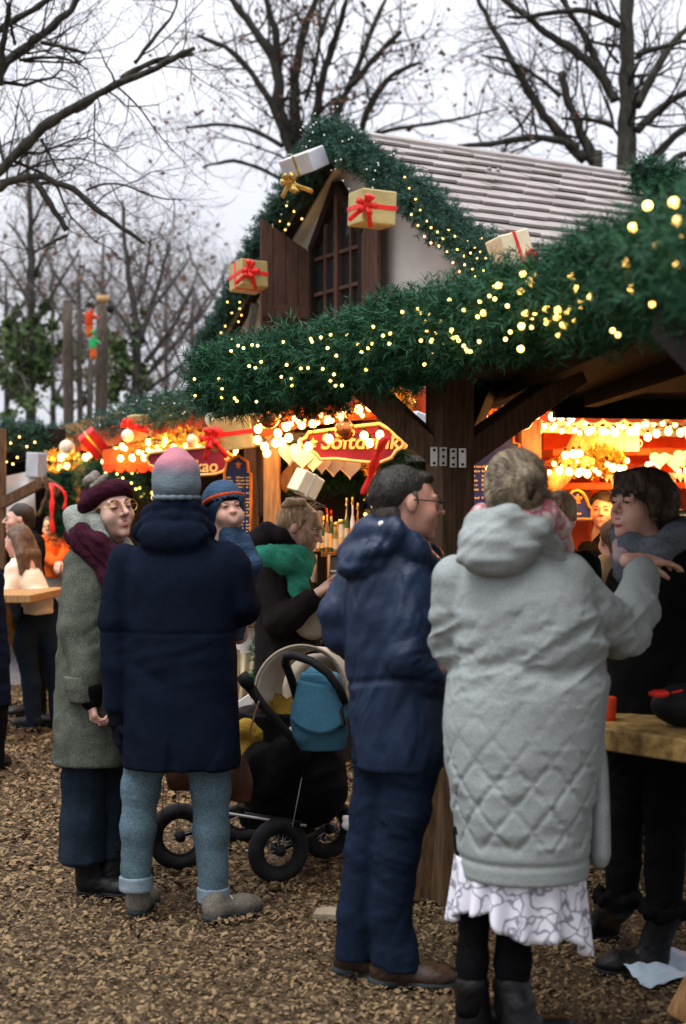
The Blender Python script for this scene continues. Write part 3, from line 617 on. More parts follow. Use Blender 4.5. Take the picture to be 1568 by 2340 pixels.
# ---------------------------------------------------------------- bare winter trees
M['bark'] = mat('bark', (.040, .038, .030), .95, .5, 3, .8, 16, (6, 6, 1.5))
M['twig'] = mat('twig', (.030, .024, .020), .95, .4, 3)
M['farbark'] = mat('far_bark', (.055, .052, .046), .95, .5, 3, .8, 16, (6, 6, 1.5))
M['hazetwig'] = mat('hazy_twig', (.125, .108, .098), .95, .4, 3)  # far trees: distance haze put into the paler twig colour
M['deadleaf'] = mat('deadleaf', (.07, .028, .014), .9, col2=(.19, .085, .035), isl=.9, scale=3)
M['ivy'] = mat('ivy', (.025, .05, .022), .7, col2=(.12, .17, .055), isl=.85, scale=2)
def tree(label, d, lines, seed, dens=1., tw=1., leaves=0, lvl=3, ivy=None, ground=None, up=.35, spread=.05, twr=1.):
    """lines: limbs as (px, py, r_px) rows at depth d; fine twigs grow from every limb"""
    r = np.random.RandomState(seed); s = d / FX; tb = MB(); S = []; Lf = []
    def grow(p, dr, Ln, rad, lv):
        n = max(3, int(3 + Ln / (.22 if d < 16 else .32))); st = Ln / n; q = p
        for k in range(n):
            dr = dr + .24 * r.randn(3); dr[2] += up * .10; dr = dr / np.linalg.norm(dr); q2 = q + dr * st; ra, rb = rad * (1 - .8 * k / n), rad * (1 - .8 * (k + 1) / n)
            S.append((*q, *q2, max(ra, .0016 * twr), max(rb, .0013 * twr))); q = q2
            if lv > 0 and r.rand() < .86:
                c = dr + .95 * r.randn(3); c[2] += up * .4; grow(q, c / np.linalg.norm(c), Ln * (.35 + .3 * r.rand()) * (1 - .5 * k / n), rad * .5 * (1 - .5 * k / n), lv - 1)
            if leaves and lv <= 1 and r.rand() < leaves: Lf.append(q + .05 * r.randn(3))
    for ln in lines:
        ln = A(ln, float); n = len(ln); dz = r.randn() * spread * d * .4 * np.linspace(0, 1, n); pts = A([P(x, y, d + z) for (x, y, _), z in zip(ln, dz)])
        m = max(8, n * 3); q, Lg = pathpts(pts, m) if m > 12 else (pathpts(pts, 13)[0], 1); m = len(q)
        q[1:-1] += r.randn(m - 2, 3) * ln[0, 2] * s * .12
        rr = np.interp(np.linspace(0, 1, m), np.linspace(0, 1, n), ln[:, 2]) * s; tb.tube(q, rr * (1 + .08 * r.randn(m)), 8 if rr[0] > .04 else 5)
        Lg = np.linalg.norm(np.diff(q, axis=0), axis=1).sum()
        if ln[0, 2] >= 99: continue
        nc = int(Lg * dens * 3.9 + 2)
        for k in range(nc):
            u = .12 + .88 * r.rand(); i = min(int(u * (m - 1)), m - 2); t = nrm(q[i + 1] - q[i])
            if q[i][2] < 2.6: continue
            pr = r.randn(3); pr -= (pr @ t) * t; c = nrm(nrm(pr) * .9 + t * .5 + A((0, 0, up))); rad = min(rr[i] * .45, .035) * (.5 + .5 * r.rand())
            grow(q[i], c, tw * (.5 + 1.1 * r.rand()) * (1.2 - .5 * u), max(rad, .006), lvl - 1)
    if ground:
        gx_, r0 = ground; l0 = lines[0][0]; tb.tube([P(l0[0], l0[1] - 40, d), P((l0[0] + gx_) / 2, (l0[1] + 1169) / 2, d), A(((gx_ - 784) / FX * d, d, 1.2)), A(((gx_ - 784) / FX * d, d, -.1))], A((l0[2], r0 * .9, r0, r0 * 1.35)) * s, 10)
    o = A((((ground[0] if ground else lines[0][0][0]) - 784) / FX * d, d, 0)); root = thing('bare_tree', label, 'tree', o, 'bare trees behind the market')
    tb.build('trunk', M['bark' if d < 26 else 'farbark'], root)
    b = MB()
    if S: segs_mesh(b, S, 0)
    def leafs(C, sz, mi):
        C = A(C); N = len(C); e1 = r.randn(N, 3); e1 /= np.linalg.norm(e1, axis=1, keepdims=True); e2 = np.cross(e1, r.randn(N, 3)); e2 /= np.linalg.norm(e2, axis=1, keepdims=True); z = sz * (.6 + .7 * r.rand(N, 1))
        V = np.stack([C - e1 * z, C + e2 * z * .6, C + e1 * z, C - e2 * z * .6], 1).reshape(-1, 3); b.add(V, np.arange(4 * N).reshape(-1, 4), mi)
    if Lf: leafs(Lf, .0022 * d, 1)
    b.build('crown', [M['twig' if d < 26 else 'hazetwig'], M['deadleaf']], root, smooth=False)
    if ivy:
        b = MB(); C = []
        for px, py, rx, ry, N in ivy:
            c = P(px, py, d); nb = max(6, N // 60); bl = c + r.randn(nb, 3) * A((rx, rx * 1.2, ry)) * s * .55
            for q in bl: C.append(q + r.randn(N // nb, 3) * min(rx, ry) * s * .22)
        leafs(np.concatenate(C), .0028 * d, 0); b.build('ivy', M['ivy'], root, smooth=False)
    return root
tree('large bare tree with thick straight trunk rising behind the shingle roof', 19, [
    [(1431, 420, 23), (1433, 300, 20), (1434, 200, 18), (1433, 100, 17), (1432, 0, 15), (1430, -160, 10)],
    [(1412, 245, 12), (1384, 185, 11), (1349, 140, 10), (1309, 110, 9), (1249, 75, 8), (1204, 40, 7), (1154, 0, 6), (1100, -45, 4)],
    [(1381, 175, 9), (1339, 90, 8), (1304, 25, 6), (1284, 0, 6), (1250, -60, 4)],
    [(1425, 70, 9), (1399, 40, 8), (1359, 25, 7), (1284, 22, 6), (1199, 42, 5), (1144, 37, 3)],
    [(1445, 255, 12), (1484, 190, 10), (1514, 125, 9), (1544, 85, 8), (1590, 45, 6), (1660, 0, 4)],
    [(1446, 310, 10), (1484, 265, 9), (1524, 235, 8), (1568, 210, 7), (1640, 180, 5)],
    [(1440, 420, 11), (1494, 360, 10), (1524, 320, 9), (1568, 290, 8), (1640, 255, 5)],
    [(1500, 400, 8), (1524, 375, 7), (1568, 345, 7), (1630, 330, 4)],
    [(1440, 130, 7), (1519, 105, 6), (1559, 98, 5), (1610, 80, 3)],
    [(1410, 292, 7), (1359, 272, 6), (1314, 270, 5), (1274, 272, 3)],
    [(1419, 150, 4), (1390, 120, 4), (1375, 90, 3), (1400, 88, 2)]], 11, 1.0, 1.15, ground=(1432, 26), lvl=3)
tree('bare tree of leaning cut limbs between the centre tree and the thick trunk', 22, [
    [(1364, 385, 13), (1334, 320, 12), (1309, 260, 10), (1294, 215, 9), (1280, 150, 8)],
    [(1350, 380, 12), (1334, 360, 12), (1264, 295, 10), (1224, 235, 9), (1184, 165, 8), (1144, 90, 7), (1099, 20, 6), (1070, -50, 3)],
    [(1335, 340, 11), (1259, 310, 9), (1199, 312, 8), (1144, 325, 7), (1094, 337, 6), (1030, 330, 3)],
    [(1292, 230, 6), (1249, 190, 5), (1199, 150, 4), (1134, 130, 4), (1084, 125, 2)],
    [(1224, 240, 4), (1180, 300, 3), (1130, 320, 2)]], 12, 1.0, 1.1, leaves=.05, ground=(1372, 17), lvl=3)
tree('bare many stemmed tree with a few brown leaves behind the hut gable', 24, [
    [(700, 440, 16), (660, 335, 12), (640, 285, 10), (615, 225, 9), (575, 160, 8), (540, 115, 7), (480, 95, 6), (435, 72, 4)],
    [(665, 345, 15), (645, 290, 15), (635, 200, 14), (640, 150, 13), (620, 110, 11), (580, 70, 9), (545, 20, 8), (515, -30, 5)],
    [(690, 420, 15), (670, 320, 14), (675, 225, 13), (675, 150, 12), (680, 90, 10), (710, 30, 8), (740, -40, 5)],
    [(638, 160, 11), (635, 90, 9), (615, 30, 7), (600, -40, 4)],
    [(715, 430, 13), (720, 290, 12), (725, 215, 11), (745, 150, 9), (765, 85, 8), (784, 40, 7), (800, -30, 4)],
    [(740, 420, 11), (760, 270, 10), (784, 215, 9), (829, 160, 7), (829, 95, 7), (860, 50, 6), (890, -20, 4)],
    [(800, 400, 9), (824, 295, 8), (849, 225, 8), (889, 165, 7), (934, 140, 5), (984, 145, 3)],
    [(784, 215, 8), (829, 165, 8), (884, 100, 7), (930, 62, 6)],
    [(660, 345, 6), (590, 295, 5), (525, 282, 4), (465, 285, 4), (410, 295, 3)],
    [(660, 420, 6), (575, 370, 4), (500, 360, 4), (450, 390, 2)],
    [(820, 320, 6), (909, 285, 5), (999, 285, 4), (1084, 265, 3), (1159, 240, 2)],
    [(730, 90, 6), (750, 30, 5), (775, -20, 3)], [(690, 250, 5), (720, 170, 5), (735, 60, 4), (730, -20, 3)]], 13, 1.05, 1.15, leaves=.06, ground=(700, 24), lvl=3)
tree('dark overhanging limbs of the near bare tree at the left edge', 12.5, [
    [(-160, 330, 24), (-60, 230, 17), (-10, 175, 14), (20, 140, 13), (45, 108, 12), (80, 95, 11), (120, 60, 10), (165, 25, 9), (200, -30, 7)],
    [(-90, 130, 12), (0, 65, 9), (45, 42, 8), (85, 15, 7), (125, -5, 6), (190, -60, 4)],
    [(-160, 560, 22), (-30, 425, 14), (0, 390, 13), (60, 330, 12), (120, 275, 12), (155, 245, 11), (225, 215, 10), (280, 185, 9), (330, 168, 8), (380, 142, 7), (465, 100, 5)],
    [(270, 190, 8), (310, 152, 7), (380, 132, 6), (455, 123, 4)], [(300, 155, 5), (345, 95, 5), (380, 55, 4), (412, 18, 3), (405, -20, 2)],
    [(-160, 520, 16), (-20, 443, 11), (35, 402, 10), (70, 393, 9), (130, 408, 8), (185, 440, 7), (220, 480, 7), (245, 505, 6), (290, 520, 5), (345, 568, 3)],
    [(70, 400, 8), (100, 440, 8), (130, 490, 7), (160, 535, 8)], [(85, 95, 5), (145, 107, 5), (205, 123, 4)], [(30, 140, 4), (100, 128, 4), (165, 132, 3), (210, 165, 2)],
    [(0, 210, 10), (0, 140, 9), (12, 75, 7), (24, -10, 6)], [(25, 50, 4), (35, 105, 4)], [(218, 225, 2.2), (215, 320, 1.8), (220, 385, 1.2)],
    [(188, 442, 3.4), (215, 420, 3), (265, 412, 2.6), (320, 435, 2.2), (355, 457, 2), (430, 455, 1.2)],
    [(90, 310, 4), (118, 360, 3), (140, 405, 2)], [(160, 535, 4), (105, 560, 4), (75, 580, 2)]], 14, .8, .95, ground=(-190, 30), lvl=3, up=.1)
tree('slim bare tree with ivy clad trunk near the left edge', 30, [
    [(71, 1000, 11), (71, 752, 10), (73, 602, 9), (71, 490, 8), (68, 400, 6), (60, 300, 3)],
    [(72, 640, 5), (110, 560, 4), (150, 500, 3), (160, 440, 2)], [(72, 590, 4), (40, 530, 3), (10, 500, 2)], [(72, 520, 4), (100, 460, 3), (120, 400, 2)], [(73, 700, 5), (20, 610, 4), (-10, 580, 3)], [(72, 760, 5), (125, 660, 4), (165, 600, 3), (190, 560, 2)]],
    15, 1.0, 1.5, leaves=.02, ground=(71, 12), ivy=[(60, 830, 55, 90, 1000), (110, 780, 32, 60, 420), (30, 750, 35, 50, 260), (70, 690, 20, 60, 200)], twr=1.5)
tree('bare tree with fan of thin rising branches left of the stall garland', 28, [
    [(315, 1000, 13), (315, 790, 12), (307, 677, 9), (285, 584, 7), (281, 490, 5), (278, 430, 3)], [(318, 800, 8), (330, 740, 7), (356, 677, 5), (375, 602, 4), (392, 540, 3)],
    [(322, 840, 6), (380, 770, 5), (430, 690, 4), (450, 640, 2)], [(322, 870, 6), (400, 790, 5), (455, 720, 4), (500, 640, 2)], [(316, 780, 6), (260, 700, 5), (215, 640, 3), (200, 600, 2)], [(310, 700, 5), (340, 610, 4), (345, 530, 2)], [(322, 900, 6), (410, 840, 4), (460, 790, 3)], [(312, 740, 5), (395, 650, 4), (440, 580, 2)]],
    16, 1.0, 1.5, leaves=.02, ground=(315, 14), ivy=[(290, 860, 45, 60, 700), (265, 780, 26, 36, 200), (330, 770, 20, 50, 200)], twr=1.5)
for i, (px, top, dd, iv) in enumerate(((182, 560, 38, 300), (440, 640, 40, 0), (15, 600, 36, 500), (510, 600, 42, 0), (235, 500, 44, 200), (120, 560, 46, 300), (380, 600, 48, 0))):
    tree(['slender bare tree far behind the timber poles', 'thin bare tree far off below the hut eave', 'ivy covered bare tree at the far left edge', 'faint bare tree far behind the hut shutter side', 'distant bare tree between the ivy tree and fan tree', 'distant bare tree just right of the ivy clad trunk', 'distant bare tree right of the fan of branches'][i], dd, [[(px, 1010, 7), (px + 4, 860, 6), (px - 4, 740, 5), (px + 3, top, 2)]] + [[(px, 930 - 45 * k, 4), (px + (-1) ** k * (30 + 8 * k), 860 - 50 * k, 3), (px + (-1) ** k * (55 + 6 * k), 780 - 48 * k, 1.6)] for k in range(6)], 20 + i, .55, 1.7, leaves=.02, ground=(px, 8), ivy=[(px, 850, 40, 75, iv)] if iv else None, twr=1.8)
# tall timber poles with climbing figures
M['polebark'] = mat('pole_bark', (.075, .060, .045), .95, .45, 5, .7, 20, (8, 8, 1.5))
for i, (px, top, rp, lb) in enumerate(((156, 686, 11, 'stout left timber pole of the climbing figure group'), (183, 708, 6, 'thin timber pole second from left in the climbing group'), (206, 830, 6, 'short thin timber pole under the climbing figure'), (233, 697, 13, 'thickest timber pole with pale platform on top'))):
    d = 23; s = d / FX; root = thing('timber_pole', lb, 'pole', P(px, 1169 + 1.6 / s, d), 'timber poles of the climbing figures')
    b = MB(); q = [P(px + 1.5 * math.sin(k * 2 + i), 1169 + 1.6 / s + (top - 1169 - 1.6 / s) * k / 6, d + .1 * i) for k in range(7)]; b.tube(q, [rp * s * 1.1] * 6 + [rp * s * .95], 10); b.build('shaft', M['polebark'], root)
    if i == 3:
        b = MB(); b.cyl(P(235, 692, d), P(235, 676, d), 14 * s, 15 * s, 10); b.build('platform', M['tan'], root)
        b = MB(); b.ball(P(253, 705, d - .1), (9 * s, 9 * s, 11 * s), 6); b.build('black_bundle', M['black'], root)
M['figgreen'] = mat('figgreen', (.03, .40, .12), .6); M['figorange'] = mat('figorange', (.62, .11, .02), .6); M['skin'] = mat('skin', (.56, .27, .20), .55, .08, 17, spec=.35, col2=(.64, .42, .325))
def climber(label, px, py, hat, top, legs, sc=1.):
    d = 22.6; s = d / FX * sc; root = thing('climbing_figure', label, 'figure', P(px, py + 50 * sc, d), 'climbing puppet figures'); q = lambda x, y: P(px, py, d) + A((x * s, 0, -y * s))
    f = SDF(.02); f.ell(q(0, 0), (6 * s, 6 * s, 8 * s)); f.cone(q(0, 5), q(-1, 30), 5 * s, 8 * s); f.cone(q(5, 14), q(20, 22), 3.5 * s, 3 * s); f.cone(q(-1, 32), q(4, 60), 6 * s, 4 * s); f.build('body', M['skin'], root)
    f = SDF(.02); f.cone(q(-1, 14), q(-1, 34), 8.5 * s, 9.5 * s); f.cone(q(4, 14), q(18, 21), 4.5 * s, 4 * s); f.cone(q(-5, 14), q(8, 4), 4.5 * s, 4 * s); f.build('jacket', M[top], root)
    f = SDF(.02); f.cone(q(0, 36), q(5, 58), 8 * s, 5.5 * s); f.cone(q(-2, 36), q(-3, 62), 7.5 * s, 5 * s); f.build('trousers', M[legs], root)
    b = MB(); b.cyl(q(0, -4), q(0, -6), 12 * s, 12 * s, 10); b.cyl(q(0, -5), q(0, -14), 7 * s, 6 * s, 10); b.build('hat', M[hat], root)
climber('climbing puppet in red and white with black hat on the timber pole', 205, 705, 'black', 'redcloth', 'figorange')
climber('lower climbing puppet in bright green with orange legs', 213, 765, 'figgreen', 'figgreen', 'figorange', .85)
# ---------------------------------------------------------------- the drinks stall
FOLK = {}
def plane(px, d, yaw=0):
    """vertical plane through pixel column px at distance d, turned by yaw degrees; maps picture positions to points on it"""
    n = A((math.sin(yaw * D2R), -math.cos(yaw * D2R), 0)); c = P(px, 1169.5, d); o = A((0, 0, CZ))
    def f(x, y, off=0.):
        r = P(x, y, 1.) - o; t = ((c - o) @ n) / (r @ n); return o + r * t + n * off
    return f, n, A((math.cos(yaw * D2R), math.sin(yaw * D2R), 0))
def poly(b, f, pts, th, n, mi=0, off=0.):
    Q = A([f(x, y, off) for x, y in pts]); N = len(Q); V = np.concatenate([Q, Q - n * th]); F = [list(range(N)), list(range(2 * N - 1, N - 1, -1))] + [[i, N + i, N + (i + 1) % N, (i + 1) % N] for i in range(N)]
    a = sum(pts[i][0] * pts[(i + 1) % N][1] - pts[(i + 1) % N][0] * pts[i][1] for i in range(N))
    b.add(V, [g[::-1] for g in F] if a > 0 else F, mi); return b
st = thing('market_stall', 'long wooden drinks stall with warm lit canopy, posts and counter', 'stall', (-.6, 9.4, 0))
def part(name, b, m, par=st, **k): return b.build(name, m if isinstance(m, list) else M[m], par, **k)
RZ = 2.34
b = MB(); rp = [(-3.5, 15.8), (-.72, 9.35), (.55, 8.75), (1.05, 8.85), (4.2, 9.3), (4.2, 12.2), (1.2, 12.0), (-.2, 12.4), (-2.2, 17.2)]; n = len(rp)
b.add([(x, y, RZ) for x, y in rp] + [(x, y, RZ + .12) for x, y in rp], [list(range(n))[::-1]] + [[i + n for i in range(n)]] + [[i, (i + 1) % n, (i + 1) % n + n, i + n] for i in range(n)])
part('canopy', b, 'oakwood', smooth=False)
for a, c in (((-3.4, 15.6), (-.66, 9.25)), ((-.66, 9.25), (.55, 8.65)), ((.55, 8.65), (1.05, 8.75)), ((1.05, 8.75), (4.2, 9.2))):
    b = MB(); b.beam((*a, 2.26), (*c, 2.26), .06, .17); part('fascia', b, 'redboard', smooth=False, bevel=.006)
def upright(px, d, w, z0=0., z1=2.3, m='oakwood', dep=.14, par=st):
    p = P(px, 1169, d); b = MB(); b.box((p[0], p[1], (z0 + z1) / 2), (w, dep, z1 - z0)); return part('post', b, m, par, smooth=False, bevel=.01)
upright(622, 8.85, .10); upright(575, 9.3, .09, m='brownwood'); upright(1211, 8.85, .125); upright(1357, 9.9, .06, m='redboard', z0=1.0); upright(172, 13.6, .13); upright(880, 8.75, .11, m='brownwood')
b = MB(); t = np.linspace(0, 1, 9); b.tube([P(640 + 75 * x, 1115 - 62 * math.sin(x * 1.57) , 8.9) for x in t], .055, 6); part('brace', b, 'oakwood')
b = MB(); t = np.linspace(0, 1, 9); b.tube([P(600 - 8 * x, 1180 - 180 * x, 9.05) for x in t], .03, 6); part('brace', b, 'brownwood')
b = MB(); b.tube([P(1243 + 95 * x, 1120 - 135 * x + 20 * math.sin(3 * x), 9.1) for x in t], .075, 6); part('brace', b, 'oakwood')
# counter
fa, na, ea = plane(700, 8.7, 0)
cl_, crr = A((-.72, 9.2, 0)), A((.75, 8.75, 0))
b = MB(); b.beam((-.72, 9.2, .9), (.8, 8.72, .9), .42, .05); part('counter_shelf', b, 'brownwood', smooth=False, bevel=.006)
b = MB(); b.beam((-.70, 9.27, .44), (-.28, 9.14, .44), .04, .82); part('counter_front', b, 'white', smooth=False)
b = MB(); b.beam((-.28, 9.14, .44), (.8, 8.8, .44), .04, .82); part('counter_front', b, 'darkwood', smooth=False)
b = MB(); b.beam((-.1, 9.1, 1.335), (.95, 8.85, 1.335), .34, .035); part('bar_top', b, 'oakwood', smooth=False, bevel=.005)
b = MB(); b.beam((-.1, 9.12, 1.12), (.95, 8.87, 1.12), .03, .40); part('bar_front', b, 'redboard', smooth=False)
b = MB(); b.beam((1.15, 9.1, 1.0), (4.0, 9.6, 1.0), .45, .05); b.beam((1.15, 9.1, .5), (4.0, 9.55, .5), .04, .95); part('counter_shelf', b, 'brownwood', smooth=False)
# swag cloths on the counter front
def swag(x0, d, w, zt, zb_, m, label):
    b = MB(); b.grid(lambda u, v: np.stack([x0 + w * (u - .5) * (1 - .35 * np.sin(v * 2.6)), d - .05 - .05 * np.sin(v * 3.1) - .025 * np.cos(u * 26 + 3 * v), zt - (zt - zb_) * v - .10 * np.sin(u * math.pi) * (1 - v)], 1), 40, 14)
    o = b.build('bunting', M[m], org=(x0, d, zb_)); tag(o, label, 'cloth drape', 'cloth swags on the counter'); o.modifiers.new('t', 'SOLIDIFY').thickness = .006
swag(-.62, 9.17, .32, .80, .38, 'creampaper', 'tan gathered cloth swag on the white counter front behind the pram')
swag(-.28, 9.07, .30, .80, .38, 'creampaper', 'second tan cloth swag hidden beside the woman in the green scarf')
garland('evergreen_garland', 'thin upright greenery strip beside the tan swag on the counter front', [P(592, 1455, 9.0), P(590, 1520, 9.0), P(585, 1590, 9.0)], .035, 120, .05, .02, .004, 14, 41)
# frosted garlands along the stall eaves
GS = [P(60, 1014, 15.3), P(190, 998, 13.9), P(300, 958, 11.9), P(450, 922, 10.0), P(560, 902, 9.15), P(700, 905, 8.95), P(820, 897, 8.75), P(960, 880, 8.6)]
garland('evergreen_garland', 'frosted garland along the eave of the drinks stall', GS, [.14, .14, .14, .15, .13, .11, .11, .12], 3400, .10, .035, .0055, 20, 6, 'needle_frost', .5)
lights('light_string', 'pale unlit bulbs dotted along the stall eave garland', onpath(GS[:6], .13, 90, 61, lo=-60, hi=80), .0055, 'ledw', 'fairy lights on the garlands', wire=False)
GS2 = [P(-60, 985, 13.6), P(40, 992, 13.8), P(110, 1000, 14.0)]
garland('evergreen_garland', 'dark garland on the roof edge of the far left stall', GS2, .13, 700, .10, .035, .006, 20, 7, 'needle_frost', .5)
lights('light_string', 'small warm lights under the far left stall garland', [P(r_[0], r_[1], 13.3) for r_ in ((10, 1005), (25, 1012), (45, 998), (62, 1020), (80, 1010), (15, 1055), (30, 1060), (64, 1052), (40, 1045), (85, 1040))], .009, 'ledy', 'fairy lights on the garlands')
GS3 = [P(1010, 905, 8.7), P(1100, 912, 8.7), P(1190, 930, 8.75)]
garland('evergreen_garland', 'garland seen between the shelter braces', GS3, .12, 500, .09, .032, .005, 18, 8, 'needle_frost', .5)
# tinsel garlands (gold and red) under the eave
def tinsel(label, pts, R, N, mt, seed): return garland('tinsel_garland', label, pts, R, N, .05, .022, .005, 12, seed, mt, .55, 'tinsel garlands in the stall')
tinsel('gold tinsel garland above the red drinks sign', [P(640, 945, 8.75), P(740, 938, 8.6), P(870, 915, 8.5)], .055, 900, 'tinselred', 9)
tinsel('gold tinsel garland left of the gold present', [P(240, 1048, 12), P(350, 1015, 11), P(480, 985, 9.9)], .06, 900, 'tinsel', 10)
tinsel('gold tinsel wound around the lit timber post on the left', [P(112, 1050, 13.3), P(150, 1060, 13.3), P(176, 1045, 13.3)], .09, 420, 'tinsel', 11)
tinsel('red and gold tinsel between the shelter braces', [P(1075, 925, 8.55), P(1110, 922, 8.5), P(1150, 935, 8.5)], .06, 420, 'tinselred', 12)
tinsel('gold tinsel mound with baubles on the right stall shelf', [P(1262, 1080, 9.2), P(1310, 1052, 9.2), P(1370, 1048, 9.2), P(1420, 1060, 9.2)], [.05, .1, .1, .06], 1000, 'tinsel', 13)
tinsel('bright gold tinsel above the hanging box', [P(845, 1068, 9.0), P(870, 1060, 9.0), P(890, 1052, 9.0)], .07, 300, 'tinsel', 14)
tinsel('short gold tinsel tuft right of the stall sign', [P(895, 905, 8.5), P(920, 920, 8.5), P(940, 925, 8.5)], .05, 200, 'tinsel', 15)
# big bulbs
def bulbs(label, pts, d, r=.024, w=4., n=2, m='lamp', col=(1, .40, .09), off=.10):
    dd = d if callable(d) else (lambda x: d); ps = [P(x, y, dd(x)) for x, y in pts]; lights('light_string', label, ps, r, m, 'bulb strings in the stall', shape='bulb', cat='bulb string')
    for i in range(0, len(ps), max(1, len(ps) // n)): lamp(ps[i] + A((0, -off, -.02)), w * .45, col, r)
bulbs('string of large warm bulbs beside the red drinks sign', [(590, 980), (588, 1005), (605, 1020), (635, 990), (655, 975), (630, 1012), (660, 1000), (690, 970), (715, 968), (750, 958), (785, 950), (820, 935), (845, 930), (858, 932)], lambda x: 8.5 - (x - 590) * .0008, n=3, w=2.4)
bulbs('string of warm bulbs across the face of the red drinks sign', [(752, 1002), (832, 995), (845, 1012), (868, 993), (705, 1020)], 8.3, n=1, w=.6)
bulbs('row of warm bulbs on the red board left of the beanie', [(276, 1047), (302, 1045), (330, 1046), (365, 1032), (395, 1028), (425, 1032), (455, 1022), (470, 1040), (485, 1035), (500, 1020), (515, 1035), (535, 1045), (280, 1020), (340, 1010), (380, 1005)], lambda x: 11.3 - (x - 270) * .006, n=6, w=3)
bulbs('cluster of warm bulbs by the lit post on the far left', [(140, 1045), (150, 1035), (138, 1068), (153, 1065), (196, 1045), (205, 1040)], 13.2, r=.03, w=9, n=3)
bulbs('bulbs between the shelter braces', [(1105, 952), (1150, 955), (1225, 948), (1262, 952), (1282, 952), (1305, 955)], 8.4, n=3, w=4)
bulbs('top row of warm bulbs on the right stall front', [(1345, 985), (1378, 985), (1406, 988), (1440, 985), (1455, 975), (1480, 998), (1500, 990), (1527, 985), (1555, 988), (1575, 995), (1300, 930)], 8.9, n=4, w=4.5)
bulbs('lower row of warm bulbs on the right stall shelf edge', [(1278, 1075), (1300, 1077), (1322, 1080), (1342, 1082), (1292, 1040), (1310, 1037), (1324, 1036), (1400, 1068), (1420, 1072), (1465, 1078), (1487, 1080), (1500, 1050)], 9.0, n=4, w=4)
bulbs('bulbs among the white hearts left of the gold sign border', [(690, 1010), (645, 1010), (610, 1035)], 8.7, n=1, w=4)
bulbs('lone warm bulb on the blue price board', [(1166, 1040), (1115, 1070)], 8.25, r=.014, n=1, w=.8)
rb = random.Random(21)  # randomly scattered extra bulb strings, added to thicken the stall's warm glow
def band(x0, x1, yf, n, jit): return sorted([(x0 + (x1 - x0) * rb.random(), yf(x0) + 0) for _ in range(0)] + [(x, yf(x) + jit * rb.uniform(-1, 1)) for x in [x0 + (x1 - x0) * (i + .7 * rb.random()) / n for i in range(n)]])
bulbs('dense small bulb string added for glow along the red boards of the left stall half', band(235, 560, lambda x: 1040 - (x - 235) * .07, 26, 16), lambda x: 11.6 - (x - 235) * .0068, r=.017, n=4, w=3)
bulbs('dense small bulb string added for glow under the eave above the drinks sign', band(585, 875, lambda x: 972 - (x - 585) * .14, 24, 14), 8.55, r=.014, n=3, w=2.2)
bulbs('dense small bulb string added for glow below the red valance of the right stall', band(1225, 1590, lambda x: 978, 26, 12), 9.0, r=.016, n=4, w=2.6)
bulbs('dense small bulb string added for glow along the tinsel shelf of the right stall', band(1250, 1590, lambda x: 1066, 26, 16), 9.05, r=.015, n=4, w=2.2)
# baubles
for i, (px, py, r, d, m, lb) in enumerate(((615, 955, .062, 8.3, 'copper', 'large copper bauble hanging left of the red drinks sign'), (788, 983, .06, 8.2, 'copper', 'copper bauble hanging before the red drinks sign'), (1195, 958, .062, 8.2, 'darkball', 'dark glass bauble hanging beside the blue price board'), (153, 1022, .07, 13, 'icing', 'pale bauble on the garland above the lit left post'), (292, 995, .05, 11, 'icing', 'pale bauble beside the gold present on the left garland'), (440, 1005, .04, 9.8, 'icing', 'small pale bauble above the cocoa sign'), (485, 958, .05, 9.6, 'icing', 'pale bauble at the top of the red ribbon left of the big present'), (1342, 1055, .05, 9.05, 'gold', 'gold bauble in the tinsel mound'))):
    c = P(px, py, d); root = thing('bauble', lb, 'bauble', c, 'baubles in the stall'); b = MB(); b.ball(c, r, 12); b.build('globe', M[m], root); b = MB(); b.cyl(c + A((0, 0, r * .97)), c + A((0, 0, r * 1.2)), r * .2, r * .18, 8); b.cyl(c + A((0, 0, r * 1.2)), c + A((0, 0, r * 2.4)), .002, .002, 4); b.build('cap', M['gold'], root)
# hanging white hearts
hp = [(663, 1035, .075, 8.75), (690, 1042, .08, 8.7), (715, 1050, .075, 8.72), (735, 1055, .07, 8.8), (762, 1062, .07, 8.85), (800, 1068, .07, 8.9), (1507, 1050, .06, 8.95), (1542, 1055, .062, 8.95), (1560, 1045, .06, 9.0), (1578, 1052, .06, 8.95)]
for i, (px, py, s, d) in enumerate(hp):
    c = P(px, py, d); t = np.linspace(0, 2 * math.pi, 28, endpoint=False); hx = np.sin(t) ** 3; hy = (13 * np.cos(t) - 5 * np.cos(2 * t) - 2 * np.cos(3 * t) - np.cos(4 * t)) / 16
    b = MB(); b.prism(np.stack([hx * s, hy * s], 1), c, rotz((i * 37 % 50 - 25) * D2R)[:, 0], ZZ, .03); o = b.build('gingerbread_heart', M['icing'], smooth=False, bevel=.008)
    tag(o, ['iced white heart hanging nearest the left stall post', 'second iced heart in the left cluster by the stall post', 'third iced heart in the left cluster by the stall post', 'iced heart hanging under the tip of the red drinks sign', 'iced heart under the middle of the red drinks sign', 'iced heart under the right half of the red drinks sign', 'leftmost iced heart on the right stall front', 'second iced heart on the right stall front', 'third iced heart on the right stall front', 'last iced heart at the right frame edge'][i], 'heart', 'iced hearts hanging in the stall')
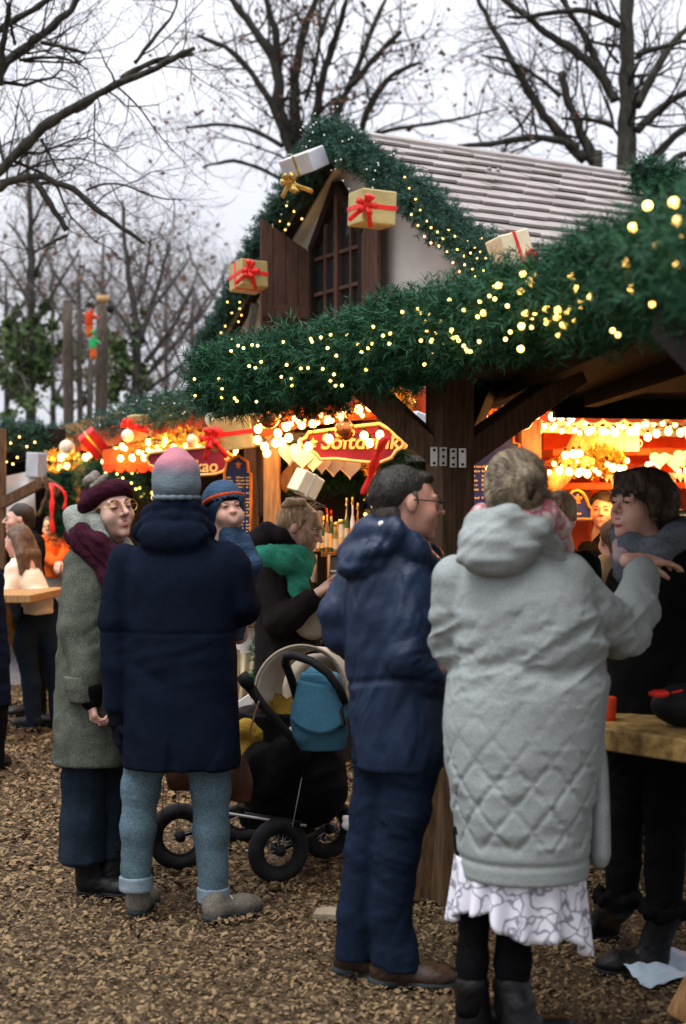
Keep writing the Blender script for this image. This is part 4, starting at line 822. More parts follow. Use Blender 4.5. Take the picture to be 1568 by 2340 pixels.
# signs
def text(par, s, p, size, n, ex, m, bold=False, align='CENTER', shear=0., ext=.003):
    c = bpy.data.curves.new('lettering', 'FONT'); c.body = s; c.size = size; c.align_x = align; c.align_y = 'CENTER'; c.extrude = ext; c.shear = shear; c.offset = size * .02 if bold else 0
    t_ = bpy.data.objects.new('tmp', c); SC.collection.objects.link(t_); me = bpy.data.meshes.new_from_object(t_.evaluated_get(bpy.context.evaluated_depsgraph_get())); bpy.data.objects.remove(t_)
    o = bpy.data.objects.new('lettering', me); SC.collection.objects.link(o); me.materials.clear(); me.materials.append(M[m]); o.parent = par
    R = np.stack([ex, ZZ, n], 1); o.matrix_local = Matrix.Translation(Vector(A(p) - ORG[par.name])) @ Matrix(R.tolist()).to_4x4(); return o
def fleur(b, f, cx, cy, h, n, off):
    for pts in ([(0, -1), (.28, -.45), (.16, .1), (.1, .5), (-.1, .5), (-.16, .1), (-.28, -.45)], [(.15, .1), (.3, -.35), (.62, -.5), (.82, -.2), (.62, .12), (.62, -.15), (.48, -.22), (.32, .14)], [(-.15, .1), (-.3, -.35), (-.62, -.5), (-.82, -.2), (-.62, .12), (-.62, -.15), (-.48, -.22), (-.32, .14)], [(-.5, .12), (.5, .12), (.5, .28), (-.5, .28)], [(0, .98), (.22, .5), (-.22, .5)], [(.12, .4), (.5, .55), (.42, .8), (.2, .6)], [(-.12, .4), (-.5, .55), (-.42, .8), (-.2, .6)]):
        poly(b, f, [(cx + x * h / 2, cy + y * h / 2) for x, y in pts], .004, n, 0, off)
def sign(label, out, px, d, yaw, words, flp, mt, border='signgold', bw=.011):
    f, n, ex = plane(px, d, yaw); c = f(px, sum(y for _, y in out) / len(out)); root = thing('stall_sign', label, 'sign', c, 'signs on the drinks stall')
    b = MB(); poly(b, f, out, .03, n); b.build('board', M[mt], root, smooth=False)
    b = MB(); b.tube([f(x, y, .006) for x, y in out], bw, 6, closed=True); b.build('border', M[border], root)
    for s, x, y, sz, sh in words: text(root, s, f(x, y, .006), sz, n, ex, 'signgold', True, shear=sh)
    for x, y, h in flp: b = MB(); fleur(b, f, x, y, h, n, .006); b.build('emblem', M['signgold'], root, smooth=False)
    return root
soft = [(706, 988), (700, 1000), (688, 1006), (690, 1018), (706, 1026), (722, 1036), (732, 1049), (770, 1048), (800, 1052), (840, 1056), (868, 1057), (895, 1046), (905, 1030), (922, 1020), (920, 1006), (905, 998), (893, 982), (868, 968), (830, 972), (770, 980)]
sign('red and plum drinks sign with gold border reading Softdrinks', soft, 800, 8.45, -8, [('Softdrinks', 832, 1010, .128, .15)], [(716, 1012, 26)], 'signred')
kak = [(345, 1035), (335, 1046), (342, 1062), (368, 1072), (392, 1086), (440, 1086), (492, 1083), (512, 1076), (522, 1062), (541, 1058), (540, 1044), (524, 1036), (510, 1028), (470, 1022), (400, 1028)]
sign('red cocoa sign with gold border reading Kakao behind the beanie', kak, 440, 9.7, -14, [('Kakao', 452, 1066, .115, .1)], [(522, 1051, 22)], 'signred')
def menu(label, out, px, d, yaw, cols, y0, y1, row, seed, frame_m='orangecloth', flp=(), mt='signblue', marks='signgold'):
    f, n, ex = plane(px, d, yaw); c = f(px, sum(y for _, y in out) / len(out)); root = thing('price_board', label, 'price board', c, 'price boards on the drinks stall'); r = random.Random(seed)
    b = MB(); poly(b, f, out, .03, n); b.build('board', M[mt], root, smooth=False)
    b = MB(); b.tube([f(x, y, .004) for x, y in out], .010, 6, closed=True); b.build('frame', M[frame_m], root)
    b = MB(); y = y0
    while y < y1:
        for x0, x1, price in cols:
            x = x0; xe = x1 if price else x0 + (x1 - x0) * (.55 + .45 * r.random())
            while x < xe:                                        # illegible painted words
                w = (2.0 + 1.6 * r.random()) * (1.3 if price else 1); h = row * (.30 + .16 * r.random()) * (1.25 if price else 1)
                poly(b, f, [(x, y - h), (x + w, y - h * (.7 + .3 * r.random())), (x + w, y), (x, y)], .002, n, 0, .003); x += w + (.9 if r.random() < .75 else 3.2)
        y += row * (1 if r.random() < .85 else 1.8)
    b.build('painted_lines', M[marks], root, smooth=False)
    for x, yy, h in flp: b = MB(); fleur(b, f, x, yy, h, n, .004); b.build('emblem', M[frame_m], root, smooth=False)
menu('tall blue price board with orange frame left of the lit post', [(514, 1225), (514, 1080), (520, 1055), (545, 1040), (566, 1055), (568, 1078), (574, 1082), (574, 1225)], 545, 9.0, -10, [(518, 536, 0), (540, 547, 1), (549, 560, 0), (563, 569, 1)], 1092, 1222, 7.5, 1, flp=[(545, 1062, 18)])
menu('large blue price board with orange frame right of the braced post', [(1062, 1225), (1064, 1075), (1090, 1030), (1150, 1005), (1172, 992), (1174, 1012), (1186, 1014), (1190, 1225)], 1120, 8.75, 6, [(1068, 1096, 0), (1101, 1114, 1), (1122, 1146, 0), (1165, 1178, 1)], 1068, 1222, 10.5, 2)
menu('arched blue sign with gold lily on the right stall', [(1287, 1186), (1287, 1160), (1296, 1152), (1300, 1134), (1310, 1122), (1320, 1120), (1332, 1126), (1340, 1140), (1345, 1156), (1352, 1162), (1352, 1186)], 1320, 9.0, 0, [(1300, 1330, 0)], 1166, 1182, 9, 3, flp=[(1320, 1140, 26)])
menu('dark green price board at the right frame edge', [(1548, 1235), (1548, 1165), (1600, 1165), (1600, 1235)], 1570, 8.9, 0, [(1552, 1562, 1), (1566, 1590, 0)], 1178, 1230, 8, 4, 'oakwood', mt='slate')
menu('grey chalk board on the bar front behind the green scarf', [(700, 1330), (700, 1268), (722, 1268), (722, 1330)], 711, 8.66, 0, [(702, 720, 0)], 1280, 1328, 12, 5, 'oakwood', mt='slategrey', marks='chalk')
menu('black chalk board on the bar front behind the navy hood', [(752, 1330), (752, 1268), (790, 1268), (790, 1330)], 770, 8.66, 0, [(754, 772, 0)], 1306, 1328, 11, 6, 'oakwood', mt='slate', marks='chalk')
# presents along the stall
gift('red and gold wrapped present standing on its corner on the left garland', P(214, 1012, 11.9), (.22, .12, .15), Rpx(20, 20, 48), 'redpaper', 'gold', None, bands=(1,), seed=5)
gift('gold present with red bow on the garland left of the beanie', P(336, 973, 11.2), (.24, .2, .2), Rpx(-12, 10, -4), 'goldpaper', 'ribbon', (-.09, .02), .08, (1,), seed=6)
gift('large gold present with wide red ribbon above the cocoa sign', P(540, 988, 8.9), (.27, .2, .21), Rpx(-14, 6, -6), 'goldpaper', 'ribbon', (-.12, -.01), .08, (1,), seed=7)
gift('cream box with pale ribbon hanging tilted over the woman in the green scarf', P(699, 1106, 8.2), (.14, .13, .135), Rpx(30, 8, 26), 'creampaper', 'cream', None, bands=(0,), seed=8)
gift('white box perched on the wooden beam at the far left', P(84, 1062, 12.6), (.15, .12, .22), Rpx(-35, 0, 3), 'silverpaper', None, None, seed=9)
gift('white present half hidden behind the shelter post', P(962, 975, 8.1), (.14, .12, .14), Rpx(15, 0, 20), 'silverpaper', None, None, seed=10)
gift('red present between the shelter braces', P(1130, 968, 8.5), (.15, .12, .10), Rpx(20, 8, -12), 'redpaper', 'white', None, bands=(0,), seed=11)
# ribbons
def ribbon(label, pts, w, m='ribbon'):
    b = MB(); q, _ = pathpts(pts, 24); sd = A((1, .25, 0)); V = A([p + sd * w * k / 2 * (1 + .25 * math.sin(i * .7)) for i, p in enumerate(q) for k in (-1, 1)]); i = np.arange(23) * 2; b.add(V, np.stack([i, i + 1, i + 3, i + 2], 1))
    o = b.build('hanging_ribbon', M[m], org=q[0]); o.modifiers.new('t', 'SOLIDIFY').thickness = .003; tag(o, label, 'ribbon', 'red ribbons hanging in the stall')
ribbon('red ribbon hanging slanted down from the right end of the drinks sign', [P(884, 992, 8.1), P(870, 1020, 8.1), P(858, 1050, 8.15), P(838, 1115, 8.2), P(830, 1135, 8.2)], .045)
ribbon('long red ribbon tail hanging from the spruce bundle at left', [P(117, 1100, 12.3), P(121, 1130, 12.2), P(118, 1170, 12.2), P(121, 1222, 12.2)], .035)
ribbon('short curled red ribbon tail on the spruce bundle at left', [P(120, 1104, 12.25), P(140, 1115, 12.2), P(152, 1130, 12.2), P(150, 1150, 12.2), P(145, 1168, 12.2)], .025)
ribbon('brown ribbon tail leaning left of the spruce bundle', [P(114, 1112, 12.3), P(104, 1140, 12.3), P(94, 1165, 12.3), P(86, 1182, 12.3)], .035, 'brownwood')
garland('spruce_bundle', 'upside down spruce branch bundle tied to the lit left post', [P(150, 1080, 12.6), P(148, 1130, 12.6), P(142, 1180, 12.55), P(136, 1225, 12.5)], [.09, .11, .08, .03], 420, .13, .045, .005, 20, 16)
garland('spruce_bundle', 'loose spruce branches hanging behind the red ribbon at the sign', [P(905, 1000, 8.7), P(895, 1040, 8.7), P(885, 1085, 8.7)], [.06, .07, .03], 260, .12, .04, .005, 20, 17)
# see-through back of the stall: dark garlands, distant lights, a second braced post
GB = [P(640, 1090, 11.6), P(760, 1078, 11.6), P(880, 1085, 11.6), P(960, 1090, 11.6)]
garland('evergreen_garland', 'dark garland across the back opening of the stall', GB, [.13, .16, .15, .12], 700, .11, .04, .006, 18, 18)
garland('evergreen_garland', 'dark garland under the left half of the stall with tiny lights', [P(185, 1080, 13.2), P(260, 1090, 12.6), P(350, 1100, 12.0)], [.13, .16, .13], 600, .11, .04, .006, 18, 19)
r_ = random.Random(5)
lights('light_string', 'bokeh of warm lights in the dark back of the stall', [P(640 + 260 * r_.random(), 1095 + 95 * r_.random(), 12.5 + 1.5 * r_.random()) for _ in range(62)], .014, 'ledy', 'fairy lights on the garlands', wire=False)
lights('light_string', 'bokeh of tiny warm lights behind the burgundy headband', [P(215 + 140 * r_.random(), 1078 + 62 * r_.random(), 12 + .8 * r_.random()) for _ in range(70)], .010, 'ledy', 'fairy lights on the garlands', wire=False)
bp = thing('back_shelter', 'second braced timber post seen through the stall opening', 'shelter', P(832, 1169, 14) * A((1, 1, 0)))
b = MB(); c = P(832, 1169, 14); b.box((c[0], 14, 1.1), (.2, .2, 2.2)); b.build('post', M['brownwood'], bp, smooth=False)
for x in (775, 885): b = MB(); b.beam(P(832, 1165, 13.95), P(x, 1105, 13.95), .1, .1); b.build('brace', M['brownwood'], bp, smooth=False)
for x in (824, 841): b = MB(); b.box(P(x, 1172, 13.87), (.05, .01, .07)); b.build('hinge_plate', M['steel'], bp, smooth=False)
b = MB(); b.box((c[0] + .2, 14.6, 2.3), (4.2, 2.4, .14)); b.build('roof', M['darkwood'], bp, smooth=False)
hb = thing('market_hut', 'dark wooden market hut closing the view behind the stall', 'hut', (.2, 18, 0))
b = MB(); b.box((1.0, 18.2, 1.1), (6.2, .1, 2.2)); b.build('wall', M['darkwood'], hb, smooth=False)
b = MB(); b.prism([(-1.2, 0), (1.2, 0), (0, .2)], (1.0, 18, 2.2), (0, 1, 0), ZZ, 6.4); b.build('roof', M['darkwood'], hb, smooth=False)
# bottles and jars on the bar
for i, (px, h, w, kind) in enumerate(((716, 62, 10, 'white'), (728, 66, 8, 'bottleamber'), (738, 72, 9, 'bottle'), (747, 88, 8, 'bottleamber'), (757, 84, 9, 'bottle'), (768, 60, 11, 'gold'), (781, 66, 11, 'icing'), (793, 110, 9, 'bottle'), (806, 120, 9, 'white'), (818, 100, 9, 'bottleamber'))):
    d = 8.95 - (px - 700) * .0022; s = d / FX; c = P(px, 1169, d); c[2] = 1.353; r = w * s * .62; hh = min(h * s, .30)
    lb = ['white jar at the left end of the bar', 'slim amber bottle beside the white jar', 'green bottle with pale label beside the slim amber one', 'tall amber bottle with red cap on the bar', 'green bottle with red cap on the bar', 'squat gold tin on the bar', 'cream jar beside the gold tin', 'tall green bottle next to the navy hood', 'tall white bottle above the navy hood', 'amber bottle half hidden behind the navy hood'][i]
    root = thing('bottle', lb, 'bottle', c, 'bottles on the bar'); b = MB(); zz = [0, .02, .62, .74, .80, 1.0] if kind.startswith('bottle') or kind == 'white' and i > 5 else [0, .04, .8, .9, .95, 1.0]; rr_ = [.95, 1, 1, .5, .36, .36] if zz[2] == .62 else [.95, 1, 1, .95, .9, .9]
    b.tube([c + ZZ * z * hh for z in zz], A(rr_) * r, 12); b.build('glass', M[kind], root)
    b = MB(); b.tube([c + ZZ * hh * .12, c + ZZ * hh * .5], [r * 1.02, r * 1.02], 12, cap=False); b.build('label', M['creampaper' if i % 2 else 'signgold'], root)
    b = MB(); b.cyl(c + ZZ * hh * .97, c + ZZ * hh * 1.13, r * (.45 if zz[2] == .62 else .95), None, 10); b.build('cap', M['redcloth' if i in (3, 4, 1) else 'gold'], root)
# right stall interior
b = MB(); b.beam((1.15, 11.3, 1.3), (4.2, 11.6, 1.3), .08, 2.4); part('back_wall', b, 'redboard', smooth=False)
ri = thing('goods_shelf', 'red shelf unit with mugs and lights inside the right stall', 'shelf', P(1400, 1169, 10) * A((1, 1, 0)))
for y_, d in ((1035, 9.5), (1112, 9.5)): b = MB(); b.beam(P(1250, y_, d), P(1720, y_ - 4, d + .25), .25, .045); b.build('board', M['redboard'], ri, smooth=False, bevel=.004)
b = MB(); b.beam(P(1240, 960, 9.75), P(1720, 960, 10), .03, .75); b.build('back_panel', M['redcloth'], ri, smooth=False)
for x0, x1, m in ((1262, 1345, 'pinkp'), (1368, 1425, 'white'), (1430, 1540, 'pinkp')):
    if m not in M: M[m] = mat(m, (.66, .45, .43), .7, .1, 3)
    f, n, ex = plane(1400, 9.72, 4); b = MB(); poly(b, f, [(x0, 1190), (x0, 1122), (x1, 1122), (x1, 1190)], .02, n); o = b.build('wall_panel', M[m], ri, smooth=False)
b = MB(); f, n, ex = plane(1450, 9.2, 4); r_ = random.Random(8); x = 1380
pts_ = [(1370, 1086)]
b = MB(); poly(b, f, [(1375, 1092), (1375, 1084), (1640, 1078), (1640, 1090)], .015, n)
while x < 1640: h = 8 + 22 * r_.random(); poly(b, f, [(x, 1090), (x + 5, 1090 + h * .6), (x + 7, 1090 + h), (x + 10, 1090 + h * .5), (x + 13, 1088)], .012, n); x += 14
tag(b.build('icicle_trim', M['icing'], smooth=False), 'cream icicle shaped trim along the right stall shelf', 'trim')
for i, px in enumerate((1352, 1372, 1392, 1412, 1432, 1450)):
    c = P(px, 1033, 9.42); c[2] += .004; h = (38 if i % 2 else 46) * 9.42 / FX; r = .032; root = thing('mug', ['pale mug at the left end of the red shelf', 'short pale mug second on the red shelf', 'tall pale mug third on the red shelf', 'short pale mug fourth on the red shelf', 'tall pale mug fifth on the red shelf', 'pale mug at the right end of the red shelf'][i], 'mug', c, 'mugs on the red shelf')
    b = MB(); b.tube([c, c + ZZ * h * .1, c + ZZ * h, c + ZZ * h * .99, c + ZZ * h * .15], [r * .85, r, r, r * .88, r * .8], 14); b.build('cup', M['icing'], root); b = MB(); t = np.linspace(-1.3, 1.3, 8); b.tube([c + A((r * .9 + .02 * math.cos(x), 0, h * .5 + .025 * math.sin(x))) for x in t], .005, 6); b.build('handle', M['icing'], root)
b = MB(); f, n, ex = plane(1400, 8.75, 4)
for k in range(9):                                               # scalloped red valance under the canopy
    x0 = 1235 + k * 48; poly(b, f, [(x0, 925)] + [(x0 + 24 - 24 * math.cos(a), 950 + 16 * math.sin(a)) for a in np.linspace(0, math.pi, 9)] + [(x0 + 48, 925)], .012, n)
part('valance', b, 'redcloth', smooth=False)
b = MB(); f, n, ex = plane(330, 11.2, -24)
poly(b, f, [(235, 1066), (235, 1028), (345, 1018), (480, 1005), (480, 1050), (400, 1062)], .02, n); part('front_board', b, 'redboard', smooth=False)
b = MB(); x0 = 240
for k in range(5): x1 = x0 + 26; poly(b, f, [(x0, 1062)] + [(x0 + 13 - 13 * math.cos(a), 1068 + 12 * math.sin(a)) for a in np.linspace(0, math.pi, 7)] + [(x1, 1060)], .015, n, 0, .03); x0 = x1
part('valance', b, 'redcloth', smooth=False)
b = MB(); f, n, ex = plane(760, 8.7, -10); poly(b, f, [(585, 1000), (585, 962), (690, 948), (890, 925), (900, 945), (690, 975)], .02, n); part('front_board', b, 'redboard', smooth=False)
b = MB(); b.box((-1.2, 13.3, 1.2), (3.2, .08, 2.4), rotz(-.55)); part('back_wall', b, 'darkwood', smooth=False)
for p, w in ((P(700, 1000, 9.1), 9), (P(800, 1060, 9.4), 9), (P(1330, 1010, 9.2), 12), (P(1480, 1010, 9.2), 12), (P(1420, 1130, 9.25), 7), (P(1230, 1040, 8.6), 5), (P(760, 1175, 8.9), 5), (P(400, 1045, 10.2), 9), (P(300, 1040, 11.4), 9)): lamp(p, w * .55, (1, .41, .10), .06)
# far left hut with gable beams, table, platform, ground things
fl = thing('far_left_hut', 'small timber gable hut with pale cloth at the far left', 'hut', P(40, 1169, 13) * A((1, 1, 0)))
for a, c in (((102, 1100), (0, 1152)), ((102, 1100), (140, 1125)), ((2, 1300), (2, 980))): b = MB(); b.beam(P(*a, 12.4), P(*c, 12.4), .12 if a[1] != 1300 else .08, .09); b.build('beam', M['brownwood'], fl, smooth=False, bevel=.006)
b = MB(); b.grid(lambda u, v: np.stack([P(0, 1169, 12.6)[0] - .3 + .62 * u, 12.6 + .04 * np.sin(9 * u + 4 * v), 1.98 - .42 * v - .15 * (1 - u) + .0 * u], 1), 12, 8); b.build('cloth', M['white'], fl)
b = MB(); b.box((-3.4, 17.5, 2.35), (4.5, 7.2, .12)); b.build('roof', M['darkwood'], fl, smooth=False)
b = MB(); b.box((-4.4, 19, 1.2), (6, .1, 2.4)); b.build('wall', M['darkwood'], fl, smooth=False)
lights('light_string', 'pale bulbs inside the far left hut', [P(*q, 12.9) for q in ((8, 1172), (14, 1175), (22, 1168), (32, 1170), (75, 1138))], .02, 'ledy', 'fairy lights on the garlands')
lamp(P(60, 1140, 13.2), 6, (1, .7, .35))
def table(label, top, th, legs, d0, mt='tablewood', lm='oakwood', cat='table'):
    root = thing('standing_table', label, cat, A(top).mean(0) * A((1, 1, 0))); b = MB(); Q = A(top, float); n = len(Q); b.add(np.concatenate([Q, Q - ZZ * th]), [list(range(n)), list(range(2 * n - 1, n - 1, -1))] + [[i, n + i, n + (i + 1) % n, (i + 1) % n] for i in range(n)]); b.build('tabletop', M[mt], root, smooth=False, bevel=.006)
    for a, c in legs: b = MB(); b.beam(a, c, .09, .06, (0, 1, .1)); b.build('leg', M[lm], root, smooth=False, bevel=.005)
    return root
t0, t1 = P(-60, 1362, 9.6), P(72, 1359, 9.6); zt = t1[2]
table('narrow wooden bar table with slanted leg at the left edge', [(t0[0] - .4, 9.6, zt), (t1[0], 9.6, zt), (t1[0] + .05, 10.6, zt), (t0[0] - .4, 10.6, zt)], .055, [(A((t1[0] - .32, 9.9, zt)), G(92, 1592)), (A((t1[0] - .45, 10.3, zt)), A((t1[0] - .8, 10.4, 0)))], 9.6, 'oakwood')
zt = .90
tb = table('wooden standing table with worn yellow edge at the right frame edge', [(.80, 4.66, zt), (1.12, 4.30, zt), (1.75, 4.15, zt), (2.0, 4.9, zt), (.92, 4.95, zt)], .073, [(A((1.55, 4.5, zt)), A((1.05, 4.42, .02))), (A((1.55, 4.5, zt)), A((1.95, 4.6, 0)))], 4.5)
b = MB(); b.beam(A((1.7, 4.5, .12)), G(1480, 2420), .09, .09, (0, 1, .2)); b.build('leg', M['tan'], tb, smooth=False, bevel=.005)
b = MB(); c = P(1518, 1600, 4.62); b.tube([(c[0] - .06, 4.6, zt), (c[0] - .07, 4.6, zt + .06), (c[0] - .05, 4.6, zt + .09), (c[0], 4.6, zt + .10)], .02, 6)
bg_ = SDF(.01); bg_.ell((c[0] + .10, 4.64, zt + .07), (.14, .08, .075)); bg_.ell((c[0] + .22, 4.66, zt + .09), (.13, .08, .09)); o = bg_.build('dark_bag', M['black']); tag(o, 'soft black bag lying on the standing table at right', 'bag')
b = MB(); c = P(1506, 1584, 4.5); b.ball(c, (.034, .014, .013), 8); b.tube([c + A((.04, 0, .002)), c + A((.075, 0, .01))], .004, 5); tag(b.build('red_tag', M['ribbon'], org=c), 'bright red drop shaped tag on the black bag', 'tag')
b = MB(); c = P(1388, 1612, 4.78); b.tube([(c[0], 4.78, zt), (c[0], 4.78, zt + .012), (c[0], 4.78, zt + .075), (c[0], 4.78, zt + .08)], [.026, .028, .032, .024], 14); tag(b.build('red_cup', M['redcloth']), 'red cup on the standing table beside the grey coat', 'cup')
pf = thing('wooden_platform', 'low grey plank platform behind the black boots', 'platform', (2.0, 7.6, 0))
for k in range(4): b = MB(); b.box((2.1, 7.0 + .2 * k, .33), (1.9, .19, .035)); b.build('plank', M['greywood'], pf, smooth=False, bevel=.004)
b = MB(); b.box((2.1, 6.93, .235), (1.9, .03, .15)); b.build('skirt', M['greywood'], pf, smooth=False)
b = MB(); b.box((2.1, 6.92, .1), (1.9, .06, .1)); b.build('sill', M['darkwood'], pf, smooth=False)
b = MB(); b.grid(lambda u, v: np.stack([1.02 + .62 * u - .1 * v, 4.72 + .30 * v + .1 * np.sin(u * 5), .02 + .035 * (1 + vno(np.stack([u * 7, v * 4, u * 0], 1))) * np.sin(np.pi * np.clip(v, .02, .98)) * np.sin(np.pi * np.clip(u * .9 + .04, 0, 1)) ** .5 + .01 * vno(np.stack([u * 22, v * 11, u * 0 + 2], 1))], 1), 60, 26)
M['plastic'] = mat('plastic', (.42, .52, .60), .35, .2, 6, .3, 30); o = b.build('plastic_sheet', M['plastic'], org=(1.2, 4.85, 0)); o.modifiers.new('t', 'SOLIDIFY').thickness = .003; tag(o, 'crumpled pale blue plastic sheet lying on the bark at lower right', 'plastic sheet')
c = G(748, 2100); b = MB(); b.prism([(-.055, -.03), (.05, -.045), (.065, .02), (.01, .045), (-.045, .03)], c + ZZ * .02, (1, .1, 0), (0, 1, .1), .035); o = b.build('flat_stone', mat('stone', (.24, .2, .14), .9, .3, 12, .5, 40), smooth=False, bevel=.006); tag(o, 'small flat pale stone on the bark near the navy jeans', 'stone')
# ---------------------------------------------------------------- people
M['skin'].node_tree.nodes['Principled BSDF'].inputs['Subsurface Weight'].default_value = .0
M['skinred'] = mat('skin_ruddy', (.55, .29, .21), .55, .1, 9); M['lips'] = mat('lips', (.42, .10, .09), .5, .1, 9); M['eye'] = mat('eye', (.55, .52, .48), .25, .05, 9); M['iris'] = mat('iris', (.03, .022, .016), .2, .1, 9); M['mouthdark'] = mat('mouth_dark', (.06, .015, .012), .6, .1, 9)
def cloth(n, col, var=.3, bump=.35, bs=220, sheen=.25, rough=.9, sc=9): M[n] = mat(n, A(col) * (.62 if max(col) < .15 else .85), rough, min(.55, var * (1.9 if max(col) < .3 else 1.3)), sc, bump, bs, spec=.22 if rough < .6 else .05, grain=1)
cloth('olive', (.125, .140, .110)); cloth('olivelight', (.26, .285, .245)); cloth('burgundy', (.052, .012, .024), .3, .6, 160); cloth('navywool', (.0075, .0125, .028), .2, .5, 260); cloth('navyrib', (.008, .010, .018))
cloth('denimlight', (.095, .150, .180), .36, .3, 300, .1); cloth('denimcuff', (.20, .26, .30), .2, .3, 300, .1); cloth('denimdark', (.012, .022, .045), .22, .3, 300, .1); cloth('navytrouser', (.020, .032, .048), .25); cloth('navyshell', (.0155, .033, .078), .07, .15, 120, .05, .46)
cloth('greycoat', (.31, .345, .34), .15, .2, 140, .1, .75, 5); cloth('blackcoat', (.010, .010, .010)); cloth('blackcloth', (.008, .008, .009)); cloth('darkbrown', (.024, .018, .018), .3, .5, 200); cloth('greenscarf', (.035, .24, .15), .2, .5, 150); cloth('babyblue', (.045, .085, .15), .2, .7, 130)
cloth('orangewool', (.50, .07, .02), .2, .5, 130); cloth('beaniegrey', (.125, .165, .19), .2, .8, 140); cloth('beige', (.42, .36, .27), .12, .4, 200); cloth('mustard', (.36, .22, .035), .2, .6, 120); cloth('blueshell', (.055, .165, .245), .12, .25, 260, .1, .7); cloth('leather', (.10, .038, .018), .25, .2, 60, 0, .5); cloth('shoegrey', (.17, .155, .125), .3); cloth('solegrey', (.05, .065, .07), .2); cloth('brownleather', (.055, .030, .018), .3, .3, 60, 0, .5); cloth('bootblack', (.009, .009, .010), .3, .2, 80, 0, .45); cloth('creamjacket', (.9, .78, .60), .1, .3, 160); cloth('orangejacket', (.80, .13, .02), .15); cloth('greyblue', (.13, .15, .17), .35, .6, 40); cloth('pinkscarf', (.55, .40, .38), .12, .3, 90); cloth('tanjacket', (.40, .28, .14), .2)
def hairm(n, c1, c2): M[n] = mat(n, c1, .5, col2=c2, scale=14, bump=.7, bscale=38, st=(5, 5, 1.2), spec=.4)
hairm('hairbrown', (.02, .011, .007), (.075, .042, .024)); hairm('hairlight', (.19, .11, .05), (.50, .33, .17)); hairm('hairblonde', (.075, .056, .034), (.27, .205, .13)); hairm('hairdark', (.006, .005, .004), (.028, .020, .014)); hairm('hairgrey', (.075, .058, .045), (.19, .155, .12)); hairm('hairsalt', (.03, .024, .02), (.11, .09, .075)); hairm('hairmid', (.05, .028, .016), (.15, .085, .045))
# beanie with pink crown fading to grey blue: dyed yarn
m = bpy.data.materials.new('beanie'); m.use_nodes = True; t = m.node_tree; bs_ = t.nodes['Principled BSDF']; bs_.inputs['Roughness'].default_value = .95
tcn = t.nodes.new('ShaderNodeTexCoord'); sx = t.nodes.new('ShaderNodeSeparateXYZ'); nzn = t.nodes.new('ShaderNodeTexNoise'); nzn.inputs['Scale'].default_value = 22; ad = t.nodes.new('ShaderNodeMath'); ad.operation = 'MULTIPLY_ADD'; ad.inputs[1].default_value = .05
rmp = t.nodes.new('ShaderNodeValToRGB'); rmp.color_ramp.elements[0].position = 0; rmp.color_ramp.elements[0].color = (.10, .145, .17, 1); rmp.color_ramp.elements[1].position = 1; rmp.color_ramp.elements[1].color = (.38, .14, .17, 1); e_ = rmp.color_ramp.elements.new(.66); e_.color = (.125, .16, .185, 1); e_ = rmp.color_ramp.elements.new(.86); e_.color = (.24, .125, .16, 1)
mr = t.nodes.new('ShaderNodeMapRange'); bmp = t.nodes.new('ShaderNodeBump'); bmp.inputs['Strength'].default_value = .6; bmp.inputs['Distance'].default_value = .006; nz2 = t.nodes.new('ShaderNodeTexNoise'); nz2.inputs['Scale'].default_value = 150
ln_ = t.links.new; ln_(tcn.outputs['Object'], sx.inputs[0]); ln_(tcn.outputs['Object'], nzn.inputs['Vector']); ln_(nzn.outputs[0], ad.inputs[0]); ln_(sx.outputs[2], ad.inputs[2]); ln_(ad.outputs[0], mr.inputs[0]); ln_(mr.outputs[0], rmp.inputs[0]); ln_(rmp.outputs[0], bs_.inputs['Base Color']); ln_(tcn.outputs['Object'], nz2.inputs['Vector']); ln_(nz2.outputs[0], bmp.inputs['Height']); ln_(bmp.outputs[0], bs_.inputs['Normal'])
BEANIE_MR = mr; M['beanie'] = m
# floral white skirt / scarf prints
def printm(n, base, ink, sc, th=.10):
    m = bpy.data.materials.new(n); m.use_nodes = True; t = m.node_tree; b = t.nodes['Principled BSDF']; b.inputs['Roughness'].default_value = .9; c = t.nodes.new('ShaderNodeTexCoord'); v = t.nodes.new('ShaderNodeTexVoronoi'); v.feature = 'DISTANCE_TO_EDGE'; v.inputs['Scale'].default_value = sc; nn = t.nodes.new('ShaderNodeTexNoise'); nn.inputs['Scale'].default_value = sc * .7; mixv = t.nodes.new('ShaderNodeMix'); mixv.data_type = 'VECTOR'; mixv.inputs[0].default_value = .12
    r = t.nodes.new('ShaderNodeValToRGB'); r.color_ramp.elements[0].color = (*ink, 1); r.color_ramp.elements[0].position = th * .3; r.color_ramp.elements[1].color = (*base, 1); r.color_ramp.elements[1].position = th
    l = t.links.new; l(c.outputs['Object'], nn.inputs['Vector']); l(c.outputs['Object'], mixv.inputs[4]); l(nn.outputs['Color'], mixv.inputs[5]); l(mixv.outputs[1], v.inputs['Vector']); l(v.outputs[0], r.inputs[0]); l(r.outputs[0], b.inputs['Base Color']); M[n] = m
printm('skirtprint', (.66, .66, .72), (.22, .22, .27), 16, .07); printm('scarfprint', (.50, .42, .40), (.40, .10, .14), 22, .16)
def facing(dx, dy, pitch=0, roll=0): return rotz(math.atan2(-dx, dy)) @ rotx(pitch * D2R) @ roty(roll * D2R)
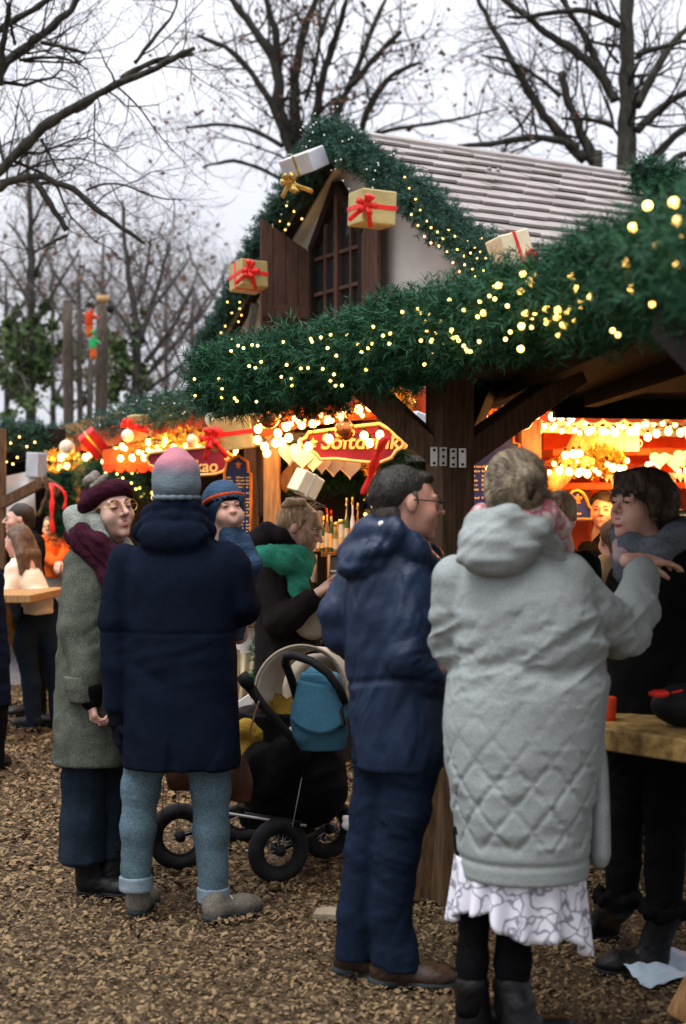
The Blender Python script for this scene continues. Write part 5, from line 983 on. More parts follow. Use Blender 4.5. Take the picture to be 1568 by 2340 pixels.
def head(f, c, R, s=1., jaw=1., ears=True, baby=False):
    T = lambda x, y, z: A(c, float) + R @ (A((x, y, z), float) * s)
    e = lambda p, r, k=.02, cut=False: f.ell(T(*p), A(r, float) * s, k * s, R, cut)
    e((0, -.018, .035), (.076, .095, .083)); e((0, .032, -.018), (.063, .060, .082), .03)
    if baby:
        e((0, .035, -.055), (.062, .052, .048), .03)
        for x in (-1, 1): e((x * .040, .058, -.045), (.034, .032, .034), .03)
        e((0, .085, -.080), (.02, .014, .014), .02)
    else:
        e((0, .040, -.074), (.044 * jaw, .046, .042), .03); e((0, .080, -.101), (.019, .016, .017), .02)
        for x in (-1, 1): e((x * .040, .062, -.032), (.023, .022, .022), .03)
    for x in (-1, 1):
        e((x * .033, .108, .003), (.017, .018, .010), .014, True); e((x * .033, .080, .004), (.0145, .0135, .011), .006)
        if ears: e((x * .075, -.008, -.002), (.010, .018, .028), .008)
        f.cone(T(x * .014, .090, .022), T(x * .045, .078, .024), .008 * s, .008 * s, .014); e((x * .0105, .098, -.029), (.0085, .009, .008), .006)
    if baby: f.cone(T(0, .088, -.004), T(0, .102, -.028), .006 * s, .011 * s, .012)
    else: f.cone(T(0, .092, .014), T(0, .119, -.025), .0070 * s, .0105 * s, .010)
    f.cone(T(-.016, .088, -.057), T(.016, .088, -.057), .0075 * s, .0075 * s, .012); f.cone(T(-.013, .087, -.068), T(.013, .087, -.068), .0085 * s, .0085 * s, .012)
    f.cone(T(0, -.02, -.05), T(0, -.045, -.19), .054 * s, .058 * s, .03)
    return T
def features(par, T, R, s=1., brow='hairbrown', lip='lips', closed=False, smile=False, open_=False):
    for x in (-1, 1):
        b = MB(); c = T(x * .033, .084, .004)
        if closed: b.ball(c, A((.0140, .0105, .0075)) * s, 6, R=R); e_ = b.build('eyelid', M['skin'], par)
        else: b.ball(c, A((.0118, .0088, .0042)) * s, 6, R=R); e_ = b.build('eye', M['eye'], par); b = MB(); b.ball(T(x * .033, .0905, .004), A((.0078, .0035, .0046)) * s, 6, R=R); b.build('iris', M['iris'], e_)
        b = MB(); z0 = -.001 if closed else .0075
        b.tube([T(x * .033 + .0145 * k, .0955 - .006 * k * k, z0 + (.0025 if closed else -.0035) * k * k) for k in (-1, -.5, 0, .5, 1)], A((.0012, .0022, .0026, .0022, .0012)) * s, 5); b.build('eyelash', M['hairdark'], par)
        b = MB(); b.tube([T(x * (.016 + .008 * k), .097 - .0022 * k * k * .5, .024 + .004 * math.sin(k * .8)) for k in range(5)], A((.003, .0042, .0042, .0036, .002)) * s, 5); b.build('eyebrow', M[brow], par)
    b = MB(); w = .034 if smile else .026; u = .013 if smile else -.002
    b.tube([T(w * k, .0935 - .012 * k * k, -.0575 + u * k * k + (.002 if abs(k) < .3 else 0)) for k in np.linspace(-1, 1, 9)], A((.001, .003, .005, .006, .005, .006, .005, .003, .001)) * s, 6)
    b.tube([T(w * .85 * k, .0935 - .012 * k * k, -.068 - (.004 if open_ else .010 if smile else 0) + u * k * k + .003 * abs(k)) for k in np.linspace(-1, 1, 9)], A((.001, .003, .006, .0075, .0078, .0075, .006, .003, .001)) * s, 6); b.build('mouth', M[lip], par)
    if open_ or smile:
        b = MB(); b.tube([T(w * .8 * k, (.0905 if smile else .0935) - .012 * k * k, -.0635 - (.004 if smile else 0) + u * k * k) for k in np.linspace(-1, 1, 7)], A((.001, .003, .0045, .0048, .0045, .003, .001)) * s * (1.6 if smile else 1), 6); b.build('teeth' if smile else 'mouth_opening', M['white' if smile else 'mouthdark'], par)
def glasses(par, T, m, r=.023, s=1.):
    root = MB()
    for x in (-1, 1):
        root.tube([T(x * .034 + r * 1.08 * math.cos(a), .112 - .006 * abs(math.cos(a) - x * 0), .002 + r * .92 * math.sin(a)) for a in np.linspace(0, 2 * math.pi, 20, endpoint=False)], .0012 * s, 5, closed=True)
        root.tube([T(x * (.034 + r), .108, .006), T(x * .077, .06, .010), T(x * .084, -.005, .012)], .0017 * s, 5)
    root.tube([T(-.012, .113, .005), T(0, .116, .008), T(.012, .113, .005)], .0016 * s, 5); return root.build('glasses', M[m], par)
def hand(f, w, d, pn, curl=(.35, .4, .45, .5), s=1., thumb=1, spread=1.):
    d, pn = nrm(d), nrm(pn); pn = nrm(pn - (pn @ d) * d); th = np.cross(d, pn) * thumb; w = A(w, float)
    f.cone(w - d * .03, w + d * .02, .024 * s, .024 * s, .01)
    for i, (ln, o) in enumerate(((.042, .030), (.047, .010), (.044, -.010), (.034, -.028))):
        k0 = w + (d * (.088 - .003 * abs(i - 1) - .004 * i) + th * o) * s; f.cone(w + (d * .02 + th * o * .6) * s, k0, .014 * s, .0115 * s, .012); p = k0; a = 0; dd = nrm(d + th * o * 1.6 * spread)
        for j, (q, r0, r1) in enumerate(((1, .0092, .0085), (.62, .0085, .0078), (.5, .0078, .0066))): a += curl[i] * (1 if j else .8); v = math.cos(a) * dd + math.sin(a) * pn; p2 = p + v * ln * q * s; f.cone(p, p2, r0 * s, r1 * s, .004); p = p2
    t0 = w + (d * .022 + th * .022) * s; t1 = t0 + nrm(d * .62 + th * .62 + pn * .35) * .042 * s; t2 = t1 + nrm(d * .85 + th * .25 + pn * .45) * .032 * s; t3 = t2 + nrm(d * .9 + pn * .55) * .024 * s
    f.cone(t0, t1, .0145 * s, .0115 * s, .01); f.cone(t1, t2, .011 * s, .0095 * s, .004); f.cone(t2, t3, .0092 * s, .0075 * s, .004)
class Fig:
    def __init__(s, d): s.d = d; s.s = d / FX; s.zpx = lambda py: CZ - (py - 1169.5) * s.s
    def q(s, px, py, dy=0.): return P(px, py, s.d + dy)
    def rings(s, rows):                                          # (py, left px, right px, half depth m[, depth shift])
        return [(s.zpx(r[0]), ((r[1] + r[2]) / 2 - 784) * s.s, s.d + (r[4] if len(r) > 4 else 0), (r[2] - r[1]) / 2 * s.s, r[3]) for r in rows]
    def tb(s, f, rows, k=.02):                                   # (px, py, dy, radius m)
        return f.tube([s.q(*r[:3]) for r in rows], [r[3] for r in rows], k)
def person(fig, label, f, skin='skin', base=None, group=None):
    o = f.build('person', M[skin], org=base if base is not None else (0, fig.d, 0)); return tag(o, label, 'person', group)
def shoe(par, heel, dr, L=.28, w=.046, upper='bootblack', sole='bootblack', high=.09, shaft=None, h=.006):
    heel = A(heel, float) * A((1, 1, 0)); d = nrm(A((dr[0], dr[1], 0))); sd = np.cross(ZZ, d); p = lambda u, v, z: heel + d * u * L + sd * v + ZZ * z; R = np.stack([d, sd, ZZ], 1)
    f = SDF(h); f.cone(p(.16, 0, .045), p(.68, 0, .038), .040 * w / .046, .036 * w / .046, .03); f.ell(p(.76, 0, .034), (.26 * L, w, .034), .03, R); f.ell(p(.14, 0, .05), (.15 * L, w * .80, .05), .02, R); f.cone(p(.2, 0, .06), p(.17, 0, high), .042, .036, .03)
    if shaft is not None: f.tube([p(.2, 0, .07)] + [A(x[:3]) for x in shaft], [.046] + [x[3] for x in shaft], .03)
    o = f.build('shoe' if high < .15 and shaft is None else 'boot', M[upper], par, disp=folds(.003, 20, 30, 2))
    if shaft is None:
        b = MB()
        for k in range(4): z = .098 - .012 * k; u0 = .34 + .085 * k; b.tube([p(u0, -.024, z - .012), p(u0 + .02, 0, z - .002), p(u0, .024, z - .012)], .003, 5)
        b.build('laces', M['creampaper' if upper == 'shoegrey' else 'black'], o)
    g = SDF(h); g.ell(p(.71, 0, .014), (.33 * L, w * 1.07, .022), .02, R); g.ell(p(.17, 0, .014), (.21 * L, w * .95, .024), .02, R); g.cone(p(.2, 0, .012), p(.7, 0, .012), .024, .020, .03); g.build('sole', M[sole], o); return o
def bodyframe(F, f, neck, sh_l, sh_r, hip, legs, arms, r=.09):
    f.cone(neck, hip, .065, .085, .05); f.cone(sh_l, sh_r, .035, .035, .05)
    for a in arms: f.tube(a, [.042, .036, .024][:len(a)] if len(a) <= 3 else .03, .02)
    for l in legs: f.cone(hip, l[0], .075, .055, .04); l = list(l); l[-1] = l[-2] + (l[-1] - l[-2]) * .82; f.tube(l, [.05, .034, .022][:len(l)], .03)

# ---- man with beanie, back to us
F = Fig(5.62); q = F.q
f = SDF(.006); R = facing(-.35, .94, 4); T = head(f, q(403, 1118), R, .93)
bodyframe(F, f, q(400, 1210), q(300, 1270), q(505, 1262), q(405, 1660), [[q(335, 1700), q(318, 1880), q(312, 2060)], [q(478, 1700), q(482, 1880), q(488, 2070)]], [[q(285, 1280), q(264, 1440, -.02), q(267, 1620, -.03)], [q(522, 1275), q(560, 1392, .06), q(490, 1370, .28)]])
hand(f, q(266, 1640, -.03), (.05, 0, -1), (.9, .4, 0), (.5, .5, .5, .5), 1.0, 1)
b = man = person(F, 'person in long navy coat and pink topped beanie seen from behind, holding a baby', f)
features(man, T, R)
f = SDF(.008); f.loft(F.rings([(1748, 284, 550, .185), (1700, 281, 549, .19), (1600, 284, 542, .185), (1500, 286, 540, .178), (1440, 284, 541, .172), (1380, 280, 542, .17), (1310, 276, 545, .165), (1270, 290, 530, .14), (1235, 325, 490, .11), (1195, 362, 448, .085)]), .02, n=2.3)
F.tb(f, [(290, 1285, 0, .072), (262, 1420, -.03, .064), (265, 1520, -.04, .056), (268, 1610, -.04, .046)], .015); F.tb(f, [(520, 1280, 0, .078), (552, 1385, .05, .075), (480, 1372, .25, .06)], .03); F.tb(f, [(535, 1295, 0, .07), (548, 1380, 0, .06)], .02)
f.ell(q(397, 1222, -.085), (.142, .075, .070), .02); f.ell(q(395, 1240, -.10), (.115, .060, .050), .02); F.tb(f, [(325, 1215, .0, .042), (352, 1190, -.07, .036), (400, 1180, -.10, .034), (446, 1186, -.07, .036), (472, 1212, 0, .042)], .01); F.tb(f, [(345, 1178, .0, .040), (365, 1160, -.06, .034), (403, 1152, -.085, .032), (438, 1156, -.06, .034), (458, 1172, 0, .040)], .01); f.ell(q(403, 1170, 0), (.10, .10, .05), .015)
f.cone(q(389, 1775, -.20), q(388, 1665, -.20), .030, .010, .006, cut=True)
fo = cl(folds(.004, 4.5, 7, 2), crease(.005, .5, 1.6, 10, 2), crease(.0045, -.6, 2, 12, 9), crease(.007, 1.3, 2, 14, 4, at=F.zpx(1480), w=.14), crease(.006, .9, 3, 20, 6, at=F.zpx(1215), w=.05))
f.build('coat', M['navywool'], man, disp=lambda V: fo(V) - .004 * np.exp(-((V[:, 2] - F.zpx(1440)) / .007) ** 2))
f = SDF(.006); F.tb(f, [(268, 1600, -.04, .037), (268, 1650, -.04, .034)]); f.build('cuff', M['navyrib'], man)
f = SDF(.006); hand(f, q(266, 1640, -.03), (.05, 0, -1), (.9, .4, 0), (.5, .5, .5, .5), 1.14, 1); f.build('glove', M['navyrib'], man)
f = SDF(.005); f.ell(q(403, 1088), (.094, .120, .101), .02); f.ell(q(403, 1112), (.094, .122, .075), .02); F.tb(f, [(403, 1050, 0, .045), (403, 1043, 0, .03)], .05); V_ = vno
hat = f.build('beanie', M['beanie'], man, disp=lambda V: .003 * vno(V * 28) + .004 * vno(V * A((9, 9, 22)))); BEANIE_MR.inputs['From Min'].default_value = F.zpx(1142) ; BEANIE_MR.inputs['From Max'].default_value = F.zpx(1036)
f = SDF(.005)
for i in range(17): a0 = i * 2 * math.pi / 16; a1 = a0 + 2 * math.pi / 16; c = q(403, 1137); f.cone(c + A((.086 * math.cos(a0), .113 * math.sin(a0), .0)), c + A((.086 * math.cos(a1), .113 * math.sin(a1), .0)), .0095, .0095, .01)
f.build('beanie_fold', M['beanie'], hat)
f = SDF(.007); F.tb(f, [(333, 1715, 0, .085), (322, 1800, 0, .073), (316, 1890, 0, .066), (311, 2000, 0, .060)], .03); F.tb(f, [(478, 1715, 0, .088), (482, 1800, 0, .076), (483, 1900, 0, .068), (488, 2020, 0, .060)], .03); f.ell(q(405, 1690), (.2, .14, .12), .06)
f.build('jeans', M['denimlight'], man, disp=cl(crease(.0016, 1.35, 3, 24, 5), crease(.0016, 1.75, 3, 30, 8), crease(.0015, .2, 1.5, 14, 3)))
for cx, cy in ((311, 2016), (488, 2042)):
    f = SDF(.005); f.loft(F.rings([(cy + 17, cx - 37, cx + 37, .062), (cy, cx - 38, cx + 38, .064), (cy - 17, cx - 38, cx + 37, .064)]), .005); f.build('jeans_cuff', M['denimcuff'], man, disp=folds(.004, 12, 20, 3))
shoe(man, G(312, 2090) + A((0, -.03, 0)), (.12, 1, 0), .27, .046, 'shoegrey', 'solegrey', .085); shoe(man, G(470, 2106), (.74, .67, 0), .27, .048, 'shoegrey', 'solegrey', .085)
def seam(par, pts, m, r=.0035): b = MB(); q2, _ = pathpts(pts, 24); b.tube(q2, r, 5); return b.build('seam', M[m], par)
# ---- baby
F = Fig(5.78); q = F.q; f = SDF(.005); R = facing(.42, -.9, 10, 6); T = head(f, q(516, 1165), R, .76, baby=True); f.cone(q(515, 1225), q(520, 1370), .06, .09, .04); F.tb(f, [(548, 1240, .0, .03), (572, 1290, .0, .028), (560, 1340, .03, .022)]); F.tb(f, [(505, 1380, .02, .05), (500, 1450, .1, .04)]); F.tb(f, [(540, 1380, .02, .05), (545, 1450, .1, .04)])
baby = person(F, 'baby in blue knit bonnet with red stripe looking over the navy shoulder', f); features(baby, T, R, .76, 'hairlight')
f = SDF(.005); f.ell(T(0, -.02, .045), A((.104, .116, .112)) * .83, .02, R); f.cone(T(0, -.06, -.03), T(0, -.06, -.08), .075, .07, .02); f.ell(T(0, .075, -.035), (.056, .055, .066), .012, R, True)
bh = f.build('bonnet', M['babyblue'], baby, disp=lambda V: .0025 * vno(V * 30))
f = SDF(.005); pts = [T(.104 * math.sin(a), .104 * math.cos(a) - .014, .050 + .022 * math.cos(a)) for a in np.linspace(-1.75, 1.75, 14)]; f.tube(pts, .0105, .006); f.build('bonnet_stripe', M['orangewool'], bh)
f = SDF(.005); pts = [T(.099 * math.sin(a), .099 * math.cos(a) - .010, .030 + .022 * math.cos(a)) for a in np.linspace(-1.7, 1.7, 14)]; f.tube(pts, .011, .006); f.build('bonnet_trim', M['navyrib'], bh)
f = SDF(.007); f.loft(F.rings([(1460, 490, 560, .1), (1380, 480, 572, .11), (1300, 485, 570, .1), (1240, 492, 560, .085), (1215, 492, 556, .075), (1203, 498, 552, .06)]), .02); F.tb(f, [(552, 1240, -.0, .046), (572, 1290, -.01, .044), (562, 1345, .03, .036)]); f.build('overall', M['babyblue'], baby, disp=folds(.006, 10, 20, 8))
# ---- woman in olive parka
F = Fig(5.92); q = F.q; f = SDF(.005); R = facing(.66, -.75, 6, 7); T = head(f, q(250, 1164), R, 1.07, .95)
bodyframe(F, f, q(225, 1250), q(175, 1290, -.03), q(270, 1290, .05), q(210, 1650), [[q(188, 1720), q(188, 1870), q(190, 2020)], [q(262, 1720, .08), q(262, 1870, .08), q(262, 1990, .08)]], [[q(180, 1290, -.06), q(178, 1440, -.12), q(208, 1590, -.16)], [q(275, 1300, .08), q(290, 1420, .1), q(270, 1520, .1)]])
hand(f, q(208, 1598, -.16), (.12, -.1, -1), (.75, .5, .0), (.75, .8, .85, .9), .92, -1)
wo = person(F, 'person in olive parka and burgundy headband with round gold glasses', f); features(wo, T, R, 1.07, 'hairmid', closed=True, open_=True); glasses(wo, T, 'gold', .024)
f = SDF(.005); f.ell(T(0, -.035, .03), (.083, .088, .082), .02, R); f.cone(T(.05, .03, -.0), T(.074, .0, -.03), .022, .012); f.cone(T(-.05, .045, .02), T(-.074, .01, -.03), .016, .012); hb_ = f.build('hair', M['hairbrown'], wo)
f = SDF(.005)
for i in range(3): f.ell(q(206 + 6 * i, 1102 - 5 * i, .03 * (i - 1)), .028, .02)
f.build('hair_bun', M['hairgrey'], hb_, disp=lambda V: .008 * vno(V * 30))
f = SDF(.005)
for i in range(7): f.ell(q(212 + 5 * i, 1112 - 4 * i + 5 * (i % 2), -.06), .014, .01)
f.build('hair_tie', M['shoegrey'], hb_)
f = SDF(.005); pts = [T(.080 * math.sin(a), .080 * math.cos(a) - .016, .034 + .044 * math.cos(a)) for a in np.linspace(0, 2 * math.pi, 25)]; f.tube(pts, .031, .02); f.ell(T(0, -.035, .050), (.090, .098, .080), .03, R)
f.build('headband', M['burgundy'], wo, disp=lambda V: .004 * vno(V * A((14, 14, 30))) + .002 * vno(V * 60))
f = SDF(.008); f.loft(F.rings([(1742, 120, 300, .17), (1650, 123, 298, .17), (1550, 129, 292, .165), (1450, 134, 286, .16), (1350, 141, 288, .15), (1290, 155, 290, .13), (1250, 172, 280, .11), (1220, 195, 268, .08)]), .02)
F.tb(f, [(188, 1285, -.05, .076), (174, 1430, -.11, .068), (196, 1540, -.15, .060), (201, 1560, -.155, .054)], .012); F.tb(f, [(270, 1290, .06, .07), (288, 1420, .1, .06), (268, 1520, .1, .05)])
f.build('coat', M['olive'], wo, disp=cl(folds(.004, 6, 9, 11), crease(.008, 1.35, 2.5, 16, 3), crease(.006, .15, 1.6, 12, 6)))
f = SDF(.006); f.loft([(F.zpx(1592), q(206, 1590)[0], q(206, 1590, -.158)[1], .060, .055), (F.zpx(1560), q(202, 1560)[0], q(202, 1560, -.155)[1], .068, .062), (F.zpx(1535), q(199, 1535)[0], q(199, 1535, -.15)[1], .069, .063)], .004); f.build('cuff', M['olive'], wo, disp=crease(.006, .9, 3, 22, 2)); f = SDF(.006); F.tb(f, [(206, 1575, -.158, .05), (209, 1600, -.16, .042)]); f.build('sleeve_lining', M['blackcloth'], wo)
f = SDF(.007); f.ell(q(196, 1195, .05), (.075, .10, .07), .02, roty(.3)); F.tb(f, [(170, 1180, .02, .035), (205, 1160, -.01, .03), (222, 1195, -.06, .03), (235, 1235, -.10, .03)], .03); F.tb(f, [(170, 1180, .02, .045), (178, 1205, 0, .05)]); F.tb(f, [(290, 1260, -.02, .035), (285, 1240, .05, .03)]); f.build('hood', M['olivelight'], wo, disp=folds(.005, 12, 14, 6))
f = SDF(.007); F.tb(f, [(172, 1222, .04, .048), (190, 1228, -.07, .055), (225, 1248, -.125, .056), (262, 1280, -.13, .052), (288, 1285, -.06, .045)], .02); F.tb(f, [(190, 1245, -.09, .045), (228, 1272, -.14, .05), (252, 1305, -.155, .05), (258, 1350, -.16, .045)], .02); f.build('scarf', M['burgundy'], wo, disp=cl(crease(.016, -1.0, 3, 20, 2), crease(.012, -.7, 3, 26, 7), lambda V: .004 * vno(V * 40)))
f = SDF(.007); F.tb(f, [(190, 1700, 0, .09), (190, 1780, 0, .088), (188, 1880, 0, .091), (184, 1975, 0, .097)], .03); F.tb(f, [(258, 1700, .10, .075), (258, 1820, .1, .072), (258, 1960, .1, .08)], .03); f.floor(lambda X, Y: F.zpx(1966) + 0 * X + 0 * Y); f.build('trousers', M['navytrouser'], wo, disp=crease(.012, .05, .8, 12, 4))
shoe(wo, G(180, 2043) + A((0, 0, 0)), (1, -.15, 0), .25, .05, 'bootblack', 'blackrub', .12, shaft=[(*q(192, 1950), .055)]); shoe(wo, G(222, 2008), (1, .1, 0), .24, .045, 'bootblack', 'blackrub', .12, shaft=[(*q(255, 1990, .08), .056), (*q(262, 1935, .08), .064)])
# ---- woman in green scarf
F = Fig(7.0); q = F.q; f = SDF(.005); R = facing(.93, -.36, -20, 0); T = head(f, q(690, 1206), R, 1.0, .95)
bodyframe(F, f, q(645, 1275), q(610, 1300, -.1), q(640, 1300, .1), q(650, 1600), [[q(640, 1620, -.06), q(640, 1750, -.06), q(640, 1880, -.06)], [q(665, 1620, .06), q(665, 1750, .06), q(665, 1880, .06)]], [[q(612, 1310, -.12), q(650, 1422, -.18), q(712, 1368, -.26)], [q(650, 1310, .12), q(690, 1420, .1), q(745, 1390, 0)]])
wd_ = q(768, 1322, -.26) - q(716, 1363, -.26); hand(f, q(718, 1361, -.26), wd_, (.4, .3, -.5), (.05, .45, .6, .65), .92, 1)
gs = person(F, 'person in dark coat and green scarf looking down at a pointing finger', f); features(gs, T, R, 1.0, 'hairmid', closed=True)
f = SDF(.005); f.ell(T(0, -.038, .045), (.084, .098, .082), .02, R); f.cone(T(0, -.085, .0), T(0, -.07, -.05), .055, .042, .03)
for x in np.linspace(-.055, .055, 7): f.cone(T(x * .8, .052, .092), T(x, .098 - abs(x) * .45, .030 + .006 * math.sin(x * 200)), .015, .007, .010)
for x in (-1, 1): f.cone(T(x * .070, .02, .05), T(x * .078, .018, .0), .014, .004, .012)
f.cone(T(.04, -.085, .03), T(.055, -.10, -.08), .03, .012, .015)
hm = f.build('hair', M['hairlight'], gs, disp=lambda V: .004 * vno(V @ R * A((70, 16, 16))) + .003 * vno(V * 30))
f = SDF(.005); f.ell(q(676, 1152, 0), (.055, .055, .030), .015); F.tb(f, [(648, 1158, 0, .016), (660, 1148, -.05, .02), (690, 1148, -.05, .018), (700, 1160, 0, .014)], .01); f.build('hair_bun', M['hairlight'], hm, disp=lambda V: .006 * vno(V * 30))
b = MB()
for k in range(46):
    u, w = rnd.uniform(-1, 1), rnd.uniform(-.9, .6); a = T(.085 * u, .1 * w - .02, .05 + .085 * math.sqrt(max(0, 1 - u * u * .8 - w * w * .7))); e = nrm(a - T(0, -.03, .03)); b.tube([a - e * .01, a + e * .008 + A((.012, 0, .004)), a + e * .012 + A((.04 * rnd.uniform(-1, 1), .02 * rnd.uniform(-1, 1), -.02 * rnd.random()))], .0013, 4)
for k in range(10): a = T(.07, .03 + .006 * k, .0 + .01 * (k % 3)); b.tube([a, a + A((.004, 0, -.03)), a + A((.012 * rnd.uniform(-1, 1), 0, -.06 - .03 * rnd.random()))], .0014, 4)
tag(b.build('loose_strands', M['hairlight'], hm), kind='stuff')
bc = q(676, 1152); gc, gR2 = T(0, 0, 0), R
strands(hm, 'hairlight', 900, .055, lambda p: bc - p + A((0, 0, .02)), .0012, .2, 3, keep=lambda V: ((V - gc) @ gR2)[:, 1] < .04)
f = SDF(.008); f.loft(F.rings([(1640, 585, 745, .18), (1560, 584, 742, .17), (1480, 583, 735, .165), (1400, 582, 728, .155), (1330, 584, 712, .15), (1290, 592, 695, .13), (1262, 610, 680, .10)]), .02); F.tb(f, [(617, 1312, -.11, .078), (640, 1420, -.18, .076), (668, 1405, -.22, .068), (708, 1373, -.26, .056)], .02); F.tb(f, [(655, 1312, .11, .07), (690, 1410, .1, .065), (735, 1385, 0, .05)], .02)
f.ell(q(605, 1232, 0), (.085, .12, .075), .02, roty(-.3)); F.tb(f, [(585, 1250, -.05, .05), (610, 1210, -.05, .04), (645, 1225, -.1, .035), (665, 1245, -.08, .03)], .02); f.build('coat', M['darkbrown'], gs, disp=cl(folds(.004, 6, 9, 21), crease(.009, .8, 2.5, 15, 3), crease(.007, -.4, 2.5, 15, 6)))
f = SDF(.007); F.tb(f, [(585, 1262, -.06, .045), (615, 1272, -.15, .058), (655, 1285, -.165, .062), (688, 1300, -.12, .055), (700, 1280, -.03, .045)], .02); F.tb(f, [(640, 1262, -.12, .05), (680, 1272, -.1, .055), (700, 1275, -.02, .045)], .02); F.tb(f, [(676, 1310, -.13, .055), (684, 1345, -.17, .048), (690, 1375, -.18, .046)], .02); f.build('scarf', M['greenscarf'], gs, disp=cl(crease(.020, -1.1, 2, 20, 2), crease(.014, -.8, 2.5, 30, 6)))
f = SDF(.008); F.tb(f, [(640, 1600, -.06, .085), (642, 1880, -.06, .06)]); F.tb(f, [(668, 1600, .06, .085), (668, 1880, .06, .06)]); f.build('trousers', M['blackcloth'], gs, disp=folds(.006)); shoe(gs, q(628, 1912, -.06), (1, -.1, 0), .25, .045, shaft=[(*q(640, 1850, -.06), .05)]); shoe(gs, q(656, 1912, .06), (1, -.1, 0), .25, .045, shaft=[(*q(668, 1850, .06), .05)])
f = SDF(.006); f.ell(q(712, 1425, -.18), (.085, .045, .075), .02, roty(.35)); f.ell(q(700, 1408, -.18), (.06, .04, .05), .02); o = f.build('shoulder_bag', M['beige'], disp=folds(.006, 12, 16)); tag(o, 'soft beige cloth bag held under the dark coat sleeve', 'bag')
# ---- man with glasses in navy jacket
F = Fig(4.85); q = F.q; f = SDF(.005); R = facing(.97, .24, -2, 0); T = head(f, q(932, 1150), R, 1.04, 1.1)
bodyframe(F, f, q(890, 1270), q(835, 1310, .06), q(945, 1310, -.08), q(905, 1680), [[q(865, 1700, .04), q(835, 1940, .03), q(808, 2170, .02)], [q(940, 1700, -.05), q(908, 1940, -.05), q(895, 2190, -.03)]], [[q(830, 1310, .08), q(760, 1430, .06), q(830, 1500, .14)], [q(935, 1330, -.1), q(928, 1500, -.14), q(1005, 1560, 0)]])
gm = person(F, 'person in navy hooded jacket and dark jeans with thin glasses in profile', f, 'skinred'); features(gm, T, R, 1.04, 'hairmid'); glasses(gm, T, 'black', .021, 1.2)
f = SDF(.005); f.ell(T(0, -.026, .046), A((.080, .095, .080)) * 1.04, .02, R); f.cone(T(0, -.07, .02), T(0, -.064, -.03), .062, .052, .03); f.ell(T(0, .052, .088), A((.052, .034, .020)) * 1.04, .02, R); hm = f.build('hair', M['hairdark'], gm, disp=lambda V: .002 * vno(V * A((40, 40, 22))))
gR = R
strands(hm, 'hairdark', 2000, .032, lambda p: -gR[:, 1] * .8 - ZZ * .6, .0009, .4, 4)
f = SDF(.005); f.cone(T(0, -.060, -.03), T(0, -.052, -.075), .062, .056, .02)
for x in (-1, 1): f.cone(T(x * .068, .0, .03), T(x * .070, .008, .005), .013, .009, .01)
gs_ = f.build('grey_sides', M['hairsalt'], hm); strands(gs_, 'hairsalt', 260, .022, lambda p: -ZZ - gR[:, 1] * .2, .0011, .3, 8)
f = SDF(.008); f.loft(F.rings([(1750, 812, 1014, .155), (1700, 806, 1020, .165), (1600, 796, 1016, .165), (1500, 788, 1010, .165), (1400, 784, 1002, .165), (1330, 790, 996, .155), (1285, 808, 985, .135), (1250, 835, 975, .11)]), .02)
F.tb(f, [(815, 1320, .07, .070), (768, 1400, .04, .060), (775, 1450, .05, .058), (830, 1500, .12, .055)], .015); F.tb(f, [(930, 1335, -.08, .088), (930, 1420, -.12, .082), (930, 1500, -.14, .078), (968, 1545, -.10, .066), (1005, 1570, -.02, .055)], .014)
f.ell(q(850, 1258, -.02), (.125, .15, .062), .02, roty(-.42)); f.ell(q(835, 1290, -.06), (.10, .10, .045), .015, roty(-.2)); F.tb(f, [(800, 1262, .02, .045), (845, 1215, -.06, .05), (900, 1215, -.11, .045), (950, 1255, -.10, .045), (985, 1290, -.04, .04)], .018); F.tb(f, [(855, 1205, .06, .05), (920, 1240, .10, .05), (985, 1275, .06, .045)], .02)
fo = cl(folds(.0035, 7, 10, 31), crease(.0085, .42, 1.6, 24, 3), crease(.005, -.25, 1.8, 28, 8), crease(.006, 1.2, 3, 26, 5, at=F.zpx(1470), w=.15)); f.build('jacket', M['navyshell'], gm, disp=lambda V: fo(V) - .008 * np.exp(-((V[:, 2] - F.zpx(1560) - .03 * np.sin(V[:, 0] * 9)) / .012) ** 2))
b = MB(); 
for x, y in ((872, 1197), (890, 1203), (908, 1213)): b.ball(q(x, y, -.118), (.012, .010, .011), 6)
b.build('scarf_edge', M['white'], gm)
f = SDF(.007); F.tb(f, [(868, 1735, .04, .088), (852, 1850, .03, .076), (832, 1950, .02, .069), (812, 2090, .02, .064), (808, 2190, .02, .064)], .02); F.tb(f, [(938, 1735, -.04, .098), (925, 1850, -.05, .086), (906, 1950, -.05, .078), (892, 2090, -.04, .072), (902, 2180, -.04, .076), (905, 2210, -.04, .080)], .02); f.ell(q(910, 1710), (.15, .15, .12), .05); f.floor(lambda X, Y: np.where(X > .145, F.zpx(2203), F.zpx(2192)) + 0 * Y); f.build('jeans', M['denimdark'], gm, disp=cl(crease(.0035, 1.25, 3, 24, 2), crease(.0035, 1.85, 3, 28, 7), crease(.005, .3, 1.6, 14, 4)))
shoe(gm, G(848, 2246), (1, -.14, 0), .285, .052, 'brownleather', 'solegrey', .10); shoe(gm, G(766, 2218), (.7, -.3, 0), .28, .05, 'brownleather', 'solegrey', .10)
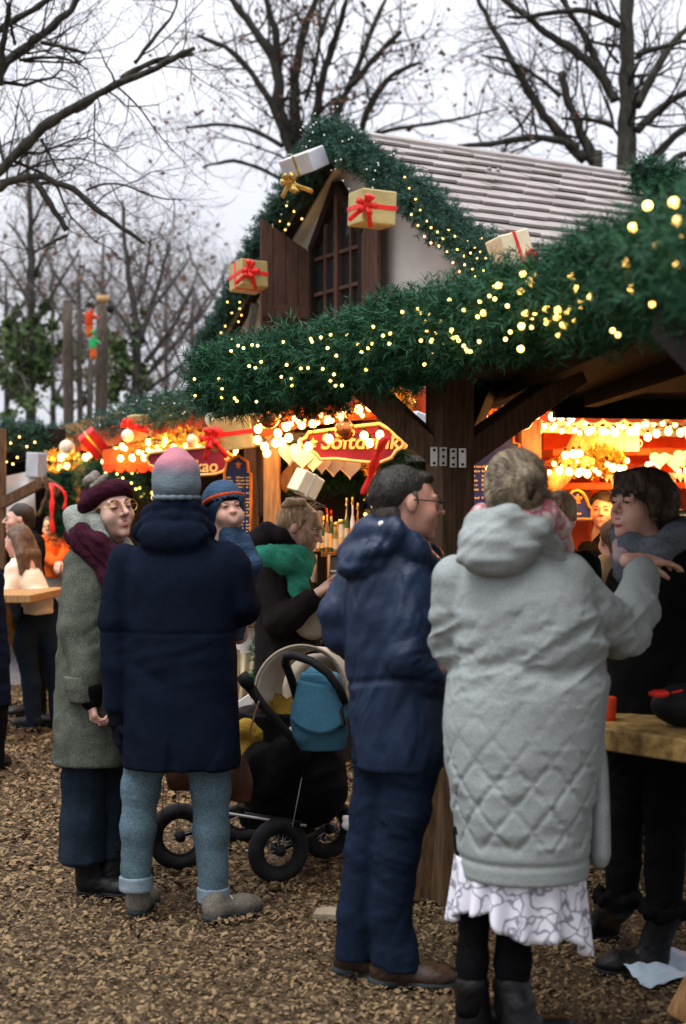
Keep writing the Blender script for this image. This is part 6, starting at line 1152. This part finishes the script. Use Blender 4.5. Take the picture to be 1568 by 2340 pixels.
# ---- woman in long grey quilted coat
F = Fig(4.3); q = F.q; f = SDF(.006); R = facing(.45, .89, -4); T = head(f, q(1186, 1128), R, .98)
bodyframe(F, f, q(1170, 1220), q(1060, 1310), q(1280, 1310), q(1195, 1750), [[q(1085, 1900), q(1083, 2100), q(1080, 2330)], [q(1180, 1900), q(1175, 2100), q(1172, 2330)]], [[q(1050, 1320), q(1030, 1480, .08), q(1100, 1500, .22)], [q(1285, 1325), q(1425, 1450, .2), q(1462, 1318, .42)]])
hand(f, q(1450, 1280, .44), q(1530, 1277, .50) - q(1450, 1280, .44), (0, .35, -1), (.22, .26, .3, .35), 1.05, -1)
gw = person(F, 'person in long grey quilted coat seen from behind with a hand on a shoulder', f); features(gw, T, R, .98)
f = SDF(.005); f.ell(T(0, -.03, .04), (.094, .108, .098), .02, R); f.cone(T(0, -.08, -.02), T(0, -.075, -.085), .075, .062, .03); f.ell(q(1205, 1108, -.115), (.045, .035, .06), .03)
f.cone(q(1135, 1140, -.10), q(1205, 1093, -.12), .03, .03, .02); f.cone(q(1240, 1140, -.07), q(1215, 1090, -.12), .03, .028, .02); f.cone(q(1190, 1178, -.10), q(1215, 1130, -.13), .022, .03, .02)
hm = f.build('hair', M['hairblonde'], gw, disp=lambda V: .003 * vno(V * A((30, 18, 10))) + .002 * vno(V * A((70, 40, 24))))
bc2 = q(1212, 1110, -.15)
strands(hm, 'hairblonde', 2400, .055, lambda p: bc2 - p + A((0, 0, .01)), .0012, .25, 5)
b = MB(); b.tube([q(1212, 1098, -.155), q(1216, 1120, -.165), q(1210, 1142, -.16)], [.008, .014, .008], 6, flat=.5); b.build('hair_clip', M['brownleather'], hm)
dr_ = lambda V: cl(crease(.008, .5, 2.2, 14, 3), crease(.006, -.35, 2.4, 16, 9))(V) * np.clip((V[:, 2] - F.zpx(1700)) / .3, .12, 1)
def quilt(V):
    c0 = A((((1195 - 784) * F.s), F.d)); th = np.arctan2(V[:, 0] - c0[0], -(V[:, 1] - c0[1])); u = th * .19; z = V[:, 2]; pz = .135; px_ = .096
    a = np.abs(((u / px_ + z / pz) % 1) - .5); b_ = np.abs(((u / px_ - z / pz) % 1) - .5); e = np.minimum(.5 - a, .5 - b_); fade = np.clip((F.zpx(1270) - z) / .25, 0, 1) * np.clip((z - .60) / .03, 0, 1) * np.clip(1.15 - .75 * np.exp(-((z - F.zpx(1640)) / .13) ** 2), 0, 1)
    pad = -.0065 * np.exp(-(e / .085) ** 2) * (.30 + .70 * np.clip((F.zpx(1600) - z) / .2, 0, 1)); near = np.exp(-(e / .2) ** 2)
    wr = .0045 * vno(V * A((30, 30, 70))) * near + .006 * vno(V * A((10, 10, 24)) + 3) + dr_(V)
    waist = .011 * (1 - 2 * np.abs(vno(V @ roty(.5).T * A((7, 7, 30)) + 1))) * np.exp(-((z - F.zpx(1480)) / .10) ** 2)
    return fade * (pad + wr) + waist - .012 * np.exp(-((z - F.zpx(1515)) / .03) ** 2) - .006 * np.exp(-((z - F.zpx(1945)) / .008) ** 2)
f = SDF(.0065); f.loft(F.rings([(1990, 1046, 1342, .20), (1940, 1042, 1346, .205), (1850, 1036, 1352, .215), (1750, 1018, 1372, .22), (1650, 1012, 1380, .22), (1580, 1018, 1388, .215), (1520, 1032, 1385, .20), (1440, 1030, 1378, .195), (1370, 1026, 1362, .185), (1320, 1030, 1330, .165), (1285, 1050, 1290, .14), (1245, 1085, 1258, .11), (1205, 1115, 1232, .085)]), .02, n=2.25)
F.tb(f, [(1045, 1325, .0, .078), (1034, 1420, .02, .070), (1036, 1480, .05, .066), (1090, 1505, .2, .055)], .012); F.tb(f, [(1285, 1328, .0, .094), (1350, 1400, .06, .092), (1418, 1448, .16, .088), (1450, 1395, .28, .080), (1466, 1322, .40, .058), (1464, 1308, .42, .054)], .018)
f.build('coat', M['greycoat'], gw, disp=quilt)
f = SDF(.0065); f.loft(F.rings([(1972, 1352, 1384, .05), (1955, 1343, 1393, .075), (1850, 1338, 1391, .085), (1750, 1338, 1386, .085), (1680, 1342, 1380, .07), (1655, 1350, 1376, .04)]), .01); f.build('coat_panel', M['greycoat'], gw, disp=cl(folds(.004, 9, 9, 4)))
f = SDF(.007); f.ell(q(1140, 1246, -.13), (.122, .080, .076), .02, roty(.12)); f.ell(q(1120, 1280, -.15), (.10, .06, .045), .02, roty(.1)); F.tb(f, [(1074, 1235, -.02, .040), (1100, 1200, -.10, .042), (1160, 1185, -.14, .042), (1225, 1210, -.12, .042), (1262, 1265, -.05, .045)], .02); f.build('hood', M['greycoat'], gw, disp=folds(.007, 11, 20, 7, .6))
f = SDF(.006); F.tb(f, [(1100, 1175, .0, .035), (1110, 1190, .06, .04)]); F.tb(f, [(1190, 1178, -.10, .042), (1235, 1180, -.08, .05), (1262, 1205, -.02, .048), (1274, 1240, .02, .036)], .02); f.build('scarf', M['scarfprint'], gw, disp=folds(.008, 14, 20, 4))
b = MB(); cx, cy = (1186 - 784) * F.s, F.d; z0 = F.zpx(1950)
def skf(u, v):
    a = u * 2 * math.pi; ca, sa = np.cos(a), np.sin(a); rf = 1 + v * .10 * np.sin(a * 15 + 1.2 * np.sin(a * 3)) ; hem = 1.6 - ((2085 + 70 * np.clip((ca + .1), 0, 1) ** .8 + 22 * np.sin(a * 4 + 2) - 26 * np.clip(-np.abs(ca + .55) + .15, 0, 1) * 6) - 1169.5) * F.s
    return np.stack([cx + (.19 + .012 * v) * ca * rf - .0 * v, cy + (.17 + .01 * v) * sa * rf, z0 + (hem - z0) * v], 1)
b.grid(skf, 240, 16); o = b.build('skirt', M['skirtprint'], gw); o.modifiers.new('t', 'SOLIDIFY').thickness = .004
f = SDF(.007); F.tb(f, [(1085, 1900, 0, .065), (1083, 2080, 0, .048), (1080, 2200, 0, .046), (1075, 2300, 0, .044)]); F.tb(f, [(1182, 1900, 0, .068), (1176, 2080, 0, .054), (1172, 2200, 0, .053), (1168, 2300, 0, .050)]); f.build('leggings', M['blackcloth'], gw, disp=folds(.004, 9, 18))
gp = lambda px, dy: A((((px - 784) * F.s), F.d + dy, 0)); shoe(gw, gp(1065, -.02), (-.25, -1, 0) if False else (.5, .85, 0), .25, .048, 'bootblack', 'blackrub', .12, shaft=[(*q(1078, 2250), .052)]); shoe(gw, gp(1150, -.05), (1, .2, 0), .25, .05, 'bootblack', 'blackrub', .12, shaft=[(*q(1170, 2250), .058)])
# ---- laughing woman in black
F = Fig(5.05); q = F.q; f = SDF(.005); R = facing(-.84, -.54, 7, 0); T = head(f, q(1460, 1158), R, 1.0, 1.0)
bodyframe(F, f, q(1500, 1260), q(1430, 1320, .05), q(1590, 1320, 0), q(1515, 1680), [[q(1430, 1700), q(1428, 1900), q(1420, 2100)], [q(1525, 1700, -.1), q(1520, 1900, -.1), q(1515, 2150, -.1)]], [[q(1600, 1320, -.05), q(1620, 1480, -.1)], [q(1430, 1320, .1), q(1410, 1450, .12)]])
bw_ = person(F, 'laughing person in black coat with short dark brown bob', f); features(bw_, T, R, 1.0, 'hairdark', smile=True)
f = SDF(.005); f.ell(T(0, -.03, .055), A((.103, .118, .092)), .02, R); f.ell(T(0, -.075, -.005), (.098, .075, .085), .03, R); f.cone(T(0, -.095, -.03), T(0, -.08, -.10), .06, .045, .03)
for x in np.linspace(-.07, .07, 8): f.cone(T(x * .8 + .01, .050, .105), T(x - .008, .097 - abs(x) * .45, .046 + .006 * math.sin(x * 150)), .019, .008, .010)
for x in (-1, 1): f.cone(T(x * .082, .02, .05), T(x * .086, .012, -.018), .028, .016, .015)
bR = R
hm = f.build('hair', M['hairbrown'], bw_, disp=lambda V: .004 * vno(V * A((40, 40, 14))) + .003 * vno(V * A((90, 90, 30))))
strands(hm, 'hairbrown', 2200, .06, lambda p: -ZZ - bR[:, 1] * .35, .0012, .3, 6)
b = MB(); b.ball(T(-.083, .0, -.042), .006, 6); b.ball(T(.083, .0, -.042), .006, 6); b.build('earring', M['silverpaper'], bw_)
f = SDF(.009); f.loft(F.rings([(1745, 1392, 1650, .15), (1650, 1388, 1650, .155), (1550, 1388, 1648, .16), (1450, 1390, 1645, .16), (1370, 1398, 1640, .155), (1320, 1410, 1625, .145), (1285, 1435, 1600, .125), (1250, 1460, 1580, .10)]), .02); F.tb(f, [(1595, 1330, -.06, .085), (1620, 1480, -.1, .075), (1565, 1585, -.18, .058)], .02); F.tb(f, [(1432, 1330, .08, .075), (1408, 1450, .1, .068), (1450, 1555, .0, .055)], .02); f.build('coat', M['blackcoat'], bw_, disp=cl(folds(.006, 6, 10, 51), crease(.010, .4, 2.5, 12, 4)))
f = SDF(.007); F.tb(f, [(1425, 1225, .03, .045), (1440, 1255, -.06, .05), (1500, 1260, -.10, .052), (1550, 1225, -.06, .05), (1565, 1210, .03, .045)], .02); F.tb(f, [(1430, 1270, -.06, .045), (1425, 1310, -.10, .035)], .02); f.build('scarf', M['greyblue'], bw_, disp=folds(.010, 12, 22, 3)); f = SDF(.006); F.tb(f, [(1412, 1245, -.05, .022), (1420, 1268, -.09, .026), (1436, 1290, -.115, .022)], .02); f.build('scarf_end', M['pinkscarf'], bw_, disp=folds(.005, 14, 18))
f = SDF(.008); F.tb(f, [(1435, 1700, .0, .092), (1428, 1850, 0, .070), (1422, 2040, 0, .056)]); F.tb(f, [(1530, 1700, -.06, .098), (1522, 1850, -.1, .075), (1515, 2090, -.12, .06)]); f.ell(q(1485, 1690), (.17, .14, .1), .05); f.build('trousers', M['blackcloth'], bw_, disp=folds(.007, 8, 14))
for (hx, hy), px, py, dy in (((1412, 2142), 1412, 2060, 0), ((1522, 2218), 1518, 2085, -.12)):
    o = shoe(bw_, G(hx, hy), (-1, -.12, 0), .25, .05, 'bootblack', 'blackrub', .12, shaft=[(*q(px + 4, py, dy), .06)]); f = SDF(.006); c = q(px, py - 10, dy)
    for k in range(14): a = k * .449; f.ell(c + A((.066 * math.cos(a), .066 * math.sin(a), .012 * math.sin(k * 2.3))), .024, .01)
    f.build('fur_cuff', M['blackcloth'], o, disp=lambda V: .008 * vno(V * 60))
# ---- background people
def simple(label, d, hc, hs, fdir, pitch, hairmat, rings, coat, arms, legs, trs, hair='short', skin='skin', res=.009, am=None, shoes=True):
    F = Fig(d); q = F.q; f = SDF(res * .8); R = facing(*fdir, pitch); T = head(f, q(*hc), R, hs); zs = [r[0] for r in rings]; cx = (rings[-1][1] + rings[-1][2]) / 2; hip = ((rings[0][1] + rings[0][2]) / 2, rings[0][0])
    f.cone(T(0, -.05, -.17), q(hip[0], hip[1] - 20), .07, .09, .04)
    for a in arms: f.tube([q(*p[:3]) for p in a], .03, .02); e = q(*a[-1][:3]); dv = nrm(e - q(*a[-2][:3])); hand(f, e + dv * .02, dv, (0, -.4, -1) if abs(dv[2]) < .7 else (1, 0, 0), (.4, .45, .5, .5), .95)
    for l in legs: f.cone(q(hip[0], hip[1] - 20), q(*l[0][:3]), .08, .06, .04); f.tube([q(*p[:3]) for p in l], .045, .02)
    o = person(F, label, f, skin); features(o, T, R, hs, hairmat)
    f = SDF(res * .8); f.ell(T(0, -.03, .048), A((.087, .104, .084)) * hs, .02, R); f.cone(T(0, -.08, 0), T(0, -.075, -.05), .06 * hs, .055 * hs, .03)
    if hair == 'long':
        for k in range(7): x = -.07 + .023 * k; f.tube([T(x, -.06, .02), T(x * 1.25, -.10, -.12), T(x * 1.5, -.10 + .015 * (k % 2), -.27 - .04 * (k % 3))], [.04, .035, .014], .015)
    f.build('hair', M[hairmat], o, disp=lambda V: .005 * vno(V * A((30, 30, 12))))
    f = SDF(res); f.loft(F.rings(rings), .02)
    for a in arms: f.tube([q(*p[:3]) for p in a], [p[3] for p in a], .02)
    f.build('jacket', M[coat], o, disp=folds(.010, 6, 10, d))
    if legs:
        f = SDF(res)
        for l in legs: f.tube([q(*p[:3]) for p in l], [p[3] for p in l], .03)
        f.build('trousers', M[trs], o, disp=folds(.006))
        if shoes:
            for l in legs: e = q(*l[-1][:3]); shoe(o, e - A((fdir[0], fdir[1], 0)) * .06, fdir, .26, .05, h=.01)
    return o, F, T
simple('person with dark hair in black coat in profile at the far left', 11.2, (42, 1186), .98, (-.95, -.3), 0, 'hairdark', [(1420, 22, 98, .16), (1330, 22, 97, .16), (1260, 28, 94, .15), (1225, 38, 88, .12), (1212, 45, 80, .08)], 'blackcoat', [[(80, 1240, -.05, .075), (84, 1310, -.08, .065), (70, 1350, -.15, .05)]], [[(58, 1410, 0, .1), (66, 1500, 0, .075), (72, 1615, 0, .06)], [(86, 1410, .05, .1), (86, 1500, .05, .075), (88, 1615, .05, .06)]], 'blackcloth')
o, F, T = simple('person with long brown hair in cream jacket leaning over the bar table', 10.5, (40, 1236), .95, (-.8, .5), -10, 'hairmid', [(1400, 55, 122, .16), (1370, 50, 120, .16), (1330, 30, 105, .15), (1295, 20, 88, .13), (1275, 28, 70, .09)], 'creamjacket', [[(35, 1300, -.1, .07), (22, 1350, -.12, .06), (-5, 1345, -.1, .05)], [(75, 1310, .1, .07), (60, 1360, .1, .06), (30, 1352, .0, .05)]], [[(80, 1390, 0, .11), (58, 1470, .0, .085), (72, 1560, 0, .065), (78, 1655, 0, .055)], [(102, 1390, .08, .11), (118, 1470, .08, .085), (128, 1560, .1, .065), (134, 1655, .1, .055)]], 'navytrouser', 'long')
simple('person in orange jacket and grey beanie behind the cream jacket', 13.5, (118, 1204), .95, (-.2, -.95), 0, 'hairgrey', [(1318, 100, 146, .14), (1290, 98, 148, .14), (1250, 98, 150, .14), (1228, 104, 146, .12), (1217, 112, 138, .08)], 'orangejacket', [[(104, 1235, -.05, .06), (100, 1270, -.08, .055), (125, 1285, -.2, .05)], [(146, 1235, -.05, .06), (152, 1262, -.08, .055), (140, 1280, -.2, .05)]], [[(114, 1305, 0, .1), (114, 1400, 0, .08), (114, 1512, 0, .07)], [(132, 1305, 0, .1), (132, 1400, 0, .08), (132, 1512, 0, .07)]], 'greycoat')
o, F, T = simple('dark coated figure cut off by the left frame edge', 8.8, (-45, 1165), 1.0, (.2, .95), 0, 'hairdark', [(1610, -110, 24, .17), (1500, -105, 20, .17), (1400, -100, 12, .16), (1320, -95, 8, .15), (1270, -80, -12, .12), (1240, -65, -28, .08)], 'navywool', [], [[(-60, 1590, 0, .1), (-60, 1755, 0, .06)], [(-15, 1590, 0, .1), (-15, 1755, 0, .06)]], 'blackcloth')
simple('vendor with short dark hair lit yellow behind the right stall counter', 9.45, (1376, 1166), 1.0, (-.25, -.97), 0, 'hairdark', [(1420, 1335, 1440, .15), (1330, 1332, 1442, .15), (1260, 1340, 1436, .14), (1230, 1360, 1415, .1), (1218, 1370, 1405, .08)], 'blackcoat', [[(1345, 1260, -.05, .07), (1330, 1320, -.08, .06), (1350, 1370, -.2, .05)]], [[(1370, 1400, 0, .09), (1370, 1690, 0, .06)], [(1405, 1400, 0, .09), (1405, 1690, 0, .06)]], 'blackcloth')
simple('blonde person in dark coat half hidden beyond the grey coat', 7.2, (1282, 1178), .98, (.3, .95), 0, 'hairlight', [(1620, 1225, 1350, .17), (1450, 1225, 1350, .16), (1320, 1228, 1345, .15), (1270, 1245, 1325, .12), (1245, 1265, 1305, .08)], 'blackcoat', [[(1335, 1290, 0, .08), (1345, 1380, 0, .07), (1330, 1460, -.05, .05)]], [[(1265, 1600, 0, .09), (1265, 1885, 0, .06)], [(1310, 1600, 0, .09), (1310, 1885, 0, .06)]], 'blackcloth')
simple('brown haired person in tan jacket between the grey coat and the laughing person', 7.5, (1402, 1236), .92, (-.2, .97), 0, 'hairmid', [(1620, 1330, 1470, .17), (1450, 1330, 1468, .16), (1350, 1330, 1465, .15), (1300, 1350, 1450, .13), (1270, 1375, 1425, .08)], 'tanjacket', [[(1345, 1320, -.02, .08), (1330, 1420, -.05, .07), (1350, 1500, -.1, .05)]], [[(1375, 1600, 0, .09), (1375, 1860, 0, .06)], [(1425, 1600, 0, .09), (1425, 1860, 0, .06)]], 'denimdark')
# ---------------------------------------------------------------- pram
F = Fig(6.25); q = F.q
cloth('pramblack', (.008, .008, .009), .3, .3, 90, 0, .6)
pr = thing('pram', 'black pram with cream hood and mustard footmuff standing behind the jeans', 'pram', q(620, 2015) * A((1, 1, 0)))
def wheel(c, r, ax, w=.032):
    R = frame(ax); b = MB(); t = np.linspace(0, 2 * math.pi, 40, endpoint=False); b.tube([c + (R[:, 0] * math.cos(a) + R[:, 1] * math.sin(a)) * (r - w) for a in t], w, 10, closed=True); o = b.build('wheel', M['blackrub'], pr)
    b = MB(); b.tube([c + (R[:, 0] * math.cos(a) + R[:, 1] * math.sin(a)) * (r - 2 * w) for a in t], .009, 6, closed=True); b.build('rim', M['black'], o)
    b = MB(); b.cyl(c - R[:, 2] * .03, c + R[:, 2] * .03, .026, .022, 12); b.build('hub', M['black'], o)
    b = MB()
    for k in range(20): a = k * .314; e = c + (R[:, 0] * math.cos(a) + R[:, 1] * math.sin(a)) * (r - 2 * w); b.tube([c + R[:, 2] * .018 * (-1) ** k, e], .0014, 4)
    b.build('spokes', M['steel'], o)
ax = (.42, -.9, 0)
w1 = G(412, 1987) + ZZ * .150; w2 = G(637, 2017) + ZZ * .142; w3 = G(748, 1962) + ZZ * .142; w4 = w1 + A((.24, .52, 0))
wheel(w1, .150, (.2, -.98, 0)); wheel(w2, .142, (.45, -.9, 0)); wheel(w3, .142, (.5, -.86, 0)); wheel(w4, .150, (.2, -.98, 0))
def tubepart(name, pts, r, m='black', n=8, par=None): b = MB(); b.tube(pts, r, n); return b.build(name, M[m], par or pr)
tubepart('axle', [w1, w4], .012); tubepart('axle', [w2, w3], .012)
tubepart('frame_tube', [q(556, 1548, -.22), q(600, 1610, -.22), q(680, 1700, -.2), q(690, 1790, -.05), (w1 + w4) / 2 + ZZ * .03], [.024, .02, .019, .017, .016]); tubepart('frame_tube', [q(690, 1700, .2), q(740, 1800, .15), w3 + A((0, -.02, .12))], .016); tubepart('frame_tube', [q(560, 1860, -.05), q(690, 1880, -.12), w2 + ZZ * .08], .012)
tubepart('chrome_rod', [q(520, 1858, -.09), q(700, 1886, -.12)], .006, 'steel'); tubepart('cable', [q(690, 1775, -.14), q(668, 1890, -.15)], .0022, 'steel', 5); tubepart('frame_joint', [q(552, 1542, -.22), q(566, 1560, -.23), q(572, 1572, -.23)], [.03, .034, .02])
tubepart('handlebar', [q(682, 1604, -.24), q(664, 1545, -.30), q(652, 1514, -.36), q(655, 1500, -.40), q(672, 1497, -.42), q(712, 1510, -.44), q(750, 1538, -.45), q(776, 1572, -.44), q(788, 1604, -.40)], .018)
f = SDF(.009); f.loft([(.28, q(650, 1800)[0], 6.32, .17, .15), (.36, q(655, 1800)[0], 6.32, .21, .17), (.5, q(660, 1800)[0], 6.32, .24, .18), (.62, q(655, 1800)[0], 6.32, .25, .19), (.72, q(650, 1800)[0], 6.32, .22, .18)], .02); f.ell(q(720, 1790, .05), (.14, .16, .18), .05); f.build('seat_body', M['pramblack'], pr, disp=folds(.010, 7, 9))
f = SDF(.008); f.ell(q(600, 1745, -.06), (.10, .10, .12), .03); F.tb(f, [(660, 1720, -.1, .09), (625, 1790, -.1, .08)]); f.build('side_flap', M['pramblack'], pr, disp=folds(.008))
b = MB(); f = SDF(.009); f.loft([(.20, q(640, 1870)[0], 6.35, .18, .13), (.30, q(640, 1870)[0], 6.35, .20, .15)], .02); f.build('basket', M['pramblack'], pr, disp=folds(.006))
# hood: curved cream shell with a rim
hc = q(688, 1572, .0)
def hoodf(u, v):
    a = (-.08 + 1.16 * u) * math.pi; r = .192 - .012 * v; x = hc[0] - r * np.cos(a); z = hc[2] + r * 1.03 * np.sin(a)
    return np.stack([x + .085 * v, hc[1] - .10 + .22 * v - .06 * np.cos(a), z - .015 * v], 1)
b = MB(); b.grid(hoodf, 40, 10); o = b.build('hood', M['cream'], pr); o.modifiers.new('t', 'SOLIDIFY').thickness = .012
b = MB(); u = np.linspace(0, 1, 40); b.tube(hoodf(u, u * 0) + A((0, -.004, 0)), .007, 6); b.build('rim', M['beige'], o)
f = SDF(.008); f.ell(hc + A((.075, .16, -.03)), (.165, .10, .165), .03); f.build('lining', M['beige'], pr, disp=folds(.006))
f = SDF(.008); F.tb(f, [(598, 1590, .02, .050), (632, 1612, .0, .046), (660, 1632, .0, .046)], .02); F.tb(f, [(692, 1605, .0, .05), (655, 1632, -.02, .05), (640, 1660, -.03, .045)], .012); f.ell(q(585, 1678, -.02), (.10, .08, .070), .02); F.tb(f, [(565, 1665, -.06, .05), (600, 1690, -.06, .045)], .015); f.ell(q(570, 1720, -.06), (.05, .05, .06), .03); f.build('footmuff', M['mustard'], pr, disp=cl(crease(.008, .8, 3, 20, 3), folds(.004, 10, 14)))
f = SDF(.007); F.tb(f, [(600, 1580, -.02, .03), (590, 1600, -.03, .03)]); F.tb(f, [(668, 1672, -.1, .03), (690, 1690, -.1, .03)]); f.build('trim', M['cream'], pr)
b = MB(); b.beam(q(548, 1600, .2), q(575, 1640, .2), .03, .10); b.build('paper_tag', M['white'], pr, smooth=False)
b = MB(); b.beam(q(592, 1602, -.26), q(570, 1672, -.26), .045, .008, (1, 0, .2)); b.build('strap', mat('strap_tan', (.28, .15, .11), .7, .15, 20), pr, smooth=False, bevel=.003)
# bags on the pram
f = SDF(.006); F5 = Fig(5.92); f.loft(F5.rings([(1712, 690, 788, .05), (1680, 668, 796, .075), (1640, 664, 797, .08), (1600, 672, 792, .075), (1560, 684, 785, .065), (1538, 690, 772, .055)]), .02, n=2.8); bag = f.build('changing_bag', M['blueshell'], disp=folds(.007, 9, 12, 2, .3)); tag(bag, 'blue changing bag with curved flap hanging from the pram handlebar', 'bag')
b = MB()
def flap(u, v):
    x = (u - .5); pyb = 1556 + v * (112 - 150 * np.abs(x) ** 2.2 * (1 + .2 * np.sign(x))) ; s5 = F5.s; hwp = 50 + 14 * v; px = 734 + 2 * x * hwp; return np.stack([(px - 784) * s5, F5.d - .020 - .075 * np.sqrt(np.clip(1 - (2 * np.abs(x)) ** 2.6 * .8, 0, 1)) - .004, CZ - (pyb - 1169.5 + 10 * (1 - v) * (x * 1.5)) * s5], 1)
b.grid(flap, 24, 14); o = b.build('flap', M['blueshell'], bag); o.modifiers.new('t', 'SOLIDIFY').thickness = .006
f = SDF(.006); f.ell(F5.q(728, 1540), (.060, .045, .035), .02); f.build('drawstring_top', M['blueshell'], bag, disp=crease(.010, 0, 3, 40, 2)); b = MB(); b.tube([F5.q(784, 1590, -.06), F5.q(780, 1625, -.09), F5.q(786, 1655, -.09), F5.q(776, 1662, -.09)], .009, 6); b.ball(F5.q(792, 1600, -.05), .012, 6); b.build('clip', M['black'], bag); b = MB(); b.ball(F5.q(793, 1601, -.065), (.016, .008, .010), 6); b.build('clip_tab', M['figgreen'], bag)
f = SDF(.007); Fb = Fig(5.95); f.loft(Fb.rings([(1830, 525, 574, .03), (1790, 515, 578, .045), (1745, 530, 570, .04), (1722, 545, 560, .02)]), .02); f2 = f.build('leather_bag', M['leather'], disp=folds(.005, 12, 14)); tag(f2, 'brown leather bag hanging beside the light jeans', 'bag')
f = SDF(.007); f.ell(Fb.q(425, 1765, .1), (.085, .05, .075), .03); Fb.tb(f, [(390, 1735, .1, .03), (400, 1790, .1, .03)]); o = f.build('leather_bag', M['leather'], disp=folds(.006, 12, 14)); tag(o, 'brown leather bag hanging between the legs of the light jeans', 'bag'); b = MB(); 
for x in (374, 410): b.tube([Fb.q(x, 1790, .08), Fb.q(x - 2, 1850, .08), Fb.q(x - 6, 1888, .08)], .0018, 4)
b.build('string', M['leather'], o)
f = SDF(.006); c = G(800, 1960) + ZZ * .22; f.ell(P(800, 1885, 6.2), (.035, .02, .028), .02); b = MB(); f.cone(P(788, 1868, 6.2), P(805, 1872, 6.2), .009, .009); o = f.build('plastic_bag', M['white'], disp=folds(.006, 20, 20)); tag(o, 'small white plastic scrap hanging beside the navy jeans', 'plastic bag')
